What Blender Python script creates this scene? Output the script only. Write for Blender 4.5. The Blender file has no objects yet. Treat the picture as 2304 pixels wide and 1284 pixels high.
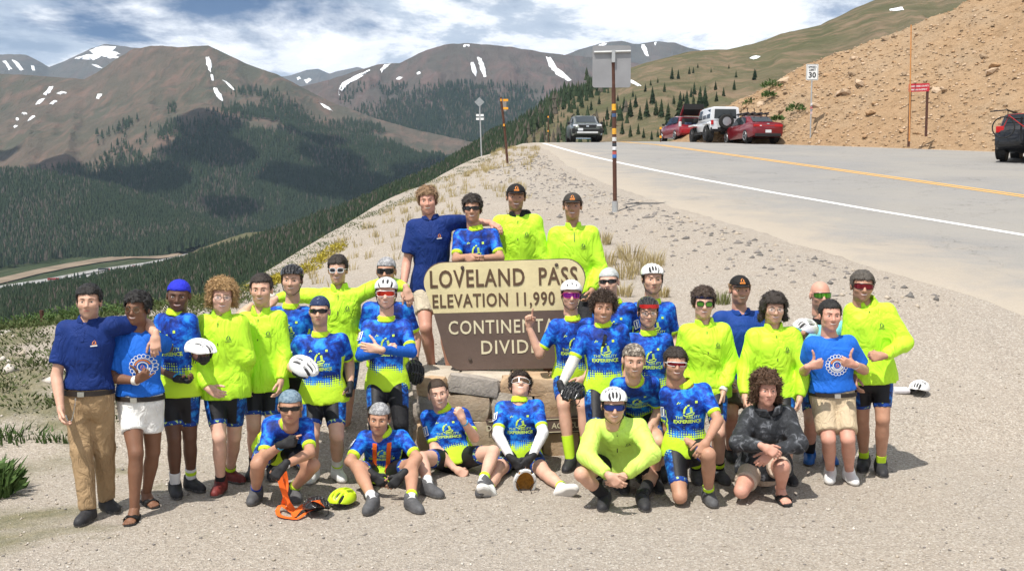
import bpy, bmesh, math, random, os, time
import numpy as np
from mathutils import Vector, Matrix, Euler
from mathutils.bvhtree import BVHTree
T0 = time.time()
rad = math.radians
scene = bpy.context.scene
COL = scene.collection
# ---------------------------------------------------------------- camera
F, CX, CY, CAMZ = 2400.0, 1152.0, 642.0, 2.5      # focal length in photo pixels, centre, eye height
PITCH = math.atan(222.0 / F)
cam_d = bpy.data.cameras.new('camera'); cam = bpy.data.objects.new('camera', cam_d); COL.objects.link(cam)
cam.location = (0, 0, CAMZ); cam.rotation_euler = (math.pi / 2 - PITCH, 0, 0)
cam_d.sensor_width = 36; cam_d.lens = 36 * F / 2304; cam_d.clip_start = 0.1; cam_d.clip_end = 60000
scene.camera = cam
# ---------------------------------------------------------------- world: sky with broken cloud
SUN = Vector((-0.30, -0.42, 1.0)).normalized()     # towards the sun
SUN_EL = math.asin(SUN.z); SUN_AZ = math.atan2(SUN.x, SUN.y)
world = bpy.data.worlds.new('World'); scene.world = world; world.use_nodes = True
def build_world():
    nt = world.node_tree; N = nt.nodes; L = nt.links; N.clear()
    out = N.new('ShaderNodeOutputWorld'); bg = N.new('ShaderNodeBackground'); bg.inputs[1].default_value = 0.056
    sky = N.new('ShaderNodeTexSky'); sky.sky_type = 'NISHITA'; sky.sun_disc = False
    sky.sun_elevation = SUN_EL; sky.sun_rotation = SUN_AZ; sky.altitude = 3600; sky.air_density = 1.0; sky.dust_density = 0.6
    tc = N.new('ShaderNodeTexCoord'); sep = N.new('ShaderNodeSeparateXYZ'); L.new(tc.outputs['Generated'], sep.inputs[0])
    def math_(op, a, b=None):
        n = N.new('ShaderNodeMath'); n.operation = op
        for i, v in enumerate((a, b)):
            if v is None: continue
            if isinstance(v, (int, float)): n.inputs[i].default_value = v
            else: L.new(v, n.inputs[i])
        return n.outputs[0]
    zz = math_('ADD', math_('MAXIMUM', sep.outputs[2], 0.0), 0.16)
    u = math_('DIVIDE', sep.outputs[0], zz); v = math_('DIVIDE', sep.outputs[1], zz)
    comb = N.new('ShaderNodeCombineXYZ'); L.new(u, comb.inputs[0]); L.new(v, comb.inputs[1])
    def noise(scale, detail, rough, off, lac=2.1):
        mp = N.new('ShaderNodeMapping'); mp.inputs['Location'].default_value = off
        mp.inputs['Scale'].default_value = (1.0, 0.72, 1.0)
        L.new(comb.outputs[0], mp.inputs[0])
        n = N.new('ShaderNodeTexNoise'); n.inputs['Scale'].default_value = scale
        n.inputs['Detail'].default_value = detail; n.inputs['Roughness'].default_value = rough
        n.inputs['Distortion'].default_value = 0.25
        L.new(mp.outputs[0], n.inputs['Vector']); return n.outputs['Fac']
    def ramp(fac, stops):
        r = N.new('ShaderNodeValToRGB'); r.color_ramp.interpolation = 'EASE'
        while len(r.color_ramp.elements) < len(stops): r.color_ramp.elements.new(0.5)
        for e, (p, c) in zip(r.color_ramp.elements, stops): e.position = p; e.color = (*c, 1)
        L.new(fac, r.inputs[0]); return r.outputs[0]
    cover = noise(1.05, 9, 0.60, (3.1, 1.7, 0))
    mask = ramp(cover, [(0.40, (0, 0, 0)), (0.53, (1, 1, 1))])
    tone = noise(1.7, 8, 0.62, (7.3, 2.2, 4))
    ccol = ramp(tone, [(0.34, (5.6, 7.2, 9.6)), (0.45, (9.8, 11.2, 13.2)), (0.53, (19.5, 19.8, 20.2)), (0.64, (25.0, 25.0, 25.0))])
    # the blue of a clear high-mountain sky, a little deeper than the clear-air model near the horizon
    tint = N.new('ShaderNodeMix'); tint.data_type = 'RGBA'; tint.blend_type = 'MULTIPLY'; tint.inputs[0].default_value = 1.0
    tint.inputs[7].default_value = (0.50, 0.74, 1.0, 1); L.new(sky.outputs[0], tint.inputs[6])
    mx = N.new('ShaderNodeMix'); mx.data_type = 'RGBA'
    L.new(mask, mx.inputs[0]); L.new(tint.outputs[2], mx.inputs[6]); L.new(ccol, mx.inputs[7])
    L.new(mx.outputs[2], bg.inputs[0]); L.new(bg.outputs[0], out.inputs[0])
build_world()
sun_d = bpy.data.lights.new('sun', 'SUN'); sun_d.energy = 5.0; sun_d.angle = rad(0.53); sun_d.color = (1.0, 0.95, 0.87)
sun = bpy.data.objects.new('sun', sun_d); COL.objects.link(sun); sun.rotation_euler = SUN.to_track_quat('Z', 'Y').to_euler()
sun.location = SUN * 50
vs = scene.view_settings; vs.view_transform = 'Standard'; vs.look = 'None'; vs.exposure = 0.17; vs.gamma = 1.0; vs.use_curve_mapping = False
scene.cycles.use_denoising = True; scene.cycles.max_bounces = 5; scene.cycles.transparent_max_bounces = 8
scene.cycles.volume_bounces = 0
# ---------------------------------------------------------------- helpers
_ps, _pc = math.sin(PITCH), math.cos(PITCH)
def ray(px, py):
    a = (np.asarray(px, float) - CX) / F; b = (CY - np.asarray(py, float)) / F
    y = _pc + b * _ps; z = -_ps + b * _pc
    return a / y, z / y                                # X/Y and (z-CAMZ)/Y
def at(px, py, Y):                                     # a photo pixel at distance Y -> world point
    a, s = ray(px, py)
    return np.array([a * Y, Y, CAMZ + s * Y])
def at_z(px, py, z):                                   # a photo pixel on the level z
    a, s = ray(px, py); Y = (z - CAMZ) / s
    return np.array([a * Y, Y, z])
def lattice(seed, n=64):
    return np.random.RandomState(seed).rand(n, n, n).astype(np.float32)
_LAT = lattice(5, 32)
def vnoise(x, y, z=0.0):                               # smooth value noise, -1..1
    x, y, z = np.broadcast_arrays(np.asarray(x, float), np.asarray(y, float), np.asarray(z, float))
    xi, yi, zi = np.floor(x).astype(int), np.floor(y).astype(int), np.floor(z).astype(int)
    fx, fy, fz = x - xi, y - yi, z - zi
    fx, fy, fz = (f * f * (3 - 2 * f) for f in (fx, fy, fz))
    r = 0
    for dx in (0, 1):
        for dy in (0, 1):
            for dz in (0, 1):
                w = (fx if dx else 1 - fx) * (fy if dy else 1 - fy) * (fz if dz else 1 - fz)
                r = r + w * _LAT[(xi + dx) % 32, (yi + dy) % 32, (zi + dz) % 32]
    return r * 2 - 1
def fbm(x, y, z=0.0, o=4, g=0.5):
    s, a, n = 0, 1.0, 0
    for i in range(o):
        s = s + a * vnoise(np.asarray(x) * 2 ** i + 7.3 * i, np.asarray(y) * 2 ** i + 3.1 * i, np.asarray(z) * 2 ** i + 1.7 * i); n += a; a *= g
    return s / n
def sstep(a, b, x):
    t = np.clip((np.asarray(x, float) - a) / (b - a), 0, 1); return t * t * (3 - 2 * t)
def mesh_np(name, V, Fc, smooth=True, mats=(), midx=None):
    me = bpy.data.meshes.new(name)
    V = np.asarray(V, np.float32); 
    if isinstance(Fc, np.ndarray):
        n, k = Fc.shape
        me.vertices.add(len(V)); me.vertices.foreach_set('co', V.ravel())
        me.loops.add(n * k); me.loops.foreach_set('vertex_index', Fc.astype(np.int32).ravel())
        me.polygons.add(n); me.polygons.foreach_set('loop_start', np.arange(0, n * k, k, dtype=np.int32))
    else:
        me.from_pydata([tuple(map(float, v)) for v in V], [], [tuple(int(i) for i in f) for f in Fc])
    for m in mats: me.materials.append(m)
    if midx is not None: me.polygons.foreach_set('material_index', np.asarray(midx, np.int32))
    if smooth: me.polygons.foreach_set('use_smooth', np.ones(len(me.polygons), bool))
    me.update(calc_edges=True); me.validate()
    return me
def link(name, me, parent=None, loc=None, rot=None, scale=None, mat=None):
    o = bpy.data.objects.new(name, me); COL.objects.link(o)
    if parent is not None: o.parent = parent
    if loc is not None: o.location = loc
    if rot is not None: o.rotation_euler = rot
    if scale is not None: o.scale = scale
    if mat is not None:
        if len(me.materials) == 0: me.materials.append(None)
        o.material_slots[0].link = 'OBJECT'; o.material_slots[0].material = mat
    return o
def tag(o, label=None, cat=None, group=None, kind=None):
    if label: o['label'] = label
    if cat: o['category'] = cat
    if group: o['group'] = group
    if kind: o['kind'] = kind
    return o
def empty(name, loc=(0, 0, 0), rz=0, label=None, cat=None, group=None):
    o = bpy.data.objects.new(name, None); COL.objects.link(o); o.location = loc; o.rotation_euler = (0, 0, rz)
    o.empty_display_size = 0.1
    return tag(o, label, cat, group)
class MB:                                              # collects simple solids into one mesh
    def __init__(s): s.v = []; s.f = []
    def add(s, V, Fc):
        n = len(s.v); s.v += [tuple(map(float, p)) for p in V]; s.f += [tuple(i + n for i in f) for f in Fc]; return s
    def box(s, c, d, rz=0, bev=0, ax=None):
        d = [x / 2 for x in d]; P = []
        if bev <= 0:
            Q = [(sx * d[0], sy * d[1], sz * d[2]) for sx in (-1, 1) for sy in (-1, 1) for sz in (-1, 1)]
            Fc = [(0, 1, 3, 2), (4, 6, 7, 5), (0, 4, 5, 1), (2, 3, 7, 6), (0, 2, 6, 4), (1, 5, 7, 3)]
        else:
            bm = bmesh.new(); bmesh.ops.create_cube(bm, size=1, matrix=Matrix.Diagonal((2 * d[0], 2 * d[1], 2 * d[2], 1)))
            bmesh.ops.bevel(bm, geom=bm.edges[:], offset=bev, segments=2, affect='EDGES', profile=0.6)
            bm.verts.index_update(); Q = [tuple(v.co) for v in bm.verts]; Fc = [tuple(v.index for v in f.verts) for f in bm.faces]; bm.free()
        cr, sr = math.cos(rz), math.sin(rz)
        if ax is not None:
            X, Y, Z = ax; P = [Vector(c) + Vector(X) * q[0] + Vector(Y) * q[1] + Vector(Z) * q[2] for q in Q]
        else: P = [(c[0] + q[0] * cr - q[1] * sr, c[1] + q[0] * sr + q[1] * cr, c[2] + q[2]) for q in Q]
        return s.add(P, Fc)
    def tube(s, pts, r, seg=8, cap=True):
        pts = [Vector(p) for p in pts]; n = len(pts); R = r if isinstance(r, (list, tuple)) else [r] * n
        V = []; up = None
        for i, p in enumerate(pts):
            t = (pts[min(i + 1, n - 1)] - pts[max(i - 1, 0)]).normalized()
            if up is None: up = t.orthogonal().normalized()
            a = (up - t * up.dot(t)); a = a.normalized() if a.length > 1e-6 else t.orthogonal().normalized(); up = a; b = t.cross(a)
            for k in range(seg):
                q = 2 * math.pi * k / seg; V.append(p + (a * math.cos(q) + b * math.sin(q)) * R[i])
        Fc = [(i * seg + k, i * seg + (k + 1) % seg, (i + 1) * seg + (k + 1) % seg, (i + 1) * seg + k) for i in range(n - 1) for k in range(seg)]
        if cap: Fc += [tuple(range(seg))[::-1], tuple((n - 1) * seg + k for k in range(seg))]
        return s.add(V, Fc)
    def prism(s, poly, axis_o, U, W, D, depth):        # 2D polygon (u,w) at origin, extruded along D
        o, U, W, D = Vector(axis_o), Vector(U), Vector(W), Vector(D); n = len(poly)
        V = [o + U * p[0] + W * p[1] for p in poly] + [o + U * p[0] + W * p[1] + D * depth for p in poly]
        return s.add(V, [tuple(range(n)), tuple(range(2 * n - 1, n - 1, -1))] + [(i, n + i, n + (i + 1) % n, (i + 1) % n) for i in range(n)])
    def me(s, name, smooth=False, mat=None):
        m = bpy.data.meshes.new(name); m.from_pydata(s.v, [], s.f)
        bm = bmesh.new(); bm.from_mesh(m); bmesh.ops.recalc_face_normals(bm, faces=bm.faces[:]); bm.to_mesh(m); bm.free()
        if smooth:
            m.polygons.foreach_set('use_smooth', np.ones(len(m.polygons), bool)); 
            m.set_sharp_from_angle(angle=rad(38))
        if mat is not None: m.materials.append(mat)
        return m
    def build(s, name, mat=None, parent=None, smooth=False):
        return link(name, s.me(name, smooth, mat), parent)
# ---------------------------------------------------------------- materials
MATS = {}
class NT:
    def __init__(s, m): s.nt = m.node_tree; s.N = s.nt.nodes; s.L = s.nt.links
    def n(s, t, **kw):
        x = s.N.new(t)
        for k, v in kw.items(): setattr(x, k, v)
        return x
    def put(s, sock, v):
        if v is None: return
        if isinstance(v, bpy.types.NodeSocket): s.L.new(v, sock)
        elif isinstance(v, (tuple, list)): sock.default_value = tuple(v) + ((1,) if len(v) == 3 and len(sock.default_value) == 4 else ())
        else: sock.default_value = v
    def math(s, op, a, b=None, c=None, clamp=False):
        x = s.n('ShaderNodeMath', operation=op); x.use_clamp = clamp
        for i, v in enumerate((a, b, c)): s.put(x.inputs[i], v)
        return x.outputs[0]
    def noise(s, vec, scale, detail=4, rough=0.55, dist=0.0, col=False):
        x = s.n('ShaderNodeTexNoise'); s.put(x.inputs['Vector'], vec); x.inputs['Scale'].default_value = scale
        x.inputs['Detail'].default_value = detail; x.inputs['Roughness'].default_value = rough; x.inputs['Distortion'].default_value = dist
        return x.outputs['Color' if col else 'Fac']
    def vor(s, vec, scale, feature='F1', out='Distance'):
        x = s.n('ShaderNodeTexVoronoi', feature=feature); s.put(x.inputs['Vector'], vec); x.inputs['Scale'].default_value = scale
        return x.outputs[out]
    def ramp(s, fac, stops, interp='LINEAR'):
        r = s.n('ShaderNodeValToRGB'); r.color_ramp.interpolation = interp
        while len(r.color_ramp.elements) < len(stops): r.color_ramp.elements.new(0.5)
        for e, (p, c) in zip(r.color_ramp.elements, stops):
            e.position = p; e.color = (*c, 1) if isinstance(c, (tuple, list)) else (c, c, c, 1)
        s.put(r.inputs[0], fac); return r.outputs[0]
    def mix(s, fac, a, b, blend='MIX'):
        x = s.n('ShaderNodeMix', data_type='RGBA', blend_type=blend); s.put(x.inputs[0], fac); s.put(x.inputs[6], a); s.put(x.inputs[7], b)
        return x.outputs[2]
    def bump(s, h, strength=0.3, dist=0.02, normal=None):
        x = s.n('ShaderNodeBump'); s.put(x.inputs['Height'], h); x.inputs['Strength'].default_value = strength; x.inputs['Distance'].default_value = dist
        if normal is not None: s.L.new(normal, x.inputs['Normal'])
        return x.outputs[0]
    def attr(s, name, out='Vector'):
        x = s.n('ShaderNodeAttribute', attribute_name=name); return x.outputs[out]
    def sep(s, v):
        x = s.n('ShaderNodeSeparateXYZ'); s.L.new(v, x.inputs[0]); return x.outputs
    def pos(s): return s.n('ShaderNodeNewGeometry').outputs['Position']
    def obj(s): return s.n('ShaderNodeTexCoord').outputs['Object']
def new_mat(name):
    m = bpy.data.materials.new(name); m.use_nodes = True; MATS[name] = m
    return m, NT(m), m.node_tree.nodes['Principled BSDF']
def mat(name, color, rough=0.6, metal=0.0, var=0.12, scale=8.0, bump=0.0, bscale=40.0, spec=0.4, coat=0.0, bdist=0.01, sheen=0.0):
    if name in MATS: return MATS[name]
    m, t, b = new_mat(name); v = t.obj()
    if var > 0:
        lo = tuple(c * (1 - var) for c in color); hi = tuple(min(1, c * (1 + var)) for c in color)
        t.put(b.inputs['Base Color'], t.ramp(t.noise(v, scale, 4, 0.6), [(0.3, lo), (0.7, hi)]))
    else: b.inputs['Base Color'].default_value = (*color, 1)
    b.inputs['Roughness'].default_value = rough; b.inputs['Metallic'].default_value = metal
    b.inputs['Specular IOR Level'].default_value = spec; b.inputs['Coat Weight'].default_value = coat
    if sheen: b.inputs['Sheen Weight'].default_value = sheen
    if bump: t.put(b.inputs['Normal'], t.bump(t.noise(v, bscale, 3, 0.6), bump, bdist))
    return m
# ================================================================ the land
# ---- near ground: a height surface through surveyed points
def _anchors():
    A = []
    def px(x, y, Y): A.append(tuple(at(x, y, Y)))
    for X in range(-12, 13, 4):
        for Y in (-10, 0, 4, 7, 9.2): A.append((X, Y, 0))
    sil = [(-300, 790, 14), (0, 755, 14), (120, 717, 15), (400, 690, 16), (560, 668, 17), (700, 600, 19), (760, 548, 21), (880, 470, 26), (1000, 396, 34), (1130, 330, 48), (1190, 318, 60)]
    for x, y, Y in sil:
        p = at(x, y, Y); A.append(tuple(p))
        q = 1.0 if Y < 30 else 1.0
        A.append((p[0] - 4.5, p[1] + (2.0 if Y < 30 else -1.0), p[2] - 2.4)); A.append((p[0] - 10, p[1] + 4, p[2] - 7.0)); A.append((p[0] - 24, p[1] + 8, p[2] - 17))
    for x, y, Y in [(975, 845, 10.5), (1160, 800, 10.8), (1290, 800, 10.8), (850, 640, 15.5), (1000, 560, 18), (1200, 500, 20.5), (1383, 492, 22), (1600, 560, 17.5), (1450, 620, 15.5),
                    (1600, 760, 12), (1800, 700, 13), (2200, 700, 13), (2065, 885, 11), (2400, 890, 10.8), (1700, 840, 10.9), (1240, 323, 60), (1310, 324, 67), (1400, 321, 66), (1330, 325, 60), (1400, 324, 61), (1520, 319, 64), (1690, 322, 57),
                    (1130, 420, 30), (1260, 372, 34)]: px(x, y, Y)
    rz = lambda Y: 3.18 + .078 * (Y - 36)
    for X, Y in [(8.1, 16.9), (5.8, 26), (3.5, 36.7), (6.5, 36), (3.0, 43), (6, 44), (9, 46), (2.3, 50), (5, 51), (11.5, 24.1), (9.4, 40), (8, 53), (20.8, 43), (17, 49.5), (14, 55), (26, 33), (18, 25), (30, 25), (15, 17), (24, 14)]: A.append((X, Y, rz(Y)))
    A += [(0, 76, 4.6), (8, 76, 4.9), (16, 74, 5.2), (0, 100, 1), (14, 100, 2), (30, 70, 6), (30, 100, 5), (45, 40, 4), (45, 0, .8), (28, 3, .4), (20, 8, .5), (45, 70, 6), (-14, 14, -.2), (-20, 8, -.6), (-20, -10, -.5), (-40, 20, -16), (-40, 0, -12)]
    return np.array(A)
_A = _anchors()
def _tps(r): return np.where(r > 1e-9, r * r * np.log(np.maximum(r, 1e-9)), 0.0)
def _solve():
    n = len(_A); d = np.hypot(_A[:, 0][:, None] - _A[:, 0], _A[:, 1][:, None] - _A[:, 1])
    K = _tps(d) + np.eye(n) * 6.0; Pm = np.c_[np.ones(n), _A[:, :2]]
    M = np.block([[K, Pm], [Pm.T, np.zeros((3, 3))]])
    return np.linalg.solve(M, np.r_[_A[:, 2], 0, 0, 0])
_W = _solve()
def _thin(x, y):
    d = np.hypot(x[:, None] - _A[:, 0], y[:, None] - _A[:, 1]); return _tps(d) @ _W[:-3] + _W[-3] + _W[-2] * x + _W[-1] * y
def _xl(Y): return np.interp(Y, [10, 22, 30, 42, 55, 66], [5.6, 3.2, 2.0, 1.6, 1.4, 1.0])
def _basis(X, Y): y = (Y - 40) / 30; return np.stack([np.ones_like(X), y, y * y, y ** 3, X / 10, X / 10 * y], -1)
def _roadfit():                                        # the graded road surface is smooth
    Yv, u = (q.ravel() for q in np.meshgrid(np.linspace(13, 66, 60), np.linspace(0, 1, 12))); Xv = _xl(Yv) + .5 + u * 9; return np.linalg.lstsq(_basis(Xv, Yv), _thin(Xv, Yv), rcond=None)[0]
_RF = _roadfit()
def ground_z(X, Y, rough=True):
    X, Y = np.broadcast_arrays(np.asarray(X, float), np.asarray(Y, float)); sh = X.shape; x, y = X.ravel(), Y.ravel()
    z = np.empty(len(x))
    for i in range(0, len(x), 20000):
        s = slice(i, i + 20000); d = np.hypot(x[s, None] - _A[:, 0], y[s, None] - _A[:, 1])
        z[s] = _tps(d) @ _W[:-3] + _W[-3] + _W[-2] * x[s] + _W[-1] * y[s]
    z = z.reshape(sh); w = sstep(-2.2, -.2, X - _xl(Y)) * sstep(11, 15, Y) * sstep(74, 64, Y) * sstep(30, 22, X); z = z * (1 - w) + (_basis(X, Y) @ _RF) * w
    lot = (1 - sstep(9.45, 10.6, Y)) * (1 - sstep(7.5, 11, np.abs(X)))
    z = z * (1 - lot)
    if rough:
        w = sstep(9.6, 11.5, Y + 0.4 * np.maximum(0, -X - 2.5))                 # banks are lumpier than the trodden lot
        off = sstep(-1.2, -3.2, X - road_left(Y))
        z = z + w * off * (0.10 * fbm(X * .5, Y * .5, 0, 4) + 0.05 * fbm(X * 2.1, Y * 2.1, 3, 3)) + 0.006 * fbm(X * 1.3, Y * 1.3, 5, 2) * (1 - w)
    return z
# road lines in plan: surveyed on the ground, carried on straight behind us and bending away over the crest
def _survey(pts, tail):
    Ys = np.linspace(10, 72, 1200); R = []
    for px, py in pts:
        a, s = ray(px, py); d = CAMZ + s * Ys - ground_z(a * Ys, Ys, False); i = np.argmax(d < 0) if (d < 0).any() else int(np.argmin(np.abs(d))); R.append((float(a * Ys[i]), float(Ys[i])))
    R = sorted(R, key=lambda q: q[1]); pf = np.polyfit([q[1] for q in R], [q[0] for q in R], 3 if len(R) > 8 else 2); R = [(float(np.polyval(pf, y)), float(y)) for y in np.linspace(R[0][1], R[-1][1], 14)]; (x0, y0), (x1, y1) = R[0], R[2]; m = (x1 - x0) / (y1 - y0); xe, ye = R[-1]
    R = [(x0 + m * (-8 - y0), -8.0)] + R + tail; return np.array([q[1] for q in R]), np.array([q[0] for q in R])
_wy, _white = _survey([(1212, 320), (1232, 326), (1262, 335), (1300, 346), (1340, 357), (1383, 367), (1500, 391), (1700, 429), (1900, 465), (2100, 500), (2304, 535)], [(1.25, 66), (.4, 74), (-4, 92)])
_yy, _yell = _survey([(1485, 328), (1600, 344), (1800, 373), (2000, 401), (2304, 445)], [(6.85, 60), (6.6, 66), (5.6, 75), (1, 92)])
def road_white(Y): return np.interp(Y, _wy, _white)
def road_yellow(Y): return np.interp(Y, _yy, _yell)
def road_left(Y): return road_white(Y) - np.interp(Y, [0, 8, 11, 15, 22, 30, 42, 55, 70], [3.0, 4.2, 4.6, 5.0, 4.0, 2.9, 1.4, .7, .5])
def grid_mesh(name, X, Y, Z, mats):
    ny, nx = X.shape; V = np.stack([X, Y, Z], -1).reshape(-1, 3)
    i = np.arange(ny * nx).reshape(ny, nx)
    Fc = np.stack([i[:-1, :-1], i[:-1, 1:], i[1:, 1:], i[1:, :-1]], -1).reshape(-1, 4)
    return mesh_np(name, V, Fc, True, mats)

def m_ground():
    m, t, b = new_mat('gravel_ground'); p = t.pos(); s = t.sep(p)
    big = t.noise(p, .35, 5, .6); mid = t.noise(p, 3.0, 5, .65); fine = t.noise(p, 45, 3, .75); cell = t.vor(p, 75, out='Color'); cs = t.sep(cell)[0]
    base = t.ramp(big, [(.3, (.34, .28, .22)), (.55, (.385, .325, .265)), (.75, (.395, .345, .285))])
    base = t.mix(t.ramp(t.noise(p, .17, 4, .65, .8), [(.42, 0.0), (.6, .55)]), base, (.295, .275, .25))
    base = t.mix(t.ramp(mid, [(.38, 0.0), (.7, .45)]), base, (.46, .405, .34))
    peb = t.ramp(cs, [(0, (.17, .155, .14)), (.25, (.34, .295, .245)), (.75, (.43, .38, .325)), (1, (.64, .60, .54))])
    base = t.mix(.55, base, peb)
    base = t.mix(t.ramp(fine, [(.35, .45), (.5, 0.0)]), base, (.19, .165, .14))
    # grassy turf creeping in on the open slope to the left
    left = t.math('ADD', t.math('MULTIPLY', s[0], -.35), t.math('MULTIPLY', s[1], -.055))
    g = t.math('ADD', left, t.math('MULTIPLY', t.math('SUBTRACT', t.noise(p, .8, 5, .6, .6), .5), 3.2))
    gm = t.ramp(g, [(.0, 0.0), (1.0, 0.0), (1.0, 1.0)]); gm = t.math('MULTIPLY', t.math('SUBTRACT', g, .75), 2.0, clamp=True)
    gm = t.math('MULTIPLY', gm, .75)
    base = t.mix(gm, base, t.ramp(t.noise(p, 9, 4, .7), [(.3, (.075, .085, .035)), (.6, (.17, .155, .075)), (.8, (.28, .24, .14))]))
    t.put(b.inputs['Base Color'], base); b.inputs['Roughness'].default_value = .95; b.inputs['Specular IOR Level'].default_value = .15
    h = t.math('ADD', t.math('MULTIPLY', t.vor(p, 75), .5), t.math('ADD', t.math('MULTIPLY', fine, .6), t.math('MULTIPLY', mid, 1.2)))
    t.put(b.inputs['Normal'], t.bump(h, .85, .022)); return m
def m_asphalt():
    m, t, b = new_mat('old_asphalt'); p = t.pos()
    base = t.ramp(t.noise(p, .5, 5, .6), [(.3, (.215, .21, .205)), (.7, (.275, .268, .26))])
    sp = t.ramp(t.noise(p, 60, 2, .8), [(.35, (.12, .118, .115)), (.5, (.25, .245, .24)), (.68, (.42, .41, .395))])
    base = t.mix(.45, base, sp)
    wv = t.n('ShaderNodeVectorMath', operation='ADD'); t.L.new(p, wv.inputs[0])
    nz = t.n('ShaderNodeVectorMath', operation='SCALE'); t.L.new(t.noise(p, 1.1, 4, .7, 0, True), nz.inputs[0]); nz.inputs['Scale'].default_value = 1.6; t.L.new(nz.outputs[0], wv.inputs[1])
    cr = t.vor(wv.outputs[0], .42, 'DISTANCE_TO_EDGE')
    crack = t.ramp(cr, [(0.0, 1.0), (.004, .8), (.009, 0.0)])
    sel = t.ramp(t.noise(p, .23, 2), [(.38, 0.0), (.52, 1.0)])
    base = t.mix(t.math('MULTIPLY', t.math('MULTIPLY', crack, sel), .85), base, (.10, .095, .09))
    wear = t.ramp(t.noise(p, .16, 6, .7, .5), [(.40, 0.0), (.62, .75)])
    base = t.mix(wear, base, t.mix(t.noise(p, 30, 2, .8), (.26, .245, .22), (.34, .32, .29)))
    ed = t.math('ADD', t.math('MULTIPLY', t.attr('edge', 'Fac'), -.45), t.math('MULTIPLY', t.noise(p, .9, 6, .7, .4), 2.6)); ed = t.math('SUBTRACT', ed, .05, clamp=True)
    base = t.mix(ed, base, t.mix(t.noise(p, 55, 3, .8), (.27, .235, .19), (.46, .405, .34)))
    t.put(b.inputs['Base Color'], base); b.inputs['Roughness'].default_value = .9; b.inputs['Specular IOR Level'].default_value = .2
    t.put(b.inputs['Normal'], t.bump(t.noise(p, 70, 2, .8), .4, .008)); return m
def m_paint(name, col):
    m, t, b = new_mat(name); p = t.pos()
    t.put(b.inputs['Base Color'], t.mix(t.ramp(t.noise(p, 14, 5, .8), [(.52, 0.0), (.70, .75)]), col, (.33, .315, .29)))
    b.inputs['Roughness'].default_value = .75; return m
M_GROUND, M_ASPH = m_ground(), m_asphalt()
def build_ground():
    xs = np.r_[np.linspace(-60, -14, 47)[:-1], np.linspace(-14, 14, 200)[:-1], np.linspace(14, 60, 70)]
    ys = np.r_[np.linspace(-14, 3, 18)[:-1], np.linspace(3, 24, 150)[:-1], np.linspace(24, 70, 130)[:-1], np.linspace(70, 130, 40)]
    X, Y = np.meshgrid(xs, ys); Z = ground_z(X, Y)
    sink = sstep(road_left(Y) + .35, road_left(Y) + .7, X) * sstep(60, 30, X - Y * 0) * sstep(95, 90, Y)
    rr = np.interp(Y, [-20, 30, 43, 49, 55, 66, 80], [24, 21, 19, 15.5, 12.5, 10.0, 8])
    Z = Z - .25 * sink * sstep(rr + .5, rr - .5, X)
    o = link('ground', grid_mesh('ground', X, Y, Z, [M_GROUND])); tag(o, kind='structure')
    # the road slab with its broken shoulder
    ys = np.r_[np.linspace(-5, 12, 18)[:-1], np.linspace(12, 72, 260)[:-1], np.linspace(72, 95, 14)]
    l = road_left(ys) + .30 * fbm(ys * .8, 3.3, 0, 4); r = np.interp(ys, [-20, 30, 43, 49, 55, 66, 80], [25, 22, 20, 16.5, 13.5, 11, 9]) + .25 * fbm(ys * .5, 9.3, 0, 3)
    u = np.linspace(0, 1, 48)[None, :]; X = l[:, None] * (1 - u) + r[:, None] * u; Y = np.repeat(ys[:, None], 48, 1)
    Z = ground_z(X, Y, False) + .03; Z[:, 0] -= .12; Z[:, -1] -= .12
    me = grid_mesh('road', X, Y, Z, [M_ASPH]); me.attributes.new('edge', 'FLOAT', 'POINT').data.foreach_set('value', (X - l[:, None]).astype(np.float32).ravel()); tag(link('road', me), kind='structure')
    def stripe(name, f, w, mt, y0=12, y1=70, lift=.036):
        yy = np.linspace(y0, y1, 300); c = f(yy); X = np.stack([c - w / 2, c + w / 2], 1); Y = np.repeat(yy[:, None], 2, 1)
        tag(link(name, grid_mesh(name, X, Y, ground_z(X, Y, False) + lift, [mt])), kind='structure')
    w = m_paint('worn_white_paint', (.82, .82, .80)); y = m_paint('worn_yellow_paint', (.80, .42, .05))
    stripe('edge_line', road_white, .20, w, 12, 61); stripe('centre_line', lambda q: road_yellow(q) - .14, .12, y); stripe('centre_line', lambda q: road_yellow(q) + .14, .12, y)
build_ground()
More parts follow.
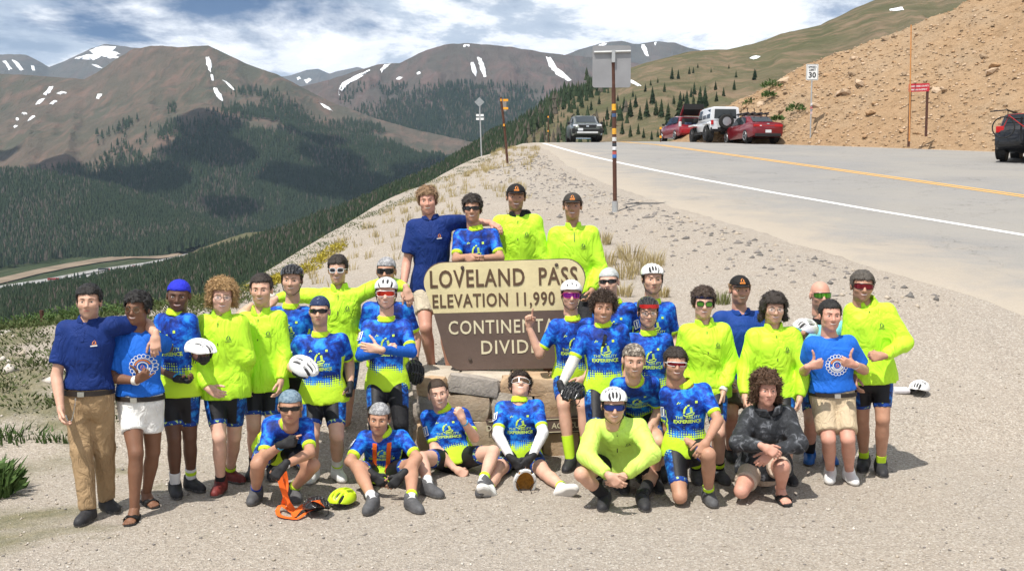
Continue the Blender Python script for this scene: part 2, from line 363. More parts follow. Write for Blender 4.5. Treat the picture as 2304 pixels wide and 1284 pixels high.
# ---- far land: each ridge a height surface between a foot line and a crest
BVH = {}
SHEET = {}
def sheet(name, crest, Rc, foot, Rb, mats, x0, x1, nx, nt, amp, seed, gx=90.0, power=1.0, back=.35, lump=.5, kind='structure'):
    px = np.linspace(x0, x1, nx); f = lambda tab: np.interp(px, [q[0] for q in tab], [q[1] for q in tab]) if isinstance(tab, (list, tuple)) else np.full(nx, float(tab))
    yc, yb, rc, rb = f(crest), f(foot), f(Rc), f(Rb)
    yc = yc + 2.2 * fbm(px / 23.0, seed, 0, 4) * (1 if amp else 0)
    a1, s1 = ray(px, yc); a0, s0 = ray(px, yb); zc = s1 * rc; zb = s0 * rb
    t = np.linspace(0, 1, nt)[:, None]
    Yd = rb + (rc - rb) * t; Z = zb + (zc - zb) * t ** power; A = a0 + (a1 - a0) * t
    X = A * Yd; win = np.sin(np.pi * np.clip(t, 0, 1)) ** .7
    g = .6 - np.abs(fbm((px / (gx * 1.6))[None, :] + .35 * fbm(X / 700, Yd / 700, seed, 2), t * 1.3 + seed, seed, 4)) * 2
    n = (1 - lump) * g + lump * fbm(X / (gx * 5), Yd / (gx * 5), seed, 5)
    Z = Z + amp * win * n
    # the far side
    tb = np.linspace(0, 1, 8)[1:, None]; Yb = rc * (1 + back * tb); Zb = zc - np.abs(zc - zb) * .8 * tb ** 1.2; Xb = a1 * Yb
    X = np.r_[X, Xb]; Yd = np.r_[Yd, Yb]; Z = np.r_[Z, Zb] + CAMZ
    o = link(name, grid_mesh(name, X, Yd, Z, mats)); tag(o, kind=kind)
    ny = X.shape[0]; i = np.arange(ny * nx).reshape(ny, nx)
    Fc = np.stack([i[:-1, :-1], i[:-1, 1:], i[1:, 1:], i[1:, :-1]], -1).reshape(-1, 4)
    V = np.stack([X, Yd, Z], -1); BVH[name] = (BVHTree.FromPolygons([tuple(v) for v in V.reshape(-1, 3)], [tuple(q) for q in Fc]), o)
    SHEET[name] = (px, V[:nt]); return o
def hit(name, px, py, lift=0.0):
    a, s = ray(px, py); d = Vector((a, 1, s)).normalized(); best = None
    for k in ((name,) if isinstance(name, str) else name):
        r = BVH[k][0].ray_cast(Vector((0, 0, CAMZ)), d)
        if r[0] is not None and (best is None or r[3] < best[3]): best = r
    if best is None: return None
    p, n = best[0], best[1]
    if n.z < 0: n = -n
    return p + n * lift
def m_mount(name, high, mid, low, forest, sc, zf, wf=.6):
    """bare ground in bands with height, scree streaks down the slope, turf below"""
    m, t, b = new_mat(name); p = t.pos(); s = t.sep(p)
    n1 = t.noise(p, sc, 6, .62, .4); n2 = t.noise(p, sc * 6, 5, .65)
    st = t.n('ShaderNodeMapping'); st.inputs['Scale'].default_value = (1, .25, .22); t.L.new(p, st.inputs[0]); n3 = t.noise(st.outputs[0], sc * 9, 5, .65, .5)
    base = t.mix(t.ramp(n1, [(.40, 0.0), (.62, 1.0)]), high, mid)
    base = t.mix(t.ramp(n3, [(.47, 0.0), (.64, .75)]), base, low)
    base = t.mix(t.ramp(n2, [(.35, .35), (.55, 0.0)]), base, tuple(c * .55 for c in high))
    if forest:
        hz = t.math('ADD', t.math('MULTIPLY', t.math('SUBTRACT', s[2], zf), -1 / 90.0), t.math('MULTIPLY', t.math('SUBTRACT', n1, .5), 7.0))
        fm = t.math('MULTIPLY', hz, wf, clamp=True)
        base = t.mix(fm, base, t.ramp(n2, [(.35, forest), (.7, tuple(c * 1.9 for c in forest))]))
    t.put(b.inputs['Base Color'], base); b.inputs['Roughness'].default_value = 1.0; b.inputs['Specular IOR Level'].default_value = .05
    t.put(b.inputs['Normal'], t.bump(t.math('ADD', n3, t.math('MULTIPLY', n2, .6)), .8, .05 / sc)); return m
M_SNOW = mat('old_snow', (.86, .88, .90), .7, var=.05, scale=.02, spec=.2)
def build_far():
    grey = m_mount('alpine_rock_and_turf', (.080, .080, .058), (.108, .088, .068), (.168, .110, .085), (.045, .062, .030), .0022, -20)
    red = m_mount('red_scree_slope', (.085, .080, .068), (.105, .084, .074), (.140, .095, .084), (.04, .055, .032), .0016, 150)
    blue = m_mount('distant_bare_rock', (.085, .09, .085), (.115, .105, .09), (.12, .10, .09), None, .0012, 0)
    wood = m_mount('forest_floor', (.045, .062, .028), (.035, .05, .024), (.085, .09, .05), None, .004, 0)
    tundra = m_mount('tundra_hillside', (.095, .095, .050), (.135, .115, .072), (.23, .16, .11), (.05, .065, .032), .007, 0, .35)
    earth = mat('bare_earth_cut', (.21, .165, .12), .95, var=.25, scale=.02, spec=.05)
    sheet('mountain_range', [(-600, 165), (-200, 140), (0, 122), (60, 124), (110, 150), (150, 136), (200, 112), (235, 100), (262, 103), (300, 107), (420, 130), (560, 190)], 9000, 330, 7200, [blue], -700, 600, 200, 40, 120, 3, 50)
    BVH['left_peaks'] = BVH['mountain_range']
    sheet('mountain_range', [(480, 200), (600, 178), (655, 170), (690, 157), (715, 155), (742, 166), (780, 155), (805, 152), (830, 160), (950, 180)], 13000, 260, 11500, [blue], 450, 1000, 90, 20, 60, 8, 40)
    BVH['far_peaks'] = BVH['mountain_range']
    sheet('mountain_ridge', [(1150, 150), (1250, 132), (1300, 112), (1350, 98), (1400, 93), (1440, 100), (1480, 93), (1520, 97), (1560, 110), (1640, 128), (1900, 150)], 7600, 300, 6400, [blue], 1150, 1900, 130, 30, 60, 5, 60)
    sheet('red_mountain', [(560, 250), (640, 205), (700, 190), (742, 180), (800, 160), (850, 146), (900, 142), (930, 128), (960, 112), (1000, 101), (1050, 98), (1150, 106), (1220, 118), (1300, 126), (1360, 133), (1500, 152), (1700, 200)], 6000, [(560, 330), (1000, 340), (1700, 340)], 4500, [red], 560, 1700, 260, 70, 130, 11, 60)
    sheet('domed_mountain', [(-700, 210), (-300, 175), (0, 166), (100, 172), (190, 178), (225, 160), (262, 132), (300, 110), (340, 103), (400, 106), (468, 103), (500, 118), (560, 145), (620, 166), (660, 186), (700, 208), (760, 236), (850, 268), (950, 296), (1060, 318), (1250, 350)], 4500, [(-700, 560), (0, 545), (500, 560), (1250, 500)], 2700, [grey], -700, 1250, 400, 120, 120, 21, 90, lump=.65)
    sheet('valley_floor', [(-700, 540), (1250, 500)], 3000, [(-700, 730), (1250, 640)], 1300, [wood], -700, 1250, 120, 60, 6, 31)
    sheet('wooded_foothill', [(-700, 380), (0, 392), (80, 397), (180, 414), (260, 431), (340, 455), (420, 486), (480, 516), (520, 548), (620, 610)], 2700, [(-700, 690), (0, 648), (200, 612), (330, 590), (460, 556), (620, 620)], 2050, [wood], -700, 620, 200, 50, 14, 41, 60)
    sheet('hillside', [(-700, 735), (0, 672), (200, 648), (400, 606), (500, 574), (600, 548), (700, 512), (800, 476), (900, 436), (1000, 392), (1100, 332), (1170, 297), (1230, 248), (1290, 206), (1340, 180), (1420, 152), (1500, 129), (1560, 115), (1640, 111), (1700, 97), (1760, 76), (1850, 55), (1920, 20), (1980, -5), (2100, -50), (2304, -95), (2900, -170)],
          [(-700, 1150), (900, 1000), (1170, 900), (1400, 950), (2900, 1100)], [(-700, 900), (0, 880), (700, 730), (1000, 470), (1170, 345), (1600, 335), (2900, 345)], [(-700, 420), (900, 420), (1170, 380), (1500, 260), (2900, 200)], [tundra], -700, 2900, 360, 110, 9, 51, 60, power=1.05)
    # snow lying in gullies: each patch is its own sheet on the slope
    def snow(where, poly, lift):
        P = np.array(poly, float); c = P.mean(0); n = len(P); V = []; Fc = []
        ring = []
        for i in range(n):
            for u in (0, .2, .4, .6, .8):
                q = P[i] * (1 - u) + P[(i + 1) % n] * u; q = q + np.array([fbm(q[0] * .33, q[1] * .33, 1, 3), fbm(q[0] * .33, q[1] * .33, 7, 3)]) * 2.6; ring.append(q)
        m = len(ring); rows = (1.0, .6, .25)
        for k in rows:
            for q in ring:
                w = c + (q - c) * k; h = hit(where, w[0], w[1], lift if k < 1 else lift * .2); 
                if h is None: return
                V.append(h)
        h = hit(where, c[0], c[1], lift); V.append(h)
        for r in range(len(rows) - 1): Fc += [(r * m + i, r * m + (i + 1) % m, (r + 1) * m + (i + 1) % m, (r + 1) * m + i) for i in range(m)]
        Fc += [((len(rows) - 1) * m + i, (len(rows) - 1) * m + (i + 1) % m, len(V) - 1) for i in range(m)]
        ys = [v.y for v in V]
        if max(ys) - min(ys) > 2200: return
        o = link('snow_patch', mesh_np('snow_patch', V, Fc, True, [M_SNOW])); o.parent = BVH[where][1]
    D, R_, A_, N_ = 'domed_mountain', 'red_mountain', 'mountain_ridge', 'hillside'
    for poly in [[(498, 120), (530, 128), (560, 140), (600, 156), (560, 147), (520, 133)], [(463, 130), (470, 128), (477, 150), (474, 165), (466, 150)], [(474, 168), (479, 168), (480, 182), (476, 180)], [(480, 197), (488, 200), (498, 215), (502, 228), (494, 226), (484, 212)], [(500, 180), (510, 186), (528, 203), (520, 200)],
                 [(104, 205), (112, 194), (120, 195), (114, 208), (103, 215), (98, 214)], [(127, 211), (140, 207), (151, 209), (140, 213)], [(80, 236), (90, 224), (102, 222), (90, 234)], [(112, 234), (124, 226), (130, 228), (118, 236)], [(216, 222), (222, 212), (230, 212), (222, 224)], [(62, 272), (78, 260), (80, 263), (66, 273)], [(30, 288), (38, 282), (40, 285), (33, 290)], [(712, 212), (730, 220), (758, 233), (740, 229)], [(714, 230), (730, 238), (752, 252), (734, 245)], [(672, 188), (682, 192), (684, 198), (676, 196)], [(48, 256), (60, 254), (60, 258), (50, 259)], [(36, 268), (42, 266), (43, 271), (37, 272)]]: snow(D, poly, 5)
    for poly in [[(762, 198), (772, 186), (800, 170), (832, 157), (834, 160), (806, 178), (780, 192), (770, 205), (762, 216)], [(856, 156), (866, 146), (880, 144), (868, 154), (858, 165)], [(890, 178), (900, 174), (908, 175), (896, 181)], [(1058, 142), (1066, 140), (1073, 160), (1072, 174), (1064, 165)], [(1073, 130), (1084, 132), (1091, 152), (1094, 172), (1088, 174), (1080, 154)], [(1228, 128), (1238, 130), (1250, 150), (1272, 168), (1286, 182), (1278, 184), (1252, 168), (1236, 150)], [(1040, 103), (1056, 102), (1056, 105), (1044, 106)], [(938, 165), (946, 162), (948, 166), (940, 168)]]: snow(R_, poly, 6)
    for poly in [[(1345, 104), (1356, 97), (1366, 98), (1360, 108), (1364, 118), (1358, 121), (1350, 112)], [(1442, 102), (1450, 100), (1456, 112), (1460, 128), (1454, 128), (1446, 114)], [(1290, 114), (1308, 107), (1318, 107), (1300, 114)], [(1470, 97), (1478, 96), (1474, 104)]]: snow(A_, poly, 8)
    for poly in [[(1412, 178), (1424, 181), (1444, 194), (1436, 194), (1420, 188)], [(1683, 132), (1700, 127), (1712, 128), (1696, 134)], [(2000, 22), (2030, 18), (2034, 23), (2006, 26)]]: snow(N_, poly, .8)
    # far-left peaks carry the most snow
    for poly in [[(200, 114), (230, 104), (262, 106), (252, 116), (272, 122), (240, 128), (212, 124)], [(166, 132), (200, 122), (230, 126), (212, 136), (180, 134)], [(100, 140), (126, 137), (150, 142), (158, 152), (154, 163), (136, 160), (124, 162), (112, 150)], [(6, 138), (14, 138), (28, 156), (20, 158)], [(26, 136), (34, 136), (54, 158), (46, 160)], [(70, 148), (76, 150), (80, 160), (74, 160)], [(205, 146), (220, 148), (232, 154), (222, 153)], [(236, 129), (262, 126), (268, 130), (244, 132)]]: snow('left_peaks', poly, 10)
    for poly in [[(684, 182), (694, 176), (702, 180), (692, 188)], [(668, 176), (674, 174), (676, 178), (670, 180)]]: snow('far_peaks', poly, 10)
    # highway in the valley
    conc = mat('pale_concrete', (.27, .265, .255), .9, var=.12, scale=.05)
    def strip(name, pts, w0, mt, lift, where=('valley_floor', 'wooded_foothill')):
        P = []
        xs = [p[0] for p in pts]; ys = [p[1] for p in pts]
        V = []
        for x in np.linspace(xs[0], xs[-1], 70):
            y = np.interp(x, xs, ys); w = np.interp(x, [0, 460], w0)
            a = hit(where, x, y - w / 2, lift); c = hit(where, x, y + w / 2, lift)
            if a is None or c is None: continue
            V += [a, c]
        n = len(V) // 2; return link(name, mesh_np(name, V, [(2 * i, 2 * i + 1, 2 * i + 3, 2 * i + 2) for i in range(n - 1)], True, [mt]))
    pts = [(-300, 700), (0, 650), (110, 632), (220, 610), (330, 594), (400, 580), (440, 566), (462, 552)]
    tag(strip('highway', [(x, y + 2) for x, y in pts], (9, 3), conc, 3.2), kind='structure')
    tag(strip('highway', [(x, y + 15 - max(0, x) * .024) for x, y in pts], (7, 2.5), conc, 3.2), kind='structure')
    tag(strip('earth_cutting', [(-300, 680), (0, 634), (90, 612), (150, 600), (220, 588), (300, 578), (360, 580), (420, 572), (455, 556)], (13, 6), earth, 2.0), kind='structure')
    tag(strip('clearing', [(310, 446), (360, 452), (410, 460), (450, 466), (490, 474)], (22, 18), earth, 2.0, 'domed_mountain'), kind='structure')
build_far()
# ================================================================ forest and plants
M_NEEDLE = []
for i, c in enumerate([(.030, .047, .024), (.024, .040, .022), (.040, .055, .028)]):
    m, t, b = new_mat(('spruce_needles', 'deep_spruce_needles', 'pale_spruce_needles')[i]); p = t.pos()
    t.put(b.inputs['Base Color'], t.ramp(t.noise(p, .15, 3, .6), [(.3, tuple(q * .65 for q in c)), (.7, tuple(q * 1.5 for q in c))]))
    b.inputs['Roughness'].default_value = .9; b.inputs['Specular IOR Level'].default_value = .1; M_NEEDLE.append(m)
M_DEAD = mat('grey_dead_spruce', (.10, .085, .065), .95, var=.3, scale=.05)
M_BARK = mat('grey_bark', (.12, .09, .07), .95, var=.3, scale=5, bump=.5)
def forest(name, pts, scl, material):
    me = bpy.data.meshes.new(name); me.vertices.add(len(pts)); me.vertices.foreach_set('co', np.asarray(pts, np.float32).ravel())
    a = me.attributes.new('tree_scale', 'FLOAT_VECTOR', 'POINT'); a.data.foreach_set('vector', np.asarray(scl, np.float32).ravel())
    o = link(name, me); tag(o, 'dense dark spruce forest covering the far valley sides', 'forest', kind='stuff')
    g = bpy.data.node_groups.new('forest', 'GeometryNodeTree'); g.interface.new_socket('Geometry', in_out='INPUT', socket_type='NodeSocketGeometry'); g.interface.new_socket('Geometry', in_out='OUTPUT', socket_type='NodeSocketGeometry')
    N, L = g.nodes, g.links; gi, go = N.new('NodeGroupInput'), N.new('NodeGroupOutput')
    j = N.new('GeometryNodeJoinGeometry')
    for r, h, z in ((.17, .66, .30), (.115, .5, .70)):
        c = N.new('GeometryNodeMeshCone'); c.inputs['Vertices'].default_value = 6; c.inputs['Radius Top'].default_value = 0; c.inputs['Radius Bottom'].default_value = r; c.inputs['Depth'].default_value = h
        tr = N.new('GeometryNodeTransform'); tr.inputs['Translation'].default_value = (0, 0, z); L.new(c.outputs[0], tr.inputs[0]); L.new(tr.outputs[0], j.inputs[0])
    sm = N.new('GeometryNodeSetMaterial'); sm.inputs['Material'].default_value = material; L.new(j.outputs[0], sm.inputs[0])
    ip = N.new('GeometryNodeInstanceOnPoints'); L.new(gi.outputs[0], ip.inputs['Points']); L.new(sm.outputs[0], ip.inputs['Instance'])
    na = N.new('GeometryNodeInputNamedAttribute'); na.data_type = 'FLOAT_VECTOR'; na.inputs[0].default_value = 'tree_scale'
    L.new(na.outputs[0], ip.inputs['Scale']); L.new(ip.outputs[0], go.inputs[0])
    md = o.modifiers.new('forest', 'NODES'); md.node_group = g; return o
def on_sheet(name, n, seed, keep, tmin=0.0, tmax=1.0, x0=None, x1=None):
    rs = np.random.RandomState(seed); px, V = SHEET[name]; nt, nx = V.shape[:2]
    i0 = 0 if x0 is None else np.searchsorted(px, x0); i1 = nx - 1 if x1 is None else np.searchsorted(px, x1) - 1
    u = rs.rand(n) * (i1 - i0) + i0; t = (tmin + (tmax - tmin) * rs.rand(n)) * (nt - 1); i, k = np.minimum(u.astype(int), nx - 2), np.minimum(t.astype(int), nt - 2); fu, ft = (u - i)[:, None], (t - k)[:, None]
    P = (V[k, i] * (1 - fu) + V[k, i + 1] * fu) * (1 - ft) + (V[k + 1, i] * (1 - fu) + V[k + 1, i + 1] * fu) * ft
    PX = np.interp(u, np.arange(nx), px); K = keep(P, PX, t / (nt - 1), rs); return P[K], rs
def build_forest():
    def go(name, n, seed, keep, h, material, **kw):
        P, rs = on_sheet(name, n, seed, keep, **kw); s = rs.uniform(.45, 1.35, len(P)) * h * (np.clip(P[:, 1] / 850, .45, 1) if name == 'hillside' else 1)
        sc = np.stack([s * rs.uniform(.75, 1.35, len(P)), s * rs.uniform(.75, 1.35, len(P)), s], 1); w = rs.rand(len(P)) + .35 * fbm(P[:, 0] / 120, P[:, 1] / 160, seed, 3)
        for lo_, hi_, mt in ((-9, .62, material), (.62, .90, M_NEEDLE[2]), (.90, 9, M_DEAD)):
            q = (w >= lo_) & (w < hi_)
            if q.any(): forest('forest', P[q], sc[q], mt)
    pyof = lambda P: 420 - (P[:, 2] - CAMZ) / P[:, 1] * F
    def k_dome(P, PX, t, rs):
        y = pyof(P); line = np.interp(PX, [-700, 0, 150, 280, 420, 560, 680, 760, 900, 1100], [430, 400, 395, 345, 290, 262, 262, 262, 280, 310])
        n = fbm(P[:, 0] / 260, P[:, 1] / 330, 3, 4); clear = fbm(P[:, 0] / 420, P[:, 1] / 520, 9, 3)
        return (rs.rand(len(P)) < np.clip((y - line) / 120 + .40 + n * 1.6, 0, 1)) & (clear > -.24) & (y > line - 60)
    go('domed_mountain', 95000, 1, k_dome, 20, M_NEEDLE[0], tmax=.85, x0=-120, x1=1150)
    def k_red(P, PX, t, rs):
        y = pyof(P); n = fbm(P[:, 0] / 300, P[:, 1] / 400, 5, 4); return (y > 195) & (rs.rand(len(P)) < np.clip((y - 215) / 90 + n * 1.2, 0, 1) * np.clip((PX - 760) / 120, 0, 1))
    go('red_mountain', 26000, 2, k_red, 24, M_NEEDLE[1], tmax=.75, x0=740, x1=1400)
    go('wooded_foothill', 30000, 3, lambda P, PX, t, rs: fbm(P[:, 0] / 160, P[:, 1] / 200, 2, 3) > -.55, 18, M_NEEDLE[0], x0=-150, x1=610)
    def k_val(P, PX, t, rs):
        y = pyof(P); d = y - np.interp(PX, [-300, 0, 110, 220, 330, 400, 440, 462, 600], [700, 650, 632, 610, 594, 580, 566, 552, 480]); return ((d > 30) | (d < -42) | (PX > 465)) & ~((y > 430) & (y < 490) & (PX > 300) & (PX < 500))
    go('valley_floor', 30000, 4, k_val, 16, M_NEEDLE[1], x0=-150, x1=1150)
    def k_hill(P, PX, t, rs):
        y = pyof(P); n = fbm(P[:, 0] / 60, P[:, 1] / 80, 7, 3)
        lo = (PX < 1185) & (P[:, 1] > 300)
        fade = np.clip((1215 - PX) / 90, 0, 1); edge = np.clip((1.0 - t) / .06, 0, 1)
        mid = (PX >= 1125) & (rs.rand(len(P)) < .10 * np.clip(1.2 - (PX - 1150) / 240 + n * 1.6, 0, 1))
        return (lo & (n > -.62) & (rs.rand(len(P)) < np.where(PX > 1125, fade * .6, 1)) & (rs.rand(len(P)) < .45 + .55 * edge)) | mid
    go('hillside', 75000, 5, k_hill, 9.5, M_NEEDLE[0], tmin=.0, tmax=1.0, x0=-120, x1=1420)
build_forest()
# individual spruces scattered over the open slope beyond the parked cars
def spruce_mesh(seed):
    rs = random.Random(seed); m = MB()
    for k in range(17):
        z = .10 + .88 * (k / 16) ** .92; r = .25 * (1 - z) ** .8 + .012; n = 9 if k < 11 else 6; a0 = rs.random() * 6
        for i in range(n):
            a = a0 + 2 * math.pi * i / n + rs.uniform(-.25, .25); rr = r * rs.uniform(.65, 1.2); w = .55 * rr * rs.uniform(.7, 1.1) + .01; ca, sa = math.cos(a), math.sin(a)
            tip = (ca * rr, sa * rr, z - rr * .35); l = (ca * rr * .55 - sa * w, sa * rr * .55 + ca * w, z - rr * .10); q = (ca * rr * .55 + sa * w, sa * rr * .55 - ca * w, z - rr * .10); c = (0, 0, z + .07)
            m.add([c, l, tip, q], [(0, 1, 2), (0, 2, 3)])
    return m.me('crown', False)
def build_spruces():
    crowns = [spruce_mesh(i) for i in range(4)]
    trunk = MB().tube([(0, 0, -.03), (0, 0, .3), (0, 0, .95)], [.02, .016, .004], 6).me('trunk', True, M_BARK)
    spots = [(1530, 262, 50), (1545, 255, 46), (1503, 268, 34), (1488, 262, 36), (1468, 232, 34), (1476, 258, 30), (1455, 262, 36), (1430, 240, 26), (1440, 268, 28), (1418, 262, 36), (1404, 250, 30), (1396, 268, 30), (1575, 238, 40), (1586, 240, 42), (1560, 244, 30), (1562, 210, 24), (1555, 216, 18), (1495, 204, 18), (1512, 176, 24), (1526, 175, 18), (1551, 164, 14), (1560, 162, 12), (1452, 204, 16), (1610, 200, 18), (1652, 200, 20), (1697, 178, 22), (1656, 172, 14), (1700, 172, 16), (1500, 288, 26), (1512, 284, 22), (1380, 284, 34), (1366, 268, 26), (1358, 296, 30), (1342, 270, 24), (1330, 246, 20), (1348, 232, 18), (1322, 262, 24), (1390, 225, 14), (1436, 300, 22), (1448, 308, 20), (1466, 312, 18), (1418, 306, 24), (1400, 300, 26), (1604, 282, 26), (1590, 270, 30), (1310, 240, 22), (1300, 262, 24), (1480, 306, 16), (1516, 232, 18), (1538, 226, 16), (1600, 160, 9), (1640, 152, 9), (1570, 150, 9), (1480, 184, 11), (1464, 190, 12), (1424, 216, 14), (1612, 226, 20), (1628, 214, 18)]
    where = ['among scattered spruces on the bare slope beyond the parked cars', ]
    for i, (px, py, hp) in enumerate(spots):
        p = hit('hillside', px, py + 3)
        if p is None: continue
        h = hp * p.y / F * 1.12; e = empty('spruce_tree', p, i * 1.7, 'dark spruce tree scattered on the tan slope behind the parked cars', 'tree', 'spruces scattered on the far slope')
        c = link('crown', crowns[i % 4], e, scale=(h * .95, h * .95, h), mat=M_NEEDLE[i % 3]); link('trunk', trunk, e, scale=(h, h, h))
build_spruces()
# ================================================================ bodies: smooth solids grown round a posed skeleton
def vec(*a): return np.array(a, float)
def unit(v): v = np.asarray(v, float); return v / (np.linalg.norm(v) + 1e-12)
def nets(f, org, h):
    s = f < 0; n = np.array(f.shape) - 1
    off = [(0, 0, 0), (1, 0, 0), (0, 1, 0), (1, 1, 0), (0, 0, 1), (1, 0, 1), (0, 1, 1), (1, 1, 1)]
    cnt = np.zeros(n, np.int8)
    for o in off: cnt += s[o[0]:o[0] + n[0], o[1]:o[1] + n[1], o[2]:o[2] + n[2]]
    I = np.argwhere((cnt > 0) & (cnt < 8))
    if len(I) == 0: return np.zeros((0, 3)), np.zeros((0, 4), int)
    C = np.stack([f[I[:, 0] + o[0], I[:, 1] + o[1], I[:, 2] + o[2]] for o in off], 1); O = np.array(off, float)
    acc = np.zeros((len(I), 3)); w = np.zeros(len(I))
    for a, b in ((0, 1), (2, 3), (4, 5), (6, 7), (0, 2), (1, 3), (4, 6), (5, 7), (0, 4), (1, 5), (2, 6), (3, 7)):
        fa, fb = C[:, a], C[:, b]; m = (fa < 0) != (fb < 0); t = np.where(m, fa / np.where(m, fa - fb, 1), 0)
        acc += np.where(m[:, None], O[a] + (O[b] - O[a]) * t[:, None], 0); w += m
    V = (I + acc / w[:, None]) * h + org
    idx = np.full(n, -1, np.int64); idx[I[:, 0], I[:, 1], I[:, 2]] = np.arange(len(I)); Fs = []
    for ax in range(3):
        u, v = (ax + 1) % 3, (ax + 2) % 3; sl0 = [slice(None)] * 3; sl1 = [slice(None)] * 3; sl0[ax] = slice(0, -1); sl1[ax] = slice(1, None)
        a, b = s[tuple(sl0)], s[tuple(sl1)]; E = np.argwhere(a != b); E = E[(E[:, u] > 0) & (E[:, v] > 0) & (E[:, u] < n[u]) & (E[:, v] < n[v])]
        def g(du, dv): q = E.copy(); q[:, u] += du; q[:, v] += dv; return idx[q[:, 0], q[:, 1], q[:, 2]]
        Q = np.stack([g(-1, -1), g(0, -1), g(0, 0), g(-1, 0)], 1); inside = a[E[:, 0], E[:, 1], E[:, 2]]
        Fs.append(np.where(inside[:, None], Q, Q[:, ::-1]))
    return V, np.concatenate(Fs)
class Solid:
    def __init__(s): s.p = []; s.clip = []; s.sub = []
    def add(s, fn, lo, hi, k=.03): s.p.append((fn, np.asarray(lo, float), np.asarray(hi, float), k)); return s
    def ball(s, c, r, k=.02, M=None):                  # ellipsoid; M rows = axes
        c = np.asarray(c, float); r = np.asarray(r, float) * np.ones(3); R = r.max()
        def fn(P):
            q = P - c
            if M is not None: q = q @ np.asarray(M).T
            return (np.sqrt(((q / r) ** 2).sum(-1)) - 1) * r.min()
        return s.add(fn, c - R, c + R, k)
    def limb(s, a, b, prof, k=.03, tmax=None, tmin=None, infl=0.0):
        a, b = np.asarray(a, float), np.asarray(b, float); d = b - a; L2 = d @ d + 1e-12; L = math.sqrt(L2)
        tt = [q[0] for q in prof]; rr = [q[1] + infl for q in prof]; R = max(rr)
        def fn(P):
            q = P - a; t0 = (q @ d) / L2; t = np.clip(t0, 0, 1); D = np.sqrt(((q - t[..., None] * d) ** 2).sum(-1)) - np.interp(t, tt, rr)
            if tmax is not None: D = np.maximum(D, (t0 - tmax) * L)
            if tmin is not None: D = np.maximum(D, (tmin - t0) * L)
            return D
        return s.add(fn, np.minimum(a, b) - R, np.maximum(a, b) + R, k)
    def __call__(s, P):
        f = np.full(P.shape[:-1], .15)
        for fn, lo, hi, k in s.p: f = smin(f, fn(P), k)
        for fn in s.clip: f = np.maximum(f, fn(P))
        return f
    def mesh(s, h, noise=None, pad=.02):
        lo = np.min([p[1] for p in s.p], 0) - pad; hi = np.max([p[2] for p in s.p], 0) + pad; n = np.ceil((hi - lo) / h).astype(int) + 1
        f = np.full(n, .15, np.float64)
        for fn, a, b, k in s.p:
            i0 = np.maximum(((a - k - 2 * h - lo) / h).astype(int), 0); i1 = np.minimum(((b + k + 2 * h - lo) / h).astype(int) + 2, n); sl = tuple(slice(x, y) for x, y in zip(i0, i1))
            G = np.stack(np.meshgrid(*[lo[q] + h * np.arange(i0[q], i1[q]) for q in range(3)], indexing='ij'), -1)
            f[sl] = smin(f[sl], fn(G), k)
        if s.clip or s.sub or noise:
            m = np.argwhere(np.abs(f) < .05); P = lo + m * h; v = f[m[:, 0], m[:, 1], m[:, 2]]
            if noise: v = v + noise(P)
            for fn, k in s.sub: v = -smin(-v, fn(P), k)
            for fn in s.clip: v = np.maximum(v, fn(P))
            f[m[:, 0], m[:, 1], m[:, 2]] = v
            if s.clip or s.sub:
                m = np.argwhere(f <= -.05); P = lo + m * h; v = f[m[:, 0], m[:, 1], m[:, 2]]
                for fn, k in s.sub: v = np.maximum(v, -fn(P))
                for fn in s.clip: v = np.maximum(v, fn(P))
                f[m[:, 0], m[:, 1], m[:, 2]] = v
        return nets(f, lo, h)
def smin(a, b, k):
    if k <= 0: return np.minimum(a, b)
    h = np.clip(.5 + .5 * (b - a) / k, 0, 1); return b + (a - b) * h - k * h * (1 - h)
# ---------------------------------------------------------------- skin, eyes, cloth
def m_skin(name, c):
    m, t, b = new_mat(name); p = t.obj()
    base = t.ramp(t.noise(p, 9, 4, .6), [(.3, tuple(x * .86 for x in c)), (.7, tuple(min(1, x * 1.10) for x in c))])
    base = t.mix(t.ramp(t.noise(p, 26, 3, .6), [(.5, 0.0), (.75, .30)]), base, (c[0] * 1.02, c[1] * .74, c[2] * .66))
    t.put(b.inputs['Base Color'], base); b.inputs['Roughness'].default_value = .52; b.inputs['Specular IOR Level'].default_value = .35
    b.inputs['Subsurface Weight'].default_value = .0
    t.put(b.inputs['Normal'], t.bump(t.noise(p, 140, 3, .6), .12, .004)); return m
SKIN = {'fair': m_skin('fair_skin', (.66, .40, .30)), 'light': m_skin('light_skin', (.60, .355, .255)), 'tan': m_skin('tanned_skin', (.46, .25, .165)), 'brown': m_skin('brown_skin', (.20, .098, .058)), 'dark': m_skin('dark_brown_skin', (.13, .065, .042)), 'ruddy': m_skin('ruddy_skin', (.60, .315, .235))}
STUBBLE = {k_: m_skin('stubbled_' + k_ + '_skin', tuple(x * .72 + .02 for x in c_)) for k_, c_ in (('fair', (.66, .40, .30)), ('light', (.60, .355, .255)), ('tan', (.46, .25, .165)), ('brown', (.20, .098, .058)), ('dark', (.13, .065, .042)), ('ruddy', (.60, .315, .235)))}
M_LIP = mat('lips', (.42, .16, .13), .45, var=.1); M_TEETH = mat('teeth', (.80, .77, .70), .3, var=.03); M_EYE = mat('eye_white', (.70, .68, .64), .25, var=.03); M_IRIS = mat('dark_iris', (.035, .025, .02), .2, var=.1); M_SHOE_TREAD = mat('black_rubber', (.03, .03, .03), .8, var=.2)
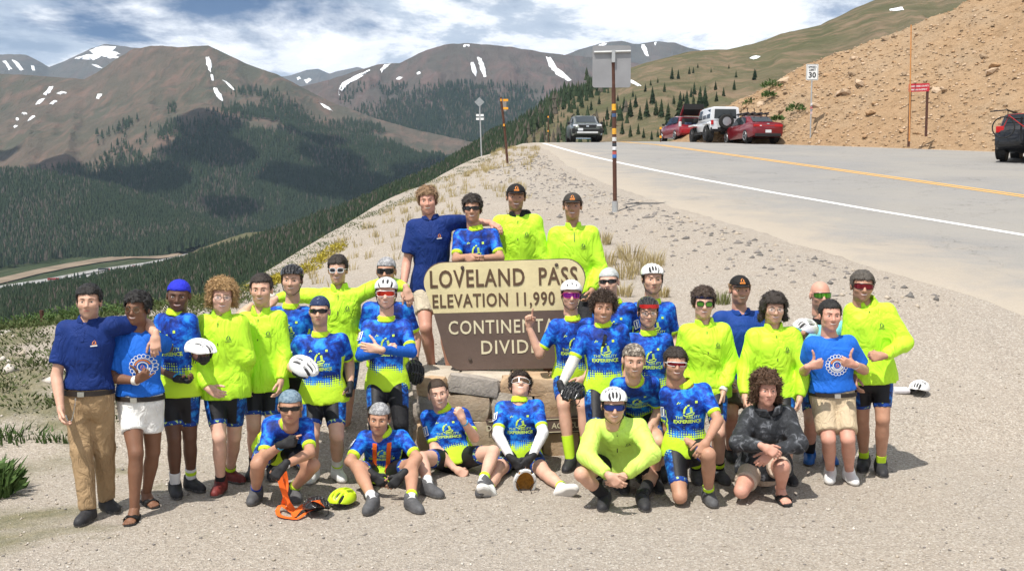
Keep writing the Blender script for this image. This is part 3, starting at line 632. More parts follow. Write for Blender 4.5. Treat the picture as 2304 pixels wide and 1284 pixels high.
def m_hair(name, c):
    m, t, b = new_mat(name); p = t.obj(); st = t.n('ShaderNodeMapping'); st.inputs['Scale'].default_value = (1, 1, .35); t.L.new(p, st.inputs[0])
    n = t.noise(st.outputs[0], 120, 4, .7, .6); t.put(b.inputs['Base Color'], t.ramp(n, [(.3, tuple(x * .45 for x in c)), (.55, c), (.75, tuple(min(1, x * 1.7) for x in c))]))
    b.inputs['Roughness'].default_value = .5; t.put(b.inputs['Normal'], t.bump(n, .8, .012)); return m
HAIR = {'black': m_hair('black_hair', (.014, .012, .011)), 'brown': m_hair('brown_hair', (.055, .032, .02)), 'dark': m_hair('dark_brown_hair', (.03, .02, .014)), 'blond': m_hair('blond_hair', (.46, .29, .13)), 'sandy': m_hair('sandy_hair', (.27, .16, .08)), 'auburn': m_hair('auburn_curls', (.10, .05, .025)), 'grey': m_hair('greying_hair', (.10, .085, .07))}
def m_jersey():
    m, t, b = new_mat('blue_lime_jersey'); co = t.attr('tco'); s = t.sep(co); rnd = t.n('ShaderNodeObjectInfo').outputs['Random']
    sh = t.n('ShaderNodeVectorMath', operation='ADD'); t.L.new(co, sh.inputs[0]); cb = t.n('ShaderNodeCombineXYZ'); t.L.new(t.math('MULTIPLY', rnd, 3.0), cb.inputs[2]); t.L.new(cb.outputs[0], sh.inputs[1]); q = sh.outputs[0]
    n1 = t.noise(q, 9, 5, .62, .5); n2 = t.noise(q, 26, 4, .6)
    blue = t.ramp(t.math('ADD', t.math('MULTIPLY', n1, .75), t.math('MULTIPLY', n2, .25)), [(.36, (.006, .013, .075)), (.45, (.006, .03, .24)), (.52, (.008, .08, .50)), (.60, (.02, .26, .80)), (.68, (.03, .33, .86))])
    # halftone fade into lime towards the hem
    fx = t.math('SUBTRACT', t.math('FRACT', t.math('MULTIPLY', s[0], 52.0)), .5); fy = t.math('SUBTRACT', t.math('FRACT', t.math('MULTIPLY', s[1], 52.0)), .5)
    dot = t.math('SQRT', t.math('ADD', t.math('MULTIPLY', fx, fx), t.math('MULTIPLY', fy, fy)))
    lev = t.math('SUBTRACT', 1.42, t.math('MULTIPLY', t.math('ADD', s[1], t.math('MULTIPLY', t.math('SUBTRACT', n1, .5), .22)), 6.6))
    lime = t.math('MULTIPLY', t.math('SUBTRACT', lev, dot), 8.0, clamp=True)
    side = t.math('MULTIPLY', t.math('SUBTRACT', t.math('ABSOLUTE', s[2]), 1.0), 1.0, clamp=True)
    LIME = (.56, .84, .035)
    body = t.mix(lime, blue, t.mix(t.math('MULTIPLY', n2, .5), LIME, (.47, .74, .04)))
    arm = t.attr('arm', 'Fac'); side_p = t.attr('side', 'Fac')
    body = t.mix(t.math('MULTIPLY', t.math('SUBTRACT', side_p, .80), 14.0, clamp=True), body, LIME)
    cuff = t.math('MULTIPLY', t.math('SUBTRACT', arm, .86), 60.0, clamp=True)
    slv = t.math('GREATER_THAN', arm, .05)
    col = t.mix(slv, body, blue); col = t.mix(cuff, col, LIME)
    t.put(b.inputs['Base Color'], col); b.inputs['Roughness'].default_value = .62; b.inputs['Specular IOR Level'].default_value = .25
    t.put(b.inputs['Normal'], t.bump(t.noise(t.obj(), 16, 4, .6, .8), .45, .015)); return m
def m_bib():
    m, t, b = new_mat('black_blue_cycling_shorts'); co = t.attr('tco'); lat = t.attr('side', 'Fac'); th = t.attr('arm', 'Fac'); s = t.sep(co)
    n1 = t.noise(co, 22, 5, .62, .4)
    blue = t.ramp(n1, [(.38, (.006, .02, .09)), (.5, (.008, .06, .30)), (.64, (.02, .22, .62))])
    fx = t.math('SUBTRACT', t.math('FRACT', t.math('MULTIPLY', s[2], 52.0)), .5); fy = t.math('SUBTRACT', t.math('FRACT', t.math('MULTIPLY', s[1], 52.0)), .5)
    dot = t.math('SQRT', t.math('ADD', t.math('MULTIPLY', fx, fx), t.math('MULTIPLY', fy, fy)))
    tint = t.math('MULTIPLY', t.math('SUBTRACT', t.math('SUBTRACT', .75, t.math('MULTIPLY', th, 2.2)), dot), 8.0, clamp=True)
    blue = t.mix(tint, blue, (.45, .70, .25))
    f = t.math('MULTIPLY', t.math('SUBTRACT', lat, .42), 25.0, clamp=True); hem = t.math('MULTIPLY', t.math('SUBTRACT', th, .88), 60.0, clamp=True)
    col = t.mix(f, (.010, .010, .013), blue); col = t.mix(hem, col, t.mix(t.ramp(t.noise(co, 45, 2, .5), [(.60, 0.0), (.64, 1.0)]), (.01, .05, .28), (.45, .65, .20)))
    t.put(b.inputs['Base Color'], col); b.inputs['Roughness'].default_value = .55; b.inputs['Specular IOR Level'].default_value = .3
    t.put(b.inputs['Normal'], t.bump(t.noise(t.obj(), 25, 3, .6, .5), .25, .01)); return m
def m_cloth(name, c, folds=.5, scale=11, rough=.75, var=.10, weave=True, sheen=.0):
    if name in MATS: return MATS[name]
    m, t, b = new_mat(name); p = t.obj()
    t.put(b.inputs['Base Color'], t.ramp(t.noise(p, 7, 4, .6), [(.3, tuple(x * (1 - var) for x in c)), (.7, tuple(min(1, x * (1 + var)) for x in c))]))
    b.inputs['Roughness'].default_value = rough; b.inputs['Specular IOR Level'].default_value = .25
    st = t.n('ShaderNodeMapping'); st.inputs['Scale'].default_value = (1, 1, .55); t.L.new(p, st.inputs[0])
    rg = t.math('ABSOLUTE', t.math('SUBTRACT', t.noise(st.outputs[0], scale * .8, 3, .5, 1.4), .5)); h = t.math('ADD', t.math('ADD', t.math('MULTIPLY', t.noise(st.outputs[0], scale * .6, 3, .5, .8), .7), t.math('MULTIPLY', t.math('MINIMUM', rg, .16), 2.2)), t.math('MULTIPLY', t.noise(p, 300, 2), .03))
    t.put(b.inputs['Normal'], t.bump(h, folds, .03)); return m
def m_camo(name, stops, scale):
    m, t, b = new_mat(name); t.put(b.inputs['Base Color'], t.ramp(t.noise(t.obj(), scale, 4, .6, .8), stops)); b.inputs['Roughness'].default_value = .85
    t.put(b.inputs['Normal'], t.bump(t.noise(t.obj(), 18, 4, .6, .8), .6, .02)); return m
M_JERSEY, M_BIB = m_jersey(), m_bib()
M_LIME = m_cloth('lime_trim', (.56, .84, .035), .2, 20)
M_NEON = m_cloth('neon_yellow_jacket', (.52, .90, .04), .8, 6.5, .55, .05)
M_NEON2 = m_cloth('pale_neon_jacket', (.56, .80, .14), .8, 6.5, .55, .05)
CLOTH = {'jersey': M_JERSEY, 'bib': M_BIB, 'neon': M_NEON, 'neon2': M_NEON2, 'navy': m_cloth('navy_polo', (.007, .028, .155), .55, 12), 'blue': m_cloth('blue_polo', (.012, .055, .27), .45, 10), 'royal': m_cloth('royal_blue_tee', (.015, .14, .62), .5, 10),
         'khaki': m_cloth('khaki_twill', (.36, .245, .135), .7, 12), 'beige': m_cloth('beige_twill', (.50, .40, .27), .6, 12), 'stone': m_cloth('stone_shorts', (.55, .48, .37), .6, 12), 'white': m_cloth('white_cotton', (.78, .78, .76), .6, 12), 'olive': m_cloth('dark_olive_shorts', (.10, .085, .065), .6, 12), 'black': m_cloth('black_cloth', (.012, .012, .014), .5, 12), 'pink': m_cloth('pale_sand_shorts', (.56, .45, .36), .6, 12),
         'sky': m_cloth('sky_blue_vest', (.22, .66, .78), .5, 12), 'slate': m_cloth('dark_grey_trousers', (.02, .02, .024), .5, 12), 'hoodie': m_camo('black_grey_hoodie', [(.42, (.014, .016, .02)), (.56, (.035, .038, .045)), (.66, (.16, .17, .19))], 14), 'bluesleeve': m_cloth('blue_arm_warmer', (.012, .10, .46), .4, 16), 'whitesleeve': m_cloth('white_arm_sleeve', (.78, .79, .82), .3, 20), 'palesleeve': m_cloth('pale_arm_sleeve', (.66, .63, .58), .3, 20)}
CLOTH['sleeve'] = m_camo('navy_lime_sleeve', [(.46, (.008, .015, .08)), (.56, (.01, .03, .20)), (.60, (.45, .70, .05))], 16)
M_BLACK = mat('black_plastic', (.012, .012, .013), .35, var=.1); M_WHITE_SHELL = mat('white_helmet_shell', (.80, .80, .80), .3, var=.03, coat=.3); M_BLACK_SHELL = mat('black_helmet_shell', (.018, .018, .02), .22, var=.1, coat=.5); M_LIME_SHELL = mat('lime_helmet_shell', (.58, .80, .02), .3, var=.05, coat=.3); M_RED_TRIM = mat('red_trim', (.55, .02, .02), .4); M_GLOVE = mat('black_glove', (.016, .016, .018), .7, var=.3, bump=.3); M_LINER = mat('dark_foam', (.03, .03, .032), .8)
M_ORANGE = mat('orange_webbing', (.85, .14, .015), .7, var=.12, scale=20); M_GREYSHOE = mat('grey_mesh_shoe', (.085, .085, .09), .75, var=.25, scale=20, bump=.3); M_DARKSHOE = mat('charcoal_shoe', (.025, .025, .028), .65, var=.3, scale=20, bump=.3); M_WHITESHOE = mat('white_leather_shoe', (.76, .76, .75), .45, var=.06); M_REDSHOE = mat('dark_red_shoe', (.14, .02, .018), .6, var=.4, scale=25); M_BLUESHOE = mat('blue_shoe', (.01, .10, .36), .45, var=.1); M_SOLE = mat('grey_sole', (.13, .125, .12), .8); M_PALE_SOLE = mat('pale_sole', (.55, .53, .50), .7)
M_SOCK = {'white': mat('white_sock', (.74, .74, .74), .9, var=.06, bump=.3, bscale=150), 'black': mat('black_sock', (.014, .014, .016), .9, var=.2), 'lime': mat('lime_sock', (.54, .80, .03), .9, var=.08), 'blue': mat('blue_sock', (.02, .05, .30), .9, var=.1)}
M_BELT = mat('dark_leather_belt', (.02, .014, .011), .5, var=.2); M_STEEL = mat('steel', (.6, .6, .58), .3, .9, var=.08)
def lens(name, c, metal=.7, rough=.12):
    if name in MATS: return MATS[name]
    m, t, b = new_mat(name); b.inputs['Base Color'].default_value = (*c, 1); b.inputs['Metallic'].default_value = metal; b.inputs['Roughness'].default_value = rough; return m
def m_clear():
    m, t, b = new_mat('clear_lens'); b.inputs['Base Color'].default_value = (.9, .9, .9, 1); b.inputs['Alpha'].default_value = .18; b.inputs['Roughness'].default_value = .08; return m
LENS = {'black': lens('black_lens', (.012, .012, .014), .0, .12), 'red': lens('red_mirror_lens', (.62, .05, .03)), 'purple': lens('purple_mirror_lens', (.30, .03, .34)), 'green': lens('green_mirror_lens', (.12, .36, .05)), 'blue': lens('blue_mirror_lens', (.03, .06, .30)), 'brown': lens('brown_lens', (.10, .055, .03), .2), 'wine': lens('wine_mirror_lens', (.22, .02, .03)), 'clear': m_clear()}
# ---------------------------------------------------------------- head, hair and head wear, drawn once (x right, y up, z to the front)
HC = {}
def head_mesh(smile):
    k_ = ('head', smile)
    if k_ in HC: return HC[k_]
    S = Solid(); S.ball((0, .035, -.015), (.074, .083, .095), .02); S.ball((0, -.022, .020), (.061, .085, .066), .03); S.ball((0, -.070, .024), (.052, .042, .052), .03); S.ball((0, -.098, .058), .019, .025)
    for x in (-1, 1):
        S.ball((x * .038, -.022, .056), .025, .025); S.ball((x * .078, -.006, -.012), (.010, .033, .019), .008); S.ball((x * .011, -.033, .091), .0085, .01)
        S.limb((x * .012, .024, .080), (x * .046, .022, .062), [(0, .010), (1, .009)], .015)
    S.limb((0, .014, .083), (0, -.028, .104), [(0, .0075), (1, .012)], .012)
    S.limb((-.019, -.055, .080), (.019, -.055, .080), [(0, .006), (.5, .009), (1, .006)], .010); S.limb((-.017, -.068, .078), (.017, -.068, .078), [(0, .006), (.5, .009), (1, .006)], .010)
    S.limb((0, -.06, -.02), (0, -.16, -.032), [(0, .055), (1, .056)], .03)
    for x in (-1, 1):
        c = vec(x * .031, .004, .092); S.sub.append(((lambda c: lambda P: np.sqrt(((P - c) ** 2).sum(-1)) - .0135)(c), .012))
    V, Fq = S.mesh(.0058); E = Solid()
    for x in (-1, 1): E.ball((x * .031, .002, .0735), (.0125, .0060, .0105), 0)
    V2, F2 = E.mesh(.0034); c = V[Fq].mean(1); mi = np.zeros(len(Fq), int)
    x, y, z = c[:, 0], c[:, 1], c[:, 2]; yy = y - (7.0 if smile else 1.5) * x * x
    def skinned(xs, lo, hi, up):                       # a thin strip lying on the face
        P = np.array([(q, w, .0) for q, a, b in zip(xs, lo, hi) for w in (a, (a + b) / 2, b)]); za, zb = np.full(len(P), .02), np.full(len(P), .14)
        for _ in range(14):
            m_ = (za + zb) / 2; P[:, 2] = m_; f = S(P)
            for fn, kk in S.sub: f = -smin(-f, fn(P), kk)
            za, zb = np.where(f < 0, m_, za), np.where(f < 0, zb, m_)
        P[:, 2] = zb + up; n = len(xs); return P, np.array([(3 * i + j, 3 * i + 3 + j, 3 * i + 4 + j, 3 * i + 1 + j) for i in range(n - 1) for j in (0, 1)])
    ex = []; cv = 9.0 if smile else 1.0; w_ = .025 if smile else .021; xs = np.linspace(-w_, w_, 13); tap = np.sqrt(np.maximum(0, 1 - (xs / w_) ** 2)); mid = -.0605 + cv * xs ** 2; op = (.0036 if smile else .0004) * tap
    ex.append((*skinned(xs, mid + op, mid + op + .0045 * tap, .0008), 1)); ex.append((*skinned(xs, mid - op - .0060 * tap, mid - op, .0008), 1))
    if smile: ex.append((*skinned(xs, mid - op, mid + op, .0004), 2))
    for sd in (-1, 1): q = np.linspace(0, 1, 9); xb = sd * (.013 + .034 * q); yb = .0205 + .0065 * np.sin(q * 2.3); th = .0030 * (1 - .6 * q); ex.append((*skinned(xb[::sd], (yb - th)[::sd], (yb + th)[::sd], .0012), 5))
    c2 = V2[F2].mean(1); m2 = np.where(np.hypot(np.abs(c2[:, 0]) - .031, c2[:, 1] - .002) < .0062, 4, 3)
    VV, FF, MM = [V, V2], [Fq, F2 + len(V)], [mi, m2]; n = len(V) + len(V2)
    for a, b_, c_ in ex: VV.append(a); FF.append(b_ + n); MM.append(np.full(len(b_), c_)); n += len(a)
    HC[k_] = (np.concatenate(VV), np.concatenate(FF), np.concatenate(MM)); return HC[k_]
def hair_mesh(style):
    if ('hair', style) in HC: return HC[('hair', style)]
    a, low, hl, na, nf, ext = {'short': (.010, -.035, .066, .003, 60, 0), 'buzz': (.0045, -.03, .062, .0012, 90, 0), 'messy': (.018, -.040, .060, .009, 42, 0), 'crop': (.013, -.035, .058, .005, 55, 0), 'curly': (.026, -.075, .060, .014, 38, .05), 'bigcurly': (.036, -.10, .056, .020, 34, .085), 'wavy': (.024, -.115, .052, .010, 34, .075), 'shortcurly': (.020, -.040, .056, .010, 52, 0)}[style.replace('_u', '')]
    S = Solid(); S.ball((0, .038, -.018), (.076 + a, .086 + a, .097 + a), .02)
    if ext:
        for x in (-1, 1): S.limb((x * .072, .03, -.02), (x * (.076 + .2 * ext), -ext - .01, -.022), [(0, .03), (1, .026 if style != 'bigcurly' else .036)], .03)
        S.limb((0, .0, -.075), (0, -ext - .01, -.075), [(0, .055), (1, .05)], .03)
    S.clip.append(lambda P: ((low + (hl - low) * sstep(-.025 if not ext else -.005, .042, P[..., 2] - np.where(np.abs(P[..., 0]) > .07, .03, 0))) - P[..., 1]) * .8)
    if style.endswith('_u'): S.clip.append(lambda P: P[..., 1] - .052); S.clip.append(lambda P: P[..., 2] - .03)
    V, Fq = S.mesh(.005, lambda P: na * fbm(P[..., 0] * nf, P[..., 1] * nf * .8, P[..., 2] * nf, 2) * 1.4)
    # loose locks standing off the surface
    rn = np.random.RandomState(len(style)); A, B_, C_, D_ = (V[Fq[:, i]] for i in range(4)); N_ = np.cross(C_ - A, D_ - B_); N_ /= np.linalg.norm(N_, axis=1)[:, None] + 1e-9; ce = (A + B_ + C_ + D_) / 4
    curl = 'curly' in style; n = 2600 if curl else 1900; k = rn.randint(0, len(Fq), n); c, nn = ce[k], N_[k]; flow = np.stack([c[:, 0] * 3, -.55 - 0 * c[:, 0], -.25 + 0 * c[:, 0]], 1) + rn.normal(0, .95 if curl else .40, (n, 3)); flow -= nn * (flow * nn).sum(1)[:, None]; flow /= np.linalg.norm(flow, axis=1)[:, None] + 1e-9
    d = flow + nn * (rn.uniform(.3, 1.2, (n, 1)) if curl else rn.uniform(.05, .42, (n, 1))); d /= np.linalg.norm(d, axis=1)[:, None]; L_ = {'buzz': .006, 'short': .020, 'crop': .022}.get(style.replace('_u', ''), .030) * rn.uniform(.5, 1.3, (n, 1)); sd = np.cross(d, nn); sd /= np.linalg.norm(sd, axis=1)[:, None] + 1e-9; sd *= .0030
    c = c - nn * .002; Q = np.stack([c - sd, c + sd, c + d * L_ * .6 + sd * .8, c + d * L_ + nn * (-.004 if not curl else .004)], 1); ok = Q[:, 3, 2] < np.where((Q[:, 3, 1] < .045) & (np.abs(Q[:, 3, 0]) < .066), .05, 1)
    if style.endswith('_u'): ok &= Q[:, 3, 1] < .05
    Q = Q[ok]; Fq2 = np.arange(len(Q) * 4).reshape(-1, 4) + len(V); HC[('hair', style)] = (np.r_[V, Q.reshape(-1, 3)], np.r_[Fq, Fq2]); return HC[('hair', style)]
def obj_mesh(key, V, Fq, smooth=True):
    if key not in HC: HC[key] = mesh_np(key[0], V, Fq, smooth)
    return HC[key]
def helmet_parts(vents):
    if ('helmet', vents) in HC: return HC[('helmet', vents)]
    c = vec(0, .050, -.012); r = vec(.093, .088, .128)
    def edge(P): return (.040 + .020 * sstep(.02, .11, P[..., 2]) - .022 * sstep(-.04, -.12, P[..., 2])) - P[..., 1]
    S = Solid(); S.ball(c, r, 0); S.clip.append(edge); S.clip.append(lambda P: .0 - ((np.sqrt((((P - c) / (r - .022)) ** 2).sum(-1)) - 1) * .07))
    rows = {'road': [-.062, -.038, -.0135, .0135, .038, .062], 'trail': [-.055, -.02, .02, .055], 'smooth': [-.045, 0, .045]}[vents]
    for x in rows:
        for z0, z1 in ({'road': ((.045, .105), (-.045, .02), (-.105, -.068)), 'trail': ((.03, .09), (-.09, -.02)), 'smooth': ((.05, .08), (-.09, -.06))}[vents]):
            y = lambda z, x=x: c[1] + r[1] * math.sqrt(max(.02, 1 - (x / r[0]) ** 2 - ((z - c[2]) / r[2]) ** 2))
            A, B = vec(x, y(z0), z0), vec(x * .92, y(z1), z1); w = .0098 if vents == 'road' else .0105
            S.sub.append(((lambda A, B, w: lambda P: np.sqrt(((P - A - np.clip(((P - A) @ (B - A)) / ((B - A) @ (B - A)), 0, 1)[..., None] * (B - A)) ** 2 * [1, .35, 1]).sum(-1)) - w)(A, B, w), .003))
    V, Fq = S.mesh(.0042); sh = obj_mesh(('helmet_shell', vents), V, Fq)
    I = Solid(); I.ball(c, r - .013, 0); I.clip.append(lambda P: edge(P) + .002); I.clip.append(lambda P: .0 - ((np.sqrt((((P - c) / (r - .026)) ** 2).sum(-1)) - 1) * .07)); V, Fq = I.mesh(.006); ln = obj_mesh(('helmet_liner', vents), V, Fq)
    m = MB()
    for x in (-1, 1):
        m.tube([(x * .080, .045, .02), (x * .081, -.02, .012), (x * .062, -.085, .03), (x * .02, -.118, .045), (0, -.121, .047)], .0035, 5); m.tube([(x * .080, .04, -.05), (x * .083, -.02, .010)], .0035, 5)
    HC[('helmet', vents)] = (sh, ln, m.me('chin_strap', True)); return HC[('helmet', vents)]
def cap_parts():
    if 'cap' in HC: return HC['cap']
    S = Solid(); S.ball((0, .040, -.014), (.084, .090, .105), 0); S.clip.append(lambda P: .048 - P[..., 1] - .02 * sstep(0, -.1, P[..., 2])); V, Fq = S.mesh(.005); dome = obj_mesh(('cap_crown',), V, Fq)
    V, Fc = [], []; nx, nz = 13, 7
    for lay in (0, 1):
        for j in range(nz):
            for i in range(nx):
                u = i / (nx - 1) * 2 - 1; q = j / (nz - 1); x = .074 * u * (1 - .12 * q * q); zb = -.014 + .103 * math.sqrt(max(0, 1 - (x / .086) ** 2)) - .006; z = zb + q * (.078 * math.sqrt(max(.0, 1 - (u * .96) ** 2)) + .004)
                V.append((x, .052 - 3.4 * x * x - .10 * (z - zb) * q - .004 * lay, z))
    g = lambda l, j, i: l * nx * nz + j * nx + i
    for j in range(nz - 1):
        for i in range(nx - 1): Fc += [(g(0, j, i), g(0, j, i + 1), g(0, j + 1, i + 1), g(0, j + 1, i)), (g(1, j, i), g(1, j + 1, i), g(1, j + 1, i + 1), g(1, j, i + 1))]
    for i in range(nx - 1): Fc.append((g(0, nz - 1, i), g(0, nz - 1, i + 1), g(1, nz - 1, i + 1), g(1, nz - 1, i)))
    HC['cap'] = (dome, mesh_np('visor', V, Fc)); return HC['cap']
def bandana_mesh(tail):
    k = ('bandana', tail)
    if k in HC: return HC[k]
    S = Solid(); S.ball((0, .037, -.017), (.082, .091, .104), 0); S.clip.append(lambda P: (.050 - .055 * sstep(.05, -.06, P[..., 2])) - P[..., 1])
    if tail: S.limb((0, -.005, -.105), (-.03, -.075, -.10), [(0, .018), (1, .02)], .02); S.clip = []; S.clip.append(lambda P: (np.where(P[..., 2] < -.075, -.12, .050 - .055 * sstep(.05, -.06, P[..., 2]))) - P[..., 1])
    HC[k] = mesh_np('bandana', *S.mesh(.005, lambda P: .0016 * fbm(P[..., 0] * 30, P[..., 1] * 60, P[..., 2] * 30, 2))); return HC[k]
def band_mesh():
    if 'band' in HC: return HC['band']
    S = Solid(); S.ball((0, .040, -.018), (.090, .10, .112), 0); S.clip.append(lambda P: .043 - P[..., 1] - .03 * sstep(.05, -.1, P[..., 2])); S.clip.append(lambda P: P[..., 1] - .074 + .03 * sstep(.05, -.1, P[..., 2])); HC['band'] = mesh_np('headband', *S.mesh(.005)); return HC['band']
def glasses_parts(kind):
    k = ('glasses', kind)
    if k in HC: return HC[k]
    LL = []; L, Fm = MB(), MB(); q = lambda ph, o=0: (math.sin(ph) * (.073 + o), .024 + math.cos(ph) * (.072 + o))
    if kind in ('round', 'clear', 'square'):
        for sx in (-1, 1):
            cx, rx, ry = sx * .033, (.020 if kind == 'round' else .026), (.020 if kind == 'round' else .019); P = []
            for i in range(16):
                a = 2 * math.pi * i / 16; ca, sa = math.cos(a), math.sin(a)
                if kind == 'square': ca, sa = math.copysign(abs(ca) ** .55, ca), math.copysign(abs(sa) ** .55, sa)
                x = cx + rx * ca; P.append((x, .003 + ry * sa, .101 - 6.5 * x * x * .8))
            LL.append(MB().add(P, [tuple(range(16))]).me('lens', True)); Fm.tube(P + [P[0]], .0032 if kind == 'square' else .0016, 5, False)
        Fm.tube([(-.012, .008, .101), (0, .010, .104), (.012, .008, .101)], .0018, 5)
    else:
        hi, lo = {'wrap': (.017, -.013), 'mask': (.024, -.022)}[kind]; n = 29; P, Q = [], []
        for i in range(n):
            ph = (i / (n - 1) * 2 - 1) * 1.18; x, z = q(ph, .004); a = abs(x); l = lo * (1 - .55 * math.exp(-(a / .012) ** 2)) * (1 - .5 * sstep(.055, .073, a)); h = hi * (1 - .25 * sstep(.04, .073, a)); P.append((x, .006 + float(l), z - .001)); Q.append((x, .006 + float(h), z))
        L.add(P + Q, [(i, i + 1, n + i + 1, n + i) for i in range(n - 1)]); Fm.tube(Q, .0032, 5); 
        if kind == 'mask': Fm.tube(P, .0022, 5)
        else: Fm.tube(P[:1] + P[2:12] , .0018, 5); Fm.tube(P[17:], .0018, 5)
    for sx in (-1, 1): Fm.tube([(sx * .066, .010, .062), (sx * .079, .010, .03), (sx * .081, .010, -.015), (sx * .079, -.012, -.035)], .0028, 5)
    HC[k] = (LL or [L.me('lens', True)], Fm.me('frame', True)); return HC[k]
# ---------------------------------------------------------------- hands (x thumb side, y fingers, z out of the palm) and feet (z toes, y up)
def hand_mesh(pose, glove=False):
    key = ('hand', pose, glove)
    if key in HC: return HC[key]
    S = Solid(); g = .0022 if glove else 0
    curl = {'relaxed': [(22, 30, 18), (26, 34, 20), (30, 36, 22), (34, 38, 24)], 'fist': [(80, 95, 50)] * 4, 'point': [(4, 6, 4), (82, 95, 55), (84, 95, 55), (84, 95, 55)], 'thumb': [(80, 95, 50)] * 4, 'open': [(6, 8, 5), (4, 7, 5), (6, 9, 5), (10, 10, 6)], 'grip': [(48, 52, 30)] * 4, 'shaka': [(80, 95, 50), (82, 95, 50), (80, 90, 50), (10, 14, 8)]}[pose]
    base = [(.030, .090), (.0105, .095), (-.0095, .090), (-.028, .080)]; ln = [.072, .080, .074, .058]; rr = [.0088, .009, .0086, .0076]
    S.limb((0, -.03, 0), (0, .02, 0), [(0, .026), (1, .027)], .02)
    for (bx, by), r in zip(base, rr): S.limb((bx * .62, .015, 0), (bx, by, 0), [(0, .015 + g), (1, r + .003 + g)], .014)
    S.ball((.020, .030, .006), (.018, .030, .015), .015)
    for (bx, by), l, r, cu in zip(base, ln, rr, curl):
        p = vec(bx, by, 0); a = 0; spread = bx * 1.6
        for n_, (f_, c_) in enumerate(zip((.45, .31, .24), cu)):
            if glove and n_ > 0: break
            a += rad(c_); d = vec(spread * math.cos(a), math.cos(a), math.sin(a)); q = p + unit(d) * l * f_; S.limb(p, q, [(0, r + g), (1, r * (.94 if n_ < 2 else .8) + g)], .005); p = q
    th = {'relaxed': [(.62, .74, .25), (.35, .9, .3), (.2, .95, .3)], 'open': [(.8, .6, .15), (.7, .7, .1), (.6, .8, .1)], 'fist': [(.55, .75, .45), (-.1, .75, .65), (-.75, .4, .5)], 'point': [(.55, .75, .45), (-.1, .75, .65), (-.75, .4, .5)], 'thumb': [(.85, .5, .2), (1, .12, .0), (1, -.10, 0)], 'grip': [(.6, .6, .55), (.3, .7, .65), (.1, .8, .6)], 'shaka': [(.85, .5, .2), (1, .12, .0), (1, -.10, 0)]}[pose]
    p = vec(.022, .022, .006)
    for n_, (d, l) in enumerate(zip(th, (.046, .034, .028))):
        if glove and n_ > 1: break
        q = p + unit(d) * l; S.limb(p, q, [(0, .0125 - .001 * n_ + g), (1, .0105 - .001 * n_ + g)], .006); p = q
    if glove: S.limb((0, -.035, 0), (0, .01, 0), [(0, .031), (1, .030)], .01)
    HC[key] = S.mesh(.006); return HC[key]
def shoe_mesh(kind):
    key = ('shoe', kind)
    if key in HC: return HC[key]
    S = Solid()
    if kind == 'foot':
        S.limb((0, .0, -.02), (0, -.045, .05), [(0, .040), (1, .036)], .03); S.limb((0, -.058, -.04), (.0, -.062, .11), [(0, .030), (.6, .032), (1, .026)], .03); S.ball((.0, -.064, .105), (.046, .018, .05), .02)
        for i, x in enumerate((-.032, -.013, .004, .019, .032)): S.limb((x, -.066, .13), (x * 1.02, -.070, (.178, .18, .175, .166, .155)[i]), [(0, .011), (1, .0095 if i else .012)], .006)
        S.clip.append(lambda P: -.080 - P[..., 1]); V, Fq = S.mesh(.005); mi = np.zeros(len(Fq), int)
    else:
        S.limb((0, .02, -.022), (0, -.03, -.018), [(0, .046), (1, .048)], .03); S.limb((0, -.02, .0), (0, -.052, .10), [(0, .047), (1, .040)], .04); S.limb((0, -.056, -.045), (.0, -.060, .135), [(0, .037), (.35, .036), (.7, .046), (1, .036)], .03)
        S.clip.append(lambda P: -.086 - .004 * np.sin(P[..., 2] * 12) - P[..., 1]); S.clip.append(lambda P: P[..., 1] - (.035 - .25 * np.maximum(P[..., 2], -.02)) if kind != 'high' else P[..., 1] - .06)
        V, Fq = S.mesh(.0075); V = V.copy(); sole = V[:, 1] < -.064; V[sole, 0] *= 1.07; c = V[Fq].mean(1); mi = (c[:, 1] < -.066).astype(int)
    HC[key] = (V, Fq, mi); return HC[key]
# ---------------------------------------------------------------- a posed, dressed person
TW = [(-.14, .100, .085), (-.08, .150, .105), (0, .168, .115), (.08, .160, .108), (.18, .142, .100), (.30, .156, .112), (.40, .168, .115), (.46, .160, .102), (.51, .115, .080), (.56, .062, .062)]
_tv = [q[0] for q in TW]
UPPER = [(0, .054), (.4, .048), (1, .040)]; FORE = [(0, .041), (.25, .044), (1, .028)]
THIGH = [(0, .088), (.35, .083), (1, .056)]; SHIN = [(0, .054), (.12, .054), (.34, .058), (.7, .043), (1, .036)]
LOG = []
def w3(v): return vec(v[0], -v[2], v[1])               # (right, up, towards the viewer) -> world
def reach(P, px, py, L, s):
    if isinstance(s, (int, float)): return at(px, py, s)
    a, sl = ray(px, py); d = unit((a, 1, sl)); o = vec(0, 0, CAMZ); b = d @ (o - P); c = (o - P) @ (o - P) - L * L; q = b * b - c
    t = -b if q < 0 else (-b - math.sqrt(q) if s == 'n' else -b + math.sqrt(q)); return o + d * t
def bend(Hp, A, px, py, L1, L2):                      # the knee on its sight line that best suits both bones
    a, sl = ray(px, py); Ys = np.linspace(min(Hp[1], A[1]) - .6, max(Hp[1], A[1]) + .3, 180); P = np.stack([a * Ys, Ys, CAMZ + sl * Ys], 1)
    c = (np.linalg.norm(P - Hp, axis=1) - L1) ** 2 + (np.linalg.norm(P - A, axis=1) - L2) ** 2 + .02 * np.maximum(0, Ys - (Hp[1] + A[1]) / 2); return P[np.argmin(c)]
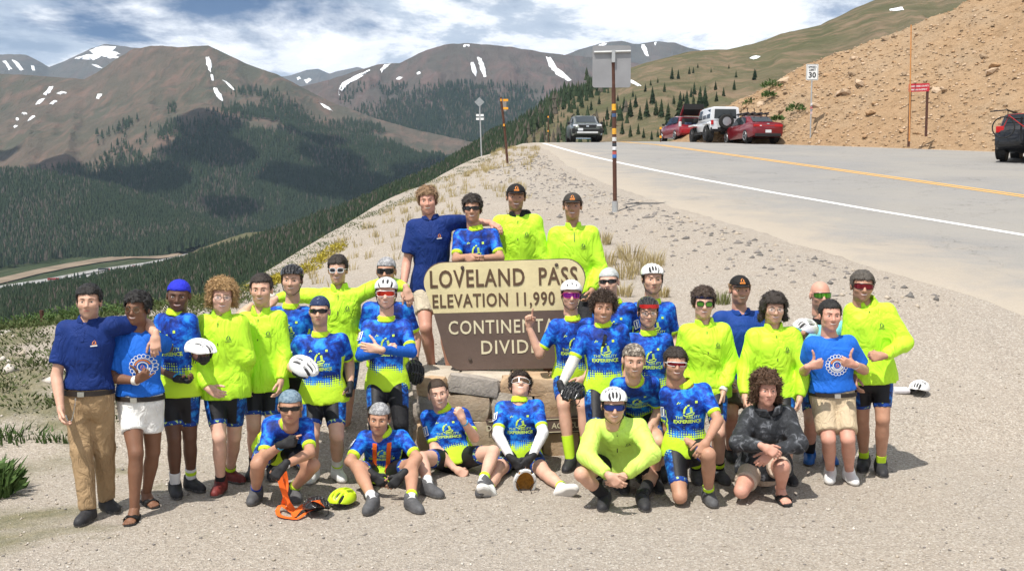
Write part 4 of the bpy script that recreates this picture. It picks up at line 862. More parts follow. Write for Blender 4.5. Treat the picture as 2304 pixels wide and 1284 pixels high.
def text_poly(txt, size, bold=0.0):
    key = ('text', txt, size, bold)
    if key in HC: return HC[key]
    cu = bpy.data.curves.new('t', 'FONT'); cu.body = txt; cu.size = size; cu.align_x = 'CENTER'; cu.offset = bold; cu.resolution_u = 2
    ob = bpy.data.objects.new('t', cu); me = bpy.data.meshes.new_from_object(ob)
    V = np.array([tuple(v.co)[:2] for v in me.vertices]); Fc = [tuple(p.vertices) for p in me.polygons]
    bpy.data.objects.remove(ob); bpy.data.meshes.remove(me); bpy.data.curves.remove(cu); HC[key] = (V, Fc); return HC[key]
def rect(x0, y0, x1, y1): return np.array([(x0, y0), (x1, y0), (x1, y1), (x0, y1)]), [(0, 1, 2, 3)]
def stroke(pts, w):                                    # a flat ribbon
    P = np.array(pts, float); V = []; 
    for i in range(len(P)):
        d = unit(P[min(i + 1, len(P) - 1)] - P[max(i - 1, 0)]); n = np.array([-d[1], d[0]]) * w / 2; V += [P[i] + n, P[i] - n]
    return np.array(V), [(2 * i, 2 * i + 1, 2 * i + 3, 2 * i + 2) for i in range(len(P) - 1)]
def shift(S, dx, dy, sc=1.0): return S[0] * sc + [dx, dy], S[1]
def boot_emblem():                                     # winged-foot badge: a heel-to-toe sole, shin strokes and toes fanned above
    E = [stroke([(-.036, -.030), (-.020, -.046), (.010, -.040), (.040, -.036), (.050, -.022), (.030, -.016), (.008, -.024), (-.012, -.028)], .008), stroke([(-.030, -.022), (-.026, .010), (-.010, .036)], .014), stroke([(-.004, .040), (.012, .044)], .010)]
    for a, q in ((.30, .020), (.62, .010), (.95, -.002), (1.3, -.012)): E.append(stroke([(.012 + .004 * a, .030 - .03 * a), (.030 + .006 * a, .034 - .032 * a)], .008))
    return E
M_PRINT = mat('lime_print', (.62, .86, .10), .6, var=.05); M_WPRINT = mat('white_print', (.80, .82, .84), .6, var=.04); M_DPRINT = mat('dark_print', (.05, .09, .05), .6, var=.05); M_OPRINT = mat('orange_print', (.75, .25, .04), .6, var=.05); M_ZIP = mat('black_zip', (.015, .015, .015), .5)
def person(s):
    H = s.get('H', 1.78); k = H / 1.78; bulk = s.get('bulk', 1.0); belly = s.get('belly', 0.0); Y = s['Y']; gz = s.get('gz', 0.0); rs = random.Random(int(s['hd'][0]))
    pt = lambda q: at(q[0], q[1], Y + (q[2] if len(q) > 2 else 0))
    hips = [pt(q) for q in s['hp']]; sho = [pt(q) for q in s['sh']]; p0 = (hips[0] + hips[1]) / 2; S_ = (sho[0] + sho[1]) / 2
    sho = [S_ + (q - S_) * s.get('shw', .90) for q in sho]; hips = [p0 + unit(h - p0) * .088 * k * (bulk ** .5) for h in hips]
    u = unit(S_ - p0); Lt = np.linalg.norm(S_ - p0); rh = unit(hips[1] - hips[0]); rsx = unit(sho[1] - sho[0]); bow = w3(s.get('bow', (0, 0, 0)))
    fw = unit(np.cross(rsx, u)); fw0 = unit(np.cross(rh, u))
    hs = s.get('hs', 1.05) * k ** .5; ya, pi_, ro = (rad(q) for q in s.get('look', (0, 0, 0)))
    hc = at(s['hd'][0], s['hd'][1], Y + s.get('hdy', -.03))
    f_ = vec(math.sin(ya) * math.cos(pi_), -math.cos(ya) * math.cos(pi_), math.sin(pi_)); r0 = vec(math.cos(ya), math.sin(ya), 0)
    u0 = unit(np.cross(f_, r0)); r_ = r0 * math.cos(ro) - u0 * math.sin(ro); u_ = u0 * math.cos(ro) + r0 * math.sin(ro)
    HM = np.eye(4); fw_ = s.get('fw', 1.0 + .09 * rs.random()); fh_ = .97 + .06 * rs.random(); HM[:3, 0] = r_ * hs * fw_; HM[:3, 1] = u_ * hs * fh_; HM[:3, 2] = f_ * hs; HM[:3, 3] = hc
    neck = hc - u_ * .075 * hs - f_ * .022 * hs
    ua, fa, th, sn = .295 * k, .255 * k, .425 * k, .425 * k
    elb, wri, kne, ank = [], [], [], []
    for i in (0, 1):
        e_, w_ = s['arms'][i][:2]; E = reach(sho[i], *e_[:2], ua, e_[2]); W = reach(E, *w_[:2], fa, w_[2]); elb.append(E); wri.append(W)
        k_, a_ = s['legs'][i][:2]
        if a_[2] == 'g': A = at_z(a_[0], a_[1], gz + .088); K = bend(hips[i], A, *k_[:2], th, sn)
        else: K = reach(hips[i], *k_[:2], th, k_[2]); A = reach(K, *a_[:2], sn, a_[2])
        if A[2] < gz + .06 and not s.get('free'): A[2] = gz + .06
        kne.append(K); ank.append(A)
        LOG.append((s['hd'], i, [round(float(np.linalg.norm(q)), 2) for q in (E - sho[i], W - E, K - hips[i], A - K)], round(float(Lt), 2), round(float(p0[2]), 2), [round(float(q[2]), 2) for q in (K, A)]))
    root = vec(p0[0], p0[1], gz)
    e = empty('person', root, 0, s['label'], 'person', 'cyclists and helpers posing at the summit sign'); inv = Matrix.Translation(-Vector(root))
    def child(name, me, par=None, M=None, mt=None):
        o = bpy.data.objects.new(name, me); COL.objects.link(o); o.parent = par or e
        if par is None or par is e: o.matrix_parent_inverse = inv
        if M is not None: o.matrix_basis = Matrix([list(q) for q in M])
        if mt is not None:
            if len(me.materials) == 0: me.materials.append(None)
            o.material_slots[0].link = 'OBJECT'; o.material_slots[0].material = mt
        return o
    # --- torso as a profile swept up the spine
    def tor(infl=0.0, vlo=-.14, vhi=.56, di=None, top=False):
        sc = .50 / Lt; tw = [(a, max(b, .190), max(c, .124)) if (top and a < .05) else ((a, b + .012, c + .008) if (top and a < .1) else (a, b, c)) for a, b, c in TW]
        W = [(q[1] * k * bulk + infl) for q in tw]; D = [(q[2] * k * bulk * (1 + (belly if q[0] <= .32 and (q[0] >= 0 or top) else 0)) + (infl if di is None else di)) for q in tw]; R = max(W) + .02
        def fr(P):
            q = P - p0; v = (q @ u) * sc; t = np.clip(v / .5, -.3, 1.15); c = q - (t * Lt)[..., None] * u - (4 * np.clip(t, 0, 1) * (1 - np.clip(t, 0, 1)))[..., None] * bow
            r = rh + (rsx - rh) * np.clip(t, 0, 1)[..., None]; f = fw0 + (fw - fw0) * np.clip(t, 0, 1)[..., None]
            return v, (c * r).sum(-1), (c * f).sum(-1)
        def fn(P):
            v, x, f = fr(P); w, d = np.interp(v, _tv, W), np.interp(v, _tv, D); b_ = 1 + (belly * .9 if belly else 0) * 0
            D_ = (np.sqrt((x / w) ** 2 + (f / d) ** 2) - 1) * np.minimum(w, d); return np.maximum(np.maximum(D_, (v - vhi) / sc), (vlo - v) / sc)
        a, b = p0 - u * .16, S_ + u * .08; return fn, np.minimum(a, b) - R, np.maximum(a, b) + R, fr
    def girdle(S, infl, kk=.04, tmax=None, full=False, lo=None):
        for i in (0, 1):
            S.limb(S_ + u * .016 * k, sho[i] - u * .004, [(0, .056 * k * bulk ** .5 + infl * .6), (1, .050 * k * bulk ** .5 + infl * .6)], kk)
            pu = [(a, r * k * bulk ** .6) for a, r in UPPER]
            if lo: pu = [(0, lo[0] * k * bulk ** .5), (1, lo[1] * k * bulk ** .5)]
            S.limb(sho[i], elb[i], pu, kk, tmax, None, infl if not lo else 0)
    Bd = Solid(); fn, lo_, hi_, fr = tor(-.008); Bd.add(fn, lo_, hi_, .03); girdle(Bd, 0)
    Bd.limb(S_ + u * -.01, neck, [(0, .062 * k * bulk ** .5), (.5, .055 * hs), (1, .054 * hs)], .035)
    for i in (0, 1):
        Bd.limb(elb[i], wri[i], [(a, r * k * bulk ** .5) for a, r in FORE], .015); Bd.limb(hips[i], kne[i], [(a, r * k * bulk ** .7) for a, r in THIGH], .04); Bd.limb(kne[i], ank[i], [(a, r * k * bulk ** .5) for a, r in SHIN], .02)
    V, Fq = Bd.mesh(.0158); mi = np.zeros(len(Fq), int); parts = [(V, Fq, mi)]
    hv, hf, hm = head_mesh(s.get('smile', True)); hm = hm.copy()
    if s['id'] in (1, 7, 9, 17, 26, 28, 31, 33): q_ = hv[hf].mean(1); hm[(hm == 0) & (q_[:, 1] < -.040 + .9 * np.maximum(0, .035 - q_[:, 2])) & (q_[:, 1] > -.125) & (q_[:, 2] > -.02) & ~((np.abs(q_[:, 0]) < .018) & (q_[:, 1] > -.050))] = 6
    parts.append((hv @ HM[:3, :3].T + hc, hf, hm))
    gl = []
    for i in (0, 1):
        pose = s['arms'][i][2] if len(s['arms'][i]) > 2 else 'relaxed'; o = s['arms'][i][3] if len(s['arms'][i]) > 3 else {}
        y_ = unit(w3(o['d'])) if 'd' in o else unit(wri[i] - elb[i]); n_ = w3(o['n']) if 'n' in o else vec(1 if i == 0 else -1, 0, 0); n_ = unit(n_ - y_ * (n_ @ y_)); x_ = np.cross(y_, n_) * (1 if i == 0 else -1)
        M = np.stack([x_, y_, n_], 1) * k * 1.03; hv, hf = hand_mesh(pose); O = wri[i] + y_ * .012
        parts.append((hv @ M.T + O, hf if i == 0 else hf[:, ::-1], np.zeros(len(hf), int)))
        if i in s.get('gloves', ()): gl.append((i, pose, M, O))
    feet = []
    for i in (0, 1):
        lg = s['legs'][i]; hd = rad(lg[2] if len(lg) > 2 else 0); o = lg[3] if len(lg) > 3 else {}
        z_ = unit(w3(o['d'])) if 'd' in o else vec(math.sin(hd), -math.cos(hd), 0); y_ = w3(o['up']) if 'up' in o else vec(0, 0, 1)
        if 'd' in o and 'up' not in o: y_ = kne[i] - ank[i]
        y_ = unit(y_ - z_ * (y_ @ z_)); x_ = np.cross(y_, z_); feet.append((np.stack([x_, y_, z_], 1) * k, ank[i]))
    shoe = s.get('shoe', 'dark')
    if shoe == 'slide':
        for M, O in feet: fv, ff, fm = shoe_mesh('foot'); parts.append((fv @ M.T + O, ff, fm))
    n = 0; VV, FF, MM = [], [], []
    for a, b, c in parts: VV.append(a); FF.append(b + n); MM.append(c); n += len(a)
    skin = SKIN[s.get('skin', 'light')]; hairm = HAIR[s.get('hair', ('short', 'brown'))[1]] if s.get('hair', 1) else HAIR['brown']
    me = mesh_np('body', np.concatenate(VV), np.concatenate(FF), True, [skin, M_LIP, M_TEETH, M_EYE, M_IRIS, hairm, STUBBLE[s.get('skin', 'light')]], np.concatenate(MM)); child('body', me)
    for i, pose, M, O in gl:
        hv, hf = hand_mesh(pose, True); child('glove', mesh_np('glove', hv @ M.T + O, hf if i == 0 else hf[:, ::-1], True, [M_GLOVE]))
    # --- shoes and socks
    SH = {'dark': (M_DARKSHOE, M_SOLE), 'grey': (M_GREYSHOE, M_SOLE), 'white': (M_WHITESHOE, M_PALE_SOLE), 'red': (M_REDSHOE, M_SOLE), 'blue': (M_BLUESHOE, M_SOLE)}
    for i, (M, O) in enumerate(feet):
        if shoe == 'slide':
            m = MB(); m.add([tuple(M @ vec(x, y, z) + O) for y in (-.088, -.074) for x, z in ((-.03, -.085), (.03, -.085), (.045, .0), (.052, .09), (.046, .165), (.01, .195), (-.03, .19), (-.05, .13), (-.046, .02))], [tuple(range(9)), tuple(range(17, 8, -1))] + [(a, 9 + a, 9 + (a + 1) % 9, (a + 1) % 9) for a in range(9)])
            for j in range(2): m.add([tuple(M @ vec(x, y, z + .035 * 0) + O) for z in (.055, .125) for x, y in ((-.056, -.076), (-.050, -.045), (-.022, -.026 - .10 * (z - .055)), (.022, -.026 - .10 * (z - .055)), (.050, -.048), (.057, -.076))], [(a, a + 1, a + 7, a + 6) for a in range(5)])
            child('sandal', m.me('sandal', True, M_SHOE_TREAD)); continue
        V, Fq, mi = shoe_mesh('low'); child('shoe', mesh_np('shoe', V @ M.T + O, Fq, True, SH[shoe], mi))
        if s.get('sock'):
            c1, c2, t0 = s['sock'] if len(s['sock']) == 3 else (*s['sock'], .72); A = kne[i] + (ank[i] - kne[i]) * t0; B = ank[i] + (ank[i] - kne[i]) * .06; r0 = np.interp(t0, [q[0] for q in SHIN], [q[1] for q in SHIN]) * k * bulk ** .5 + .004
            child('sock', MB().tube([A, (A + B) / 2, B], [r0, r0 * .93, .041 * k], 14).me('sock', True, M_SOCK[c1]))
            if c2 and (i in s.get('bands', (0, 1))): C = kne[i] + (ank[i] - kne[i]) * (max(t0, .78)); Dd = unit(ank[i] - kne[i]) * .032; child('ankle_band', MB().tube([C, C + Dd], [.046 * k * bulk ** .5] * 2, 14).me('ankle_band', True, M_SOCK[c2]))
    # --- bottoms
    bk, bc, bt = s['bottom']; G = Solid()
    if bk == 'bib':
        f2, l2, h2, _ = tor(.006, -.14, .12); G.add(f2, l2, h2, .03)
        for i in (0, 1): G.limb(hips[i], kne[i], [(a, r * k * bulk ** .7 + .007) for a, r in THIGH], .03, bt)
        nz = None
    elif bk == 'shorts':
        f2, l2, h2, _ = tor(.016, -.14, .12); G.add(f2, l2, h2, .03)
        for i in (0, 1): G.limb(hips[i], kne[i], [(0, .096 * k * bulk ** .7), (.5, .090 * k * bulk ** .7), (1, .086 * k * bulk ** .7)], .014, bt)
        nz = lambda P: .006 * fbm(P[..., 0] * 14, P[..., 1] * 14, P[..., 2] * 7, 2)
    else:
        f2, l2, h2, _ = tor(.012, -.14, .12); G.add(f2, l2, h2, .03)
        for i in (0, 1): G.limb(hips[i], kne[i], [(0, .104 * k * bulk ** .7), (1, .080 * k * bulk ** .7)], .03); G.limb(kne[i], ank[i], [(0, .080 * k), (.5, .072 * k), (1, .064 * k)], .03, bt)
        nz = lambda P: .007 * fbm(P[..., 0] * 12, P[..., 1] * 12, P[..., 2] * 16, 2)
    V, Fq = G.mesh(.0155, nz); me = mesh_np({'bib': 'cycling_shorts', 'shorts': 'shorts', 'pants': 'trousers', 'tights': 'tights'}[bk], V, Fq, True, [CLOTH[bc]])
    if bk == 'bib':
        lat = np.full(len(V), -1.0); tt = np.zeros(len(V)); best = np.full(len(V), 9.0)
        for i in (0, 1):
            d = kne[i] - hips[i]; q = V - hips[i]; t = np.clip((q @ d) / (d @ d), -.25, 1); c = q - t[:, None] * d; dist = np.linalg.norm(c, axis=1); o_ = rh * (1 if i else -1); o_ = unit(o_ - d * (o_ @ d) / (d @ d)); m_ = dist < best; best = np.where(m_, dist, best)
            lat = np.where(m_, (c @ o_) / np.maximum(dist, .02), lat); tt = np.where(m_, np.clip(t, 0, 1) / bt, tt)
        for nm, ar in (('side', lat), ('arm', tt)): me.attributes.new(nm, 'FLOAT', 'POINT').data.foreach_set('value', ar.astype(np.float32))
        co = np.stack([V @ rh, (V - p0) @ u, (V - p0) @ fw0], 1); me.attributes.new('tco', 'FLOAT_VECTOR', 'POINT').data.foreach_set('vector', co.astype(np.float32).ravel())
    child(me.name.split('.')[0], me)
    if s.get('warmers'):
        G = Solid()
        for i in (0, 1): G.limb(hips[i], kne[i], [(a, r * k + .008) for a, r in THIGH], .02, None, .6); G.limb(kne[i], ank[i], [(a, r * k + .006) for a, r in SHIN], .02, .97)
        child('leg_warmers', mesh_np('leg_warmers', *G.mesh(.0145), True, [CLOTH['black']]))
    # --- top
    tk, tc = s['top']; T = Solid(); sleeve = s.get('sleeve', {'jersey': .80, 'polo': .74, 'tee': .80, 'vest': .80}.get(tk)); hem = s.get('hem', {'jersey': -.055, 'polo': -.05, 'tee': -.05, 'jacket': -.07, 'hoodie': -.05, 'vest': -.05}[tk])
    infl = {'jersey': .011, 'polo': .020, 'tee': .022, 'jacket': .028, 'hoodie': .036, 'vest': .012}[tk]; f2, l2, h2, fr = tor(infl, hem, .535, None, True); T.add(f2, l2, h2, .03)
    if tk in ('jersey', 'vest'): girdle(T, infl, .03, sleeve); nz = lambda P: .0035 * fbm(P[..., 0] * 16, P[..., 1] * 16, P[..., 2] * 16, 2)
    elif tk in ('polo', 'tee'): girdle(T, infl, .035, sleeve, lo=(.070, .074)); nz = lambda P: .007 * fbm(P[..., 0] * 11, P[..., 1] * 11, P[..., 2] * 13, 2)
    else:
        girdle(T, infl, .04, None, lo=(.074, .068))
        for i in (0, 1): T.limb(elb[i], wri[i], [(0, .066 * k * bulk ** .4), (.6, .056 * k), (.97, .041 * k)], .03, .97)
        nz = lambda P: .020 * np.abs(fbm(P[..., 0] * 7, P[..., 1] * 7, P[..., 2] * 4.5 + P[..., 0] * 4, 2)) - .007 + .004 * fbm(P[..., 0] * 15, P[..., 1] * 15, P[..., 2] * 9, 2)
    T.clip.append(lambda P: .0 - (np.linalg.norm(P - neck - np.clip(((P - neck) @ unit(S_ - neck)), -.1, .0)[..., None] * unit(S_ - neck), axis=-1) - .060 * hs))
    V, Fq = T.mesh(.0148, nz); me = mesh_np({'jersey': 'cycling_jersey', 'polo': 'polo_shirt', 'tee': 't_shirt', 'jacket': 'wind_jacket', 'hoodie': 'hooded_sweatshirt', 'vest': 'gilet'}[tk], V, Fq, True, [CLOTH[tc]]); v_, x_, f_2 = fr(V)
    arm = np.zeros(len(V)); best = np.abs(f2(V)) * 1.0
    for i in (0, 1):
        d = elb[i] - sho[i]; q = V - sho[i]; t = (q @ d) / (d @ d); dd = np.abs(np.linalg.norm(q - np.clip(t, 0, 1)[:, None] * d, axis=1) - .055 * k - infl); m_ = (dd < best) & (t > .16); arm = np.where(m_, np.clip(t / (sleeve or 1), 0.06, 1.2), arm)
    me.attributes.new('arm', 'FLOAT', 'POINT').data.foreach_set('value', arm.astype(np.float32)); me.attributes.new('tco', 'FLOAT_VECTOR', 'POINT').data.foreach_set('vector', np.stack([x_, v_, f_2], 1).astype(np.float32).ravel())
    ang = np.abs(x_) / (np.hypot(x_, f_2 * 1.35) + 1e-6); side = np.where((arm < .01) & (v_ < .37), ang * np.where(np.abs(x_) > .11, 1, 0), 0); side = np.where(side > .93, 1.0, side * .6); me.attributes.new('side', 'FLOAT', 'POINT').data.foreach_set('value', side.astype(np.float32))
    top = child(me.name.split('.')[0], me)
    # collar
    nd = unit(neck - S_); C = Solid(); cb = S_ + u * .046 * k + fw * .006
    chh, cr = {'jersey': (.058, .072), 'polo': (.050, .080), 'tee': (.026, .074), 'jacket': (.082, .080), 'hoodie': (.070, .105), 'vest': (.055, .076)}[tk]
    rn = cr * k * bulk ** .4; C.limb(cb, cb + nd * chh * k, [(0, rn * 1.10), (1, rn * (.93 if tk != 'hoodie' else 1.1))], .01, .92, .0)
    C.clip.append(lambda P: .0 - (np.linalg.norm(P - cb - ((P - cb) @ nd)[..., None] * nd, axis=-1) - rn * .80)); 
    if tk in ('polo', 'jacket', 'hoodie') or s.get('open'):
        op = s.get('open', .45 if tk != 'polo' else .6); C.clip.append(lambda P: np.minimum(((P - cb) @ fw) - .02, op * (((P - cb) @ nd) + .01) * 1.0 - np.abs((P - cb) @ rsx)))
    cm = {'jersey': M_LIME, 'vest': CLOTH['black']}.get(tk, CLOTH[s.get('collar', tc)]); V, Fq = C.mesh(.0085)
    if len(V): child('collar', mesh_np('collar', V, Fq, True, [cm]))
    if s.get('hood'): Hd = Solid(); Hd.limb(S_ - rsx * .075 + u * .055 - fw * .05, S_ + rsx * .085 + u * .075 - fw * .05, [(0, .045), (1, .055)], .02); Hd.limb(S_ + rsx * .085 + u * .075 - fw * .05, S_ + rsx * .07 + u * .03 + fw * .05, [(0, .05), (1, .03)], .02); child('hood', mesh_np('hood', *Hd.mesh(.008, lambda P: .006 * fbm(P[..., 0] * 25, P[..., 1] * 25, P[..., 2] * 25, 2)), True, [CLOTH[s['hood']]]))
    # prints that follow the cloth
    def onto(shapes, mt, name='print', lift=.004):
        n = 0; XY, FF = [], []
        for P, Fc in shapes: XY.append(P); FF += [tuple(i + n for i in f) for f in Fc]; n += len(P)
        XY = np.concatenate(XY); t = XY[:, 1] / .5; B = p0 + (t * Lt)[:, None] * u + (4 * np.clip(t, 0, 1) * (1 - np.clip(t, 0, 1)))[:, None] * bow; r = rh + (rsx - rh) * np.clip(t, 0, 1)[:, None]; f = fw0 + (fw - fw0) * np.clip(t, 0, 1)[:, None]
        lo, hi = np.full(len(XY), .0), np.full(len(XY), .30); g = lambda q: B + r * XY[:, :1] * k + f * q[:, None]
        body = lambda P: T(P) + (nz(P) if nz else 0)
        for _ in range(12): m_ = (lo + hi) / 2; ins = body(g(m_)) < 0; lo = np.where(ins, m_, lo); hi = np.where(ins, hi, m_)
        o = child(name, mesh_np(name, g(hi + lift), FF, False, [mt]), top); o.matrix_parent_inverse = Matrix.Identity(4); o['kind'] = 'stuff'; return o
    pr = s.get('print', {'jersey': 'team', 'jacket': 'jacket', 'polo': 'badge', 'tee': 'ring'}.get(tk))
    if pr == 'team':
        Sx = [shift(text_poly('THE  ABILITY', .034), 0, .298), shift(text_poly('EXPERIENCE', .040, .0014), 0, .260), rect(-.095, .250, .095, .253)] + [shift(q, .0, .368, 1.05) for q in boot_emblem()]
        onto(Sx, M_PRINT); onto([rect(.060, .425, .080, .445), stroke([(-.085, .425), (-.072, .445), (-.066, .430), (-.058, .440)], .006)], M_PRINT)
    elif pr == 'jacket':
        zl = s.get('zip', .15); onto([rect(-.0035, .50 - zl, .0035, .52)], M_ZIP, 'zip'); onto([shift(q, .085, .405, .42) for q in boot_emblem()] + [rect(.060, .376, .110, .380)], M_DPRINT)
    elif pr == 'badge':
        onto([shift(q, .085, .405, .34) for q in boot_emblem()], M_OPRINT); onto([rect(.062, .380, .108, .388)], M_WPRINT)
        onto([rect(-.012, .42, .012, .50)], CLOTH['black'] if 0 else CLOTH[tc], 'placket', .006)
    elif pr == 'ring':
        cx, cy = s.get('ringc', (0, .30)); Q = []
        for i in range(18):
            a = 2 * math.pi * i / 18; q = [(cx + .083 * math.cos(a) + .015 * math.cos(b), cy + .083 * math.sin(a) + .015 * math.sin(b)) for b in np.linspace(0, 2 * math.pi, 9)]; Q.append(stroke(q, .005))
        circ = lambda r: [(cx + r * math.cos(a), cy + r * math.sin(a)) for a in np.linspace(0, 2 * math.pi, 25)]
        Q += [stroke(circ(.066), .004), stroke(circ(.036), .008), stroke(circ(.050)[13:24], .014)]; onto(Q, M_WPRINT)
        onto([stroke(circ(.053)[1:12], .012)], M_OPRINT, 'print', .005); onto([shift(q, cx, cy, .38) for q in boot_emblem()], M_OPRINT, 'print', .005)
    if s.get('patch') is not None and tk == 'jersey':  # white framed patch on the sleeve
        i = s['patch']; d = unit(elb[i] - sho[i]); c = sho[i] + (elb[i] - sho[i]) * .45; out = unit(fw * .8 + rsx * (.6 if i else -.6)); out = unit(out - d * (out @ d)); sx = np.cross(d, out); r = .071 * k; M_ = [(-1, -1), (1, -1), (1, 1), (-1, 1)]
        def pa(x, y): ang = x / r; return c + d * y + (out * math.cos(ang) + sx * math.sin(ang)) * r
        m = MB()
        for a, b in (((-.028, -.042), (-.020, .042)), ((.020, -.042), (.028, .042)), ((-.028, .034), (.028, .042)), ((-.028, -.042), (.028, -.034)), ((-.008, -.03), (.006, .03))): m.add([tuple(pa(x, y)) for x, y in ((a[0], a[1]), (b[0], a[1]), (b[0], b[1]), (a[0], b[1]))], [(0, 1, 2, 3)])
        o = child('sleeve_patch', m.me('sleeve_patch', True, M_WPRINT), top); o.matrix_parent_inverse = Matrix.Identity(4)
    if tk == 'vest':
        for i in (0, 1): G = Solid(); G.limb(sho[i], elb[i], [(a, r * k + .020) for a, r in UPPER], .02, .86, .12); child('jersey_sleeve', mesh_np('jersey_sleeve', *G.mesh(.013), True, [CLOTH['sleeve']]))
    if s.get('armwear'):
        for i, c in s['armwear']:
            G = Solid(); G.limb(sho[i], elb[i], [(a, r * k + .006) for a, r in UPPER], .02, None, .6); G.limb(elb[i], wri[i], [(a, r * k + .005) for a, r in FORE], .02, .97); child('arm_sleeve', mesh_np('arm_sleeve', *G.mesh(.013), True, [CLOTH[c]]))
    for i, t_, c in s.get('wrist', ()):
        A = wri[i] + (elb[i] - wri[i]) * t_; Dd = unit(wri[i] - elb[i]) * (.012 if c != 'watch' else .03); mm = M_BLACK if c == 'watch' else mat('wristband_' + c, {'blue': (.03, .35, .65), 'white': (.75, .75, .74), 'black': (.02, .02, .02), 'pale': (.7, .66, .6)}[c], .6); child('wristband' if c != 'watch' else 'wrist_watch', MB().tube([A, A + Dd * (3 if c == 'pale' else 1)], .036 * k, 12).me('wristband', True, mm))
    if s.get('belt'):
        sc = Lt / .5; m = []; V_ = []
        for hgt in (.030, .066):
            for j in range(40):
                a = 2 * math.pi * j / 40; w = np.interp(hgt, _tv, [q[1] for q in TW]) * k * bulk + .032; d_ = np.interp(hgt, _tv, [q[2] for q in TW]) * k * bulk * (1 + belly) + .030; V_.append(p0 + u * hgt * sc + rh * w * math.cos(a) + fw0 * d_ * math.sin(a))
        child('belt', mesh_np('belt', V_, [(j, (j + 1) % 40, 40 + (j + 1) % 40, 40 + j) for j in range(40)], True, [M_BELT])); bx = p0 + u * .046 * sc + fw0 * ((np.interp(.046, _tv, [q[2] for q in TW]) * k * bulk) * (1 + belly) + .034); child('buckle', MB().box(bx, (.05, .008, .036), ax=(rh, fw0, u)).me('buckle', False, M_STEEL))
    # --- hair and head wear
    if s.get('hair', 1):
        st, c = s.get('hair', ('short', 'brown')); st += '_u' if s.get('wear') and s['wear'][0] != 'band' else ''; hd_ = HC.get(('hairme', st))
        if hd_ is None: hd_ = HC[('hairme', st)] = mesh_np('hair', *hair_mesh(st))
        child('hair', hd_, None, HM, HAIR[c])
    wear = s.get('wear')
    if wear:
        if wear[0] == 'helmet':
            sh_, ln_, cs_ = helmet_parts(wear[2]); Hm = HM.copy(); h = child('helmet', sh_, None, Hm, wear[1])
            for nm, q, mt in (('liner', ln_, M_LINER), ('chin_strap', cs_, M_BLACK)): o = child(nm, q, h, None, mt); o.matrix_parent_inverse = Matrix.Identity(4)
            if len(wear) > 3: o = child('visor_glasses', glasses_parts('wrap')[0][0], h, np.array(Matrix.Translation((0, .055, .018)) @ Matrix.Scale(1.12, 4)), wear[3]); o.matrix_parent_inverse = Matrix.Identity(4)
        elif wear[0] == 'cap':
            d_, v_ = cap_parts(); h = child('cap', d_, None, HM, wear[1]); o = child('visor', v_, h, None, wear[1]); o.matrix_parent_inverse = Matrix.Identity(4)
            me = MB(); 
            for P, Fc in [shift(q, .0, .088, .38) for q in boot_emblem()] + [rect(-.022, .062, .022, .072)]: me.add([(x, y, -.014 + .107 * math.sqrt(max(0, 1 - (x / .086) ** 2 - ((y - .04) / .092) ** 2)) + .003) for x, y in P], Fc)
            o = child('cap_badge', me.me('cap_badge', False), h, None, M_OPRINT if s.get('capbadge') else M_WPRINT); o.matrix_parent_inverse = Matrix.Identity(4)
        elif wear[0] == 'bandana': child('bandana', bandana_mesh(wear[2]), None, HM, wear[1])
        elif wear[0] == 'band': child('headband', band_mesh(), None, HM, wear[1])
    if s.get('eye'):
        kd, lc, fc = s['eye']; l_, f3 = glasses_parts(kd); h = child('glasses' if lc == 'clear' else 'sunglasses', f3, None, HM, fc); 
        for q in l_: o = child('lens', q, h, None, LENS[lc]); o.matrix_parent_inverse = Matrix.Identity(4)
    s['out'] = dict(e=e, wri=wri, elb=elb, sho=sho, p0=p0, u=u, fw=fw, S=S_, ank=ank, top=top, child=child, onto=onto, Lt=Lt, rsx=rsx, HM=HM)
    return s['out']
M_BANDANA = {'blue': m_cloth('blue_bandana', (.02, .03, .50), .5, 20), 'navy': m_camo('navy_bandana', [(.45, (.012, .025, .08)), (.62, (.02, .04, .11)), (.68, (.35, .40, .5))], 60), 'slate': m_camo('slate_bandana', [(.40, (.10, .16, .22)), (.6, (.22, .30, .36))], 40), 'grey': m_camo('grey_bandana', [(.42, (.20, .20, .21)), (.6, (.42, .42, .43))], 45), 'pale': m_camo('pale_grey_cap', [(.42, (.40, .42, .41)), (.6, (.52, .54, .53))], 20), 'camo': m_camo('camouflage_bandana', [(.40, (.06, .05, .04)), (.52, (.22, .18, .14)), (.64, (.46, .42, .36))], 45)}
M_CAP = m_cloth('black_cap', (.014, .013, .013), .3, 20); M_CAP2 = m_cloth('charcoal_cap', (.045, .04, .035), .3, 20); M_WFRAME = mat('white_frame', (.78, .78, .78), .35, var=.02); M_RFRAME = mat('magenta_frame', (.45, .02, .15), .35, var=.02); M_GFRAME = mat('thin_metal_frame', (.25, .2, .15), .35, .6)
J, B = ('jersey', 'jersey'), ('bib', 'bib', .76)
dn = {'d': (0, -1, .12)}
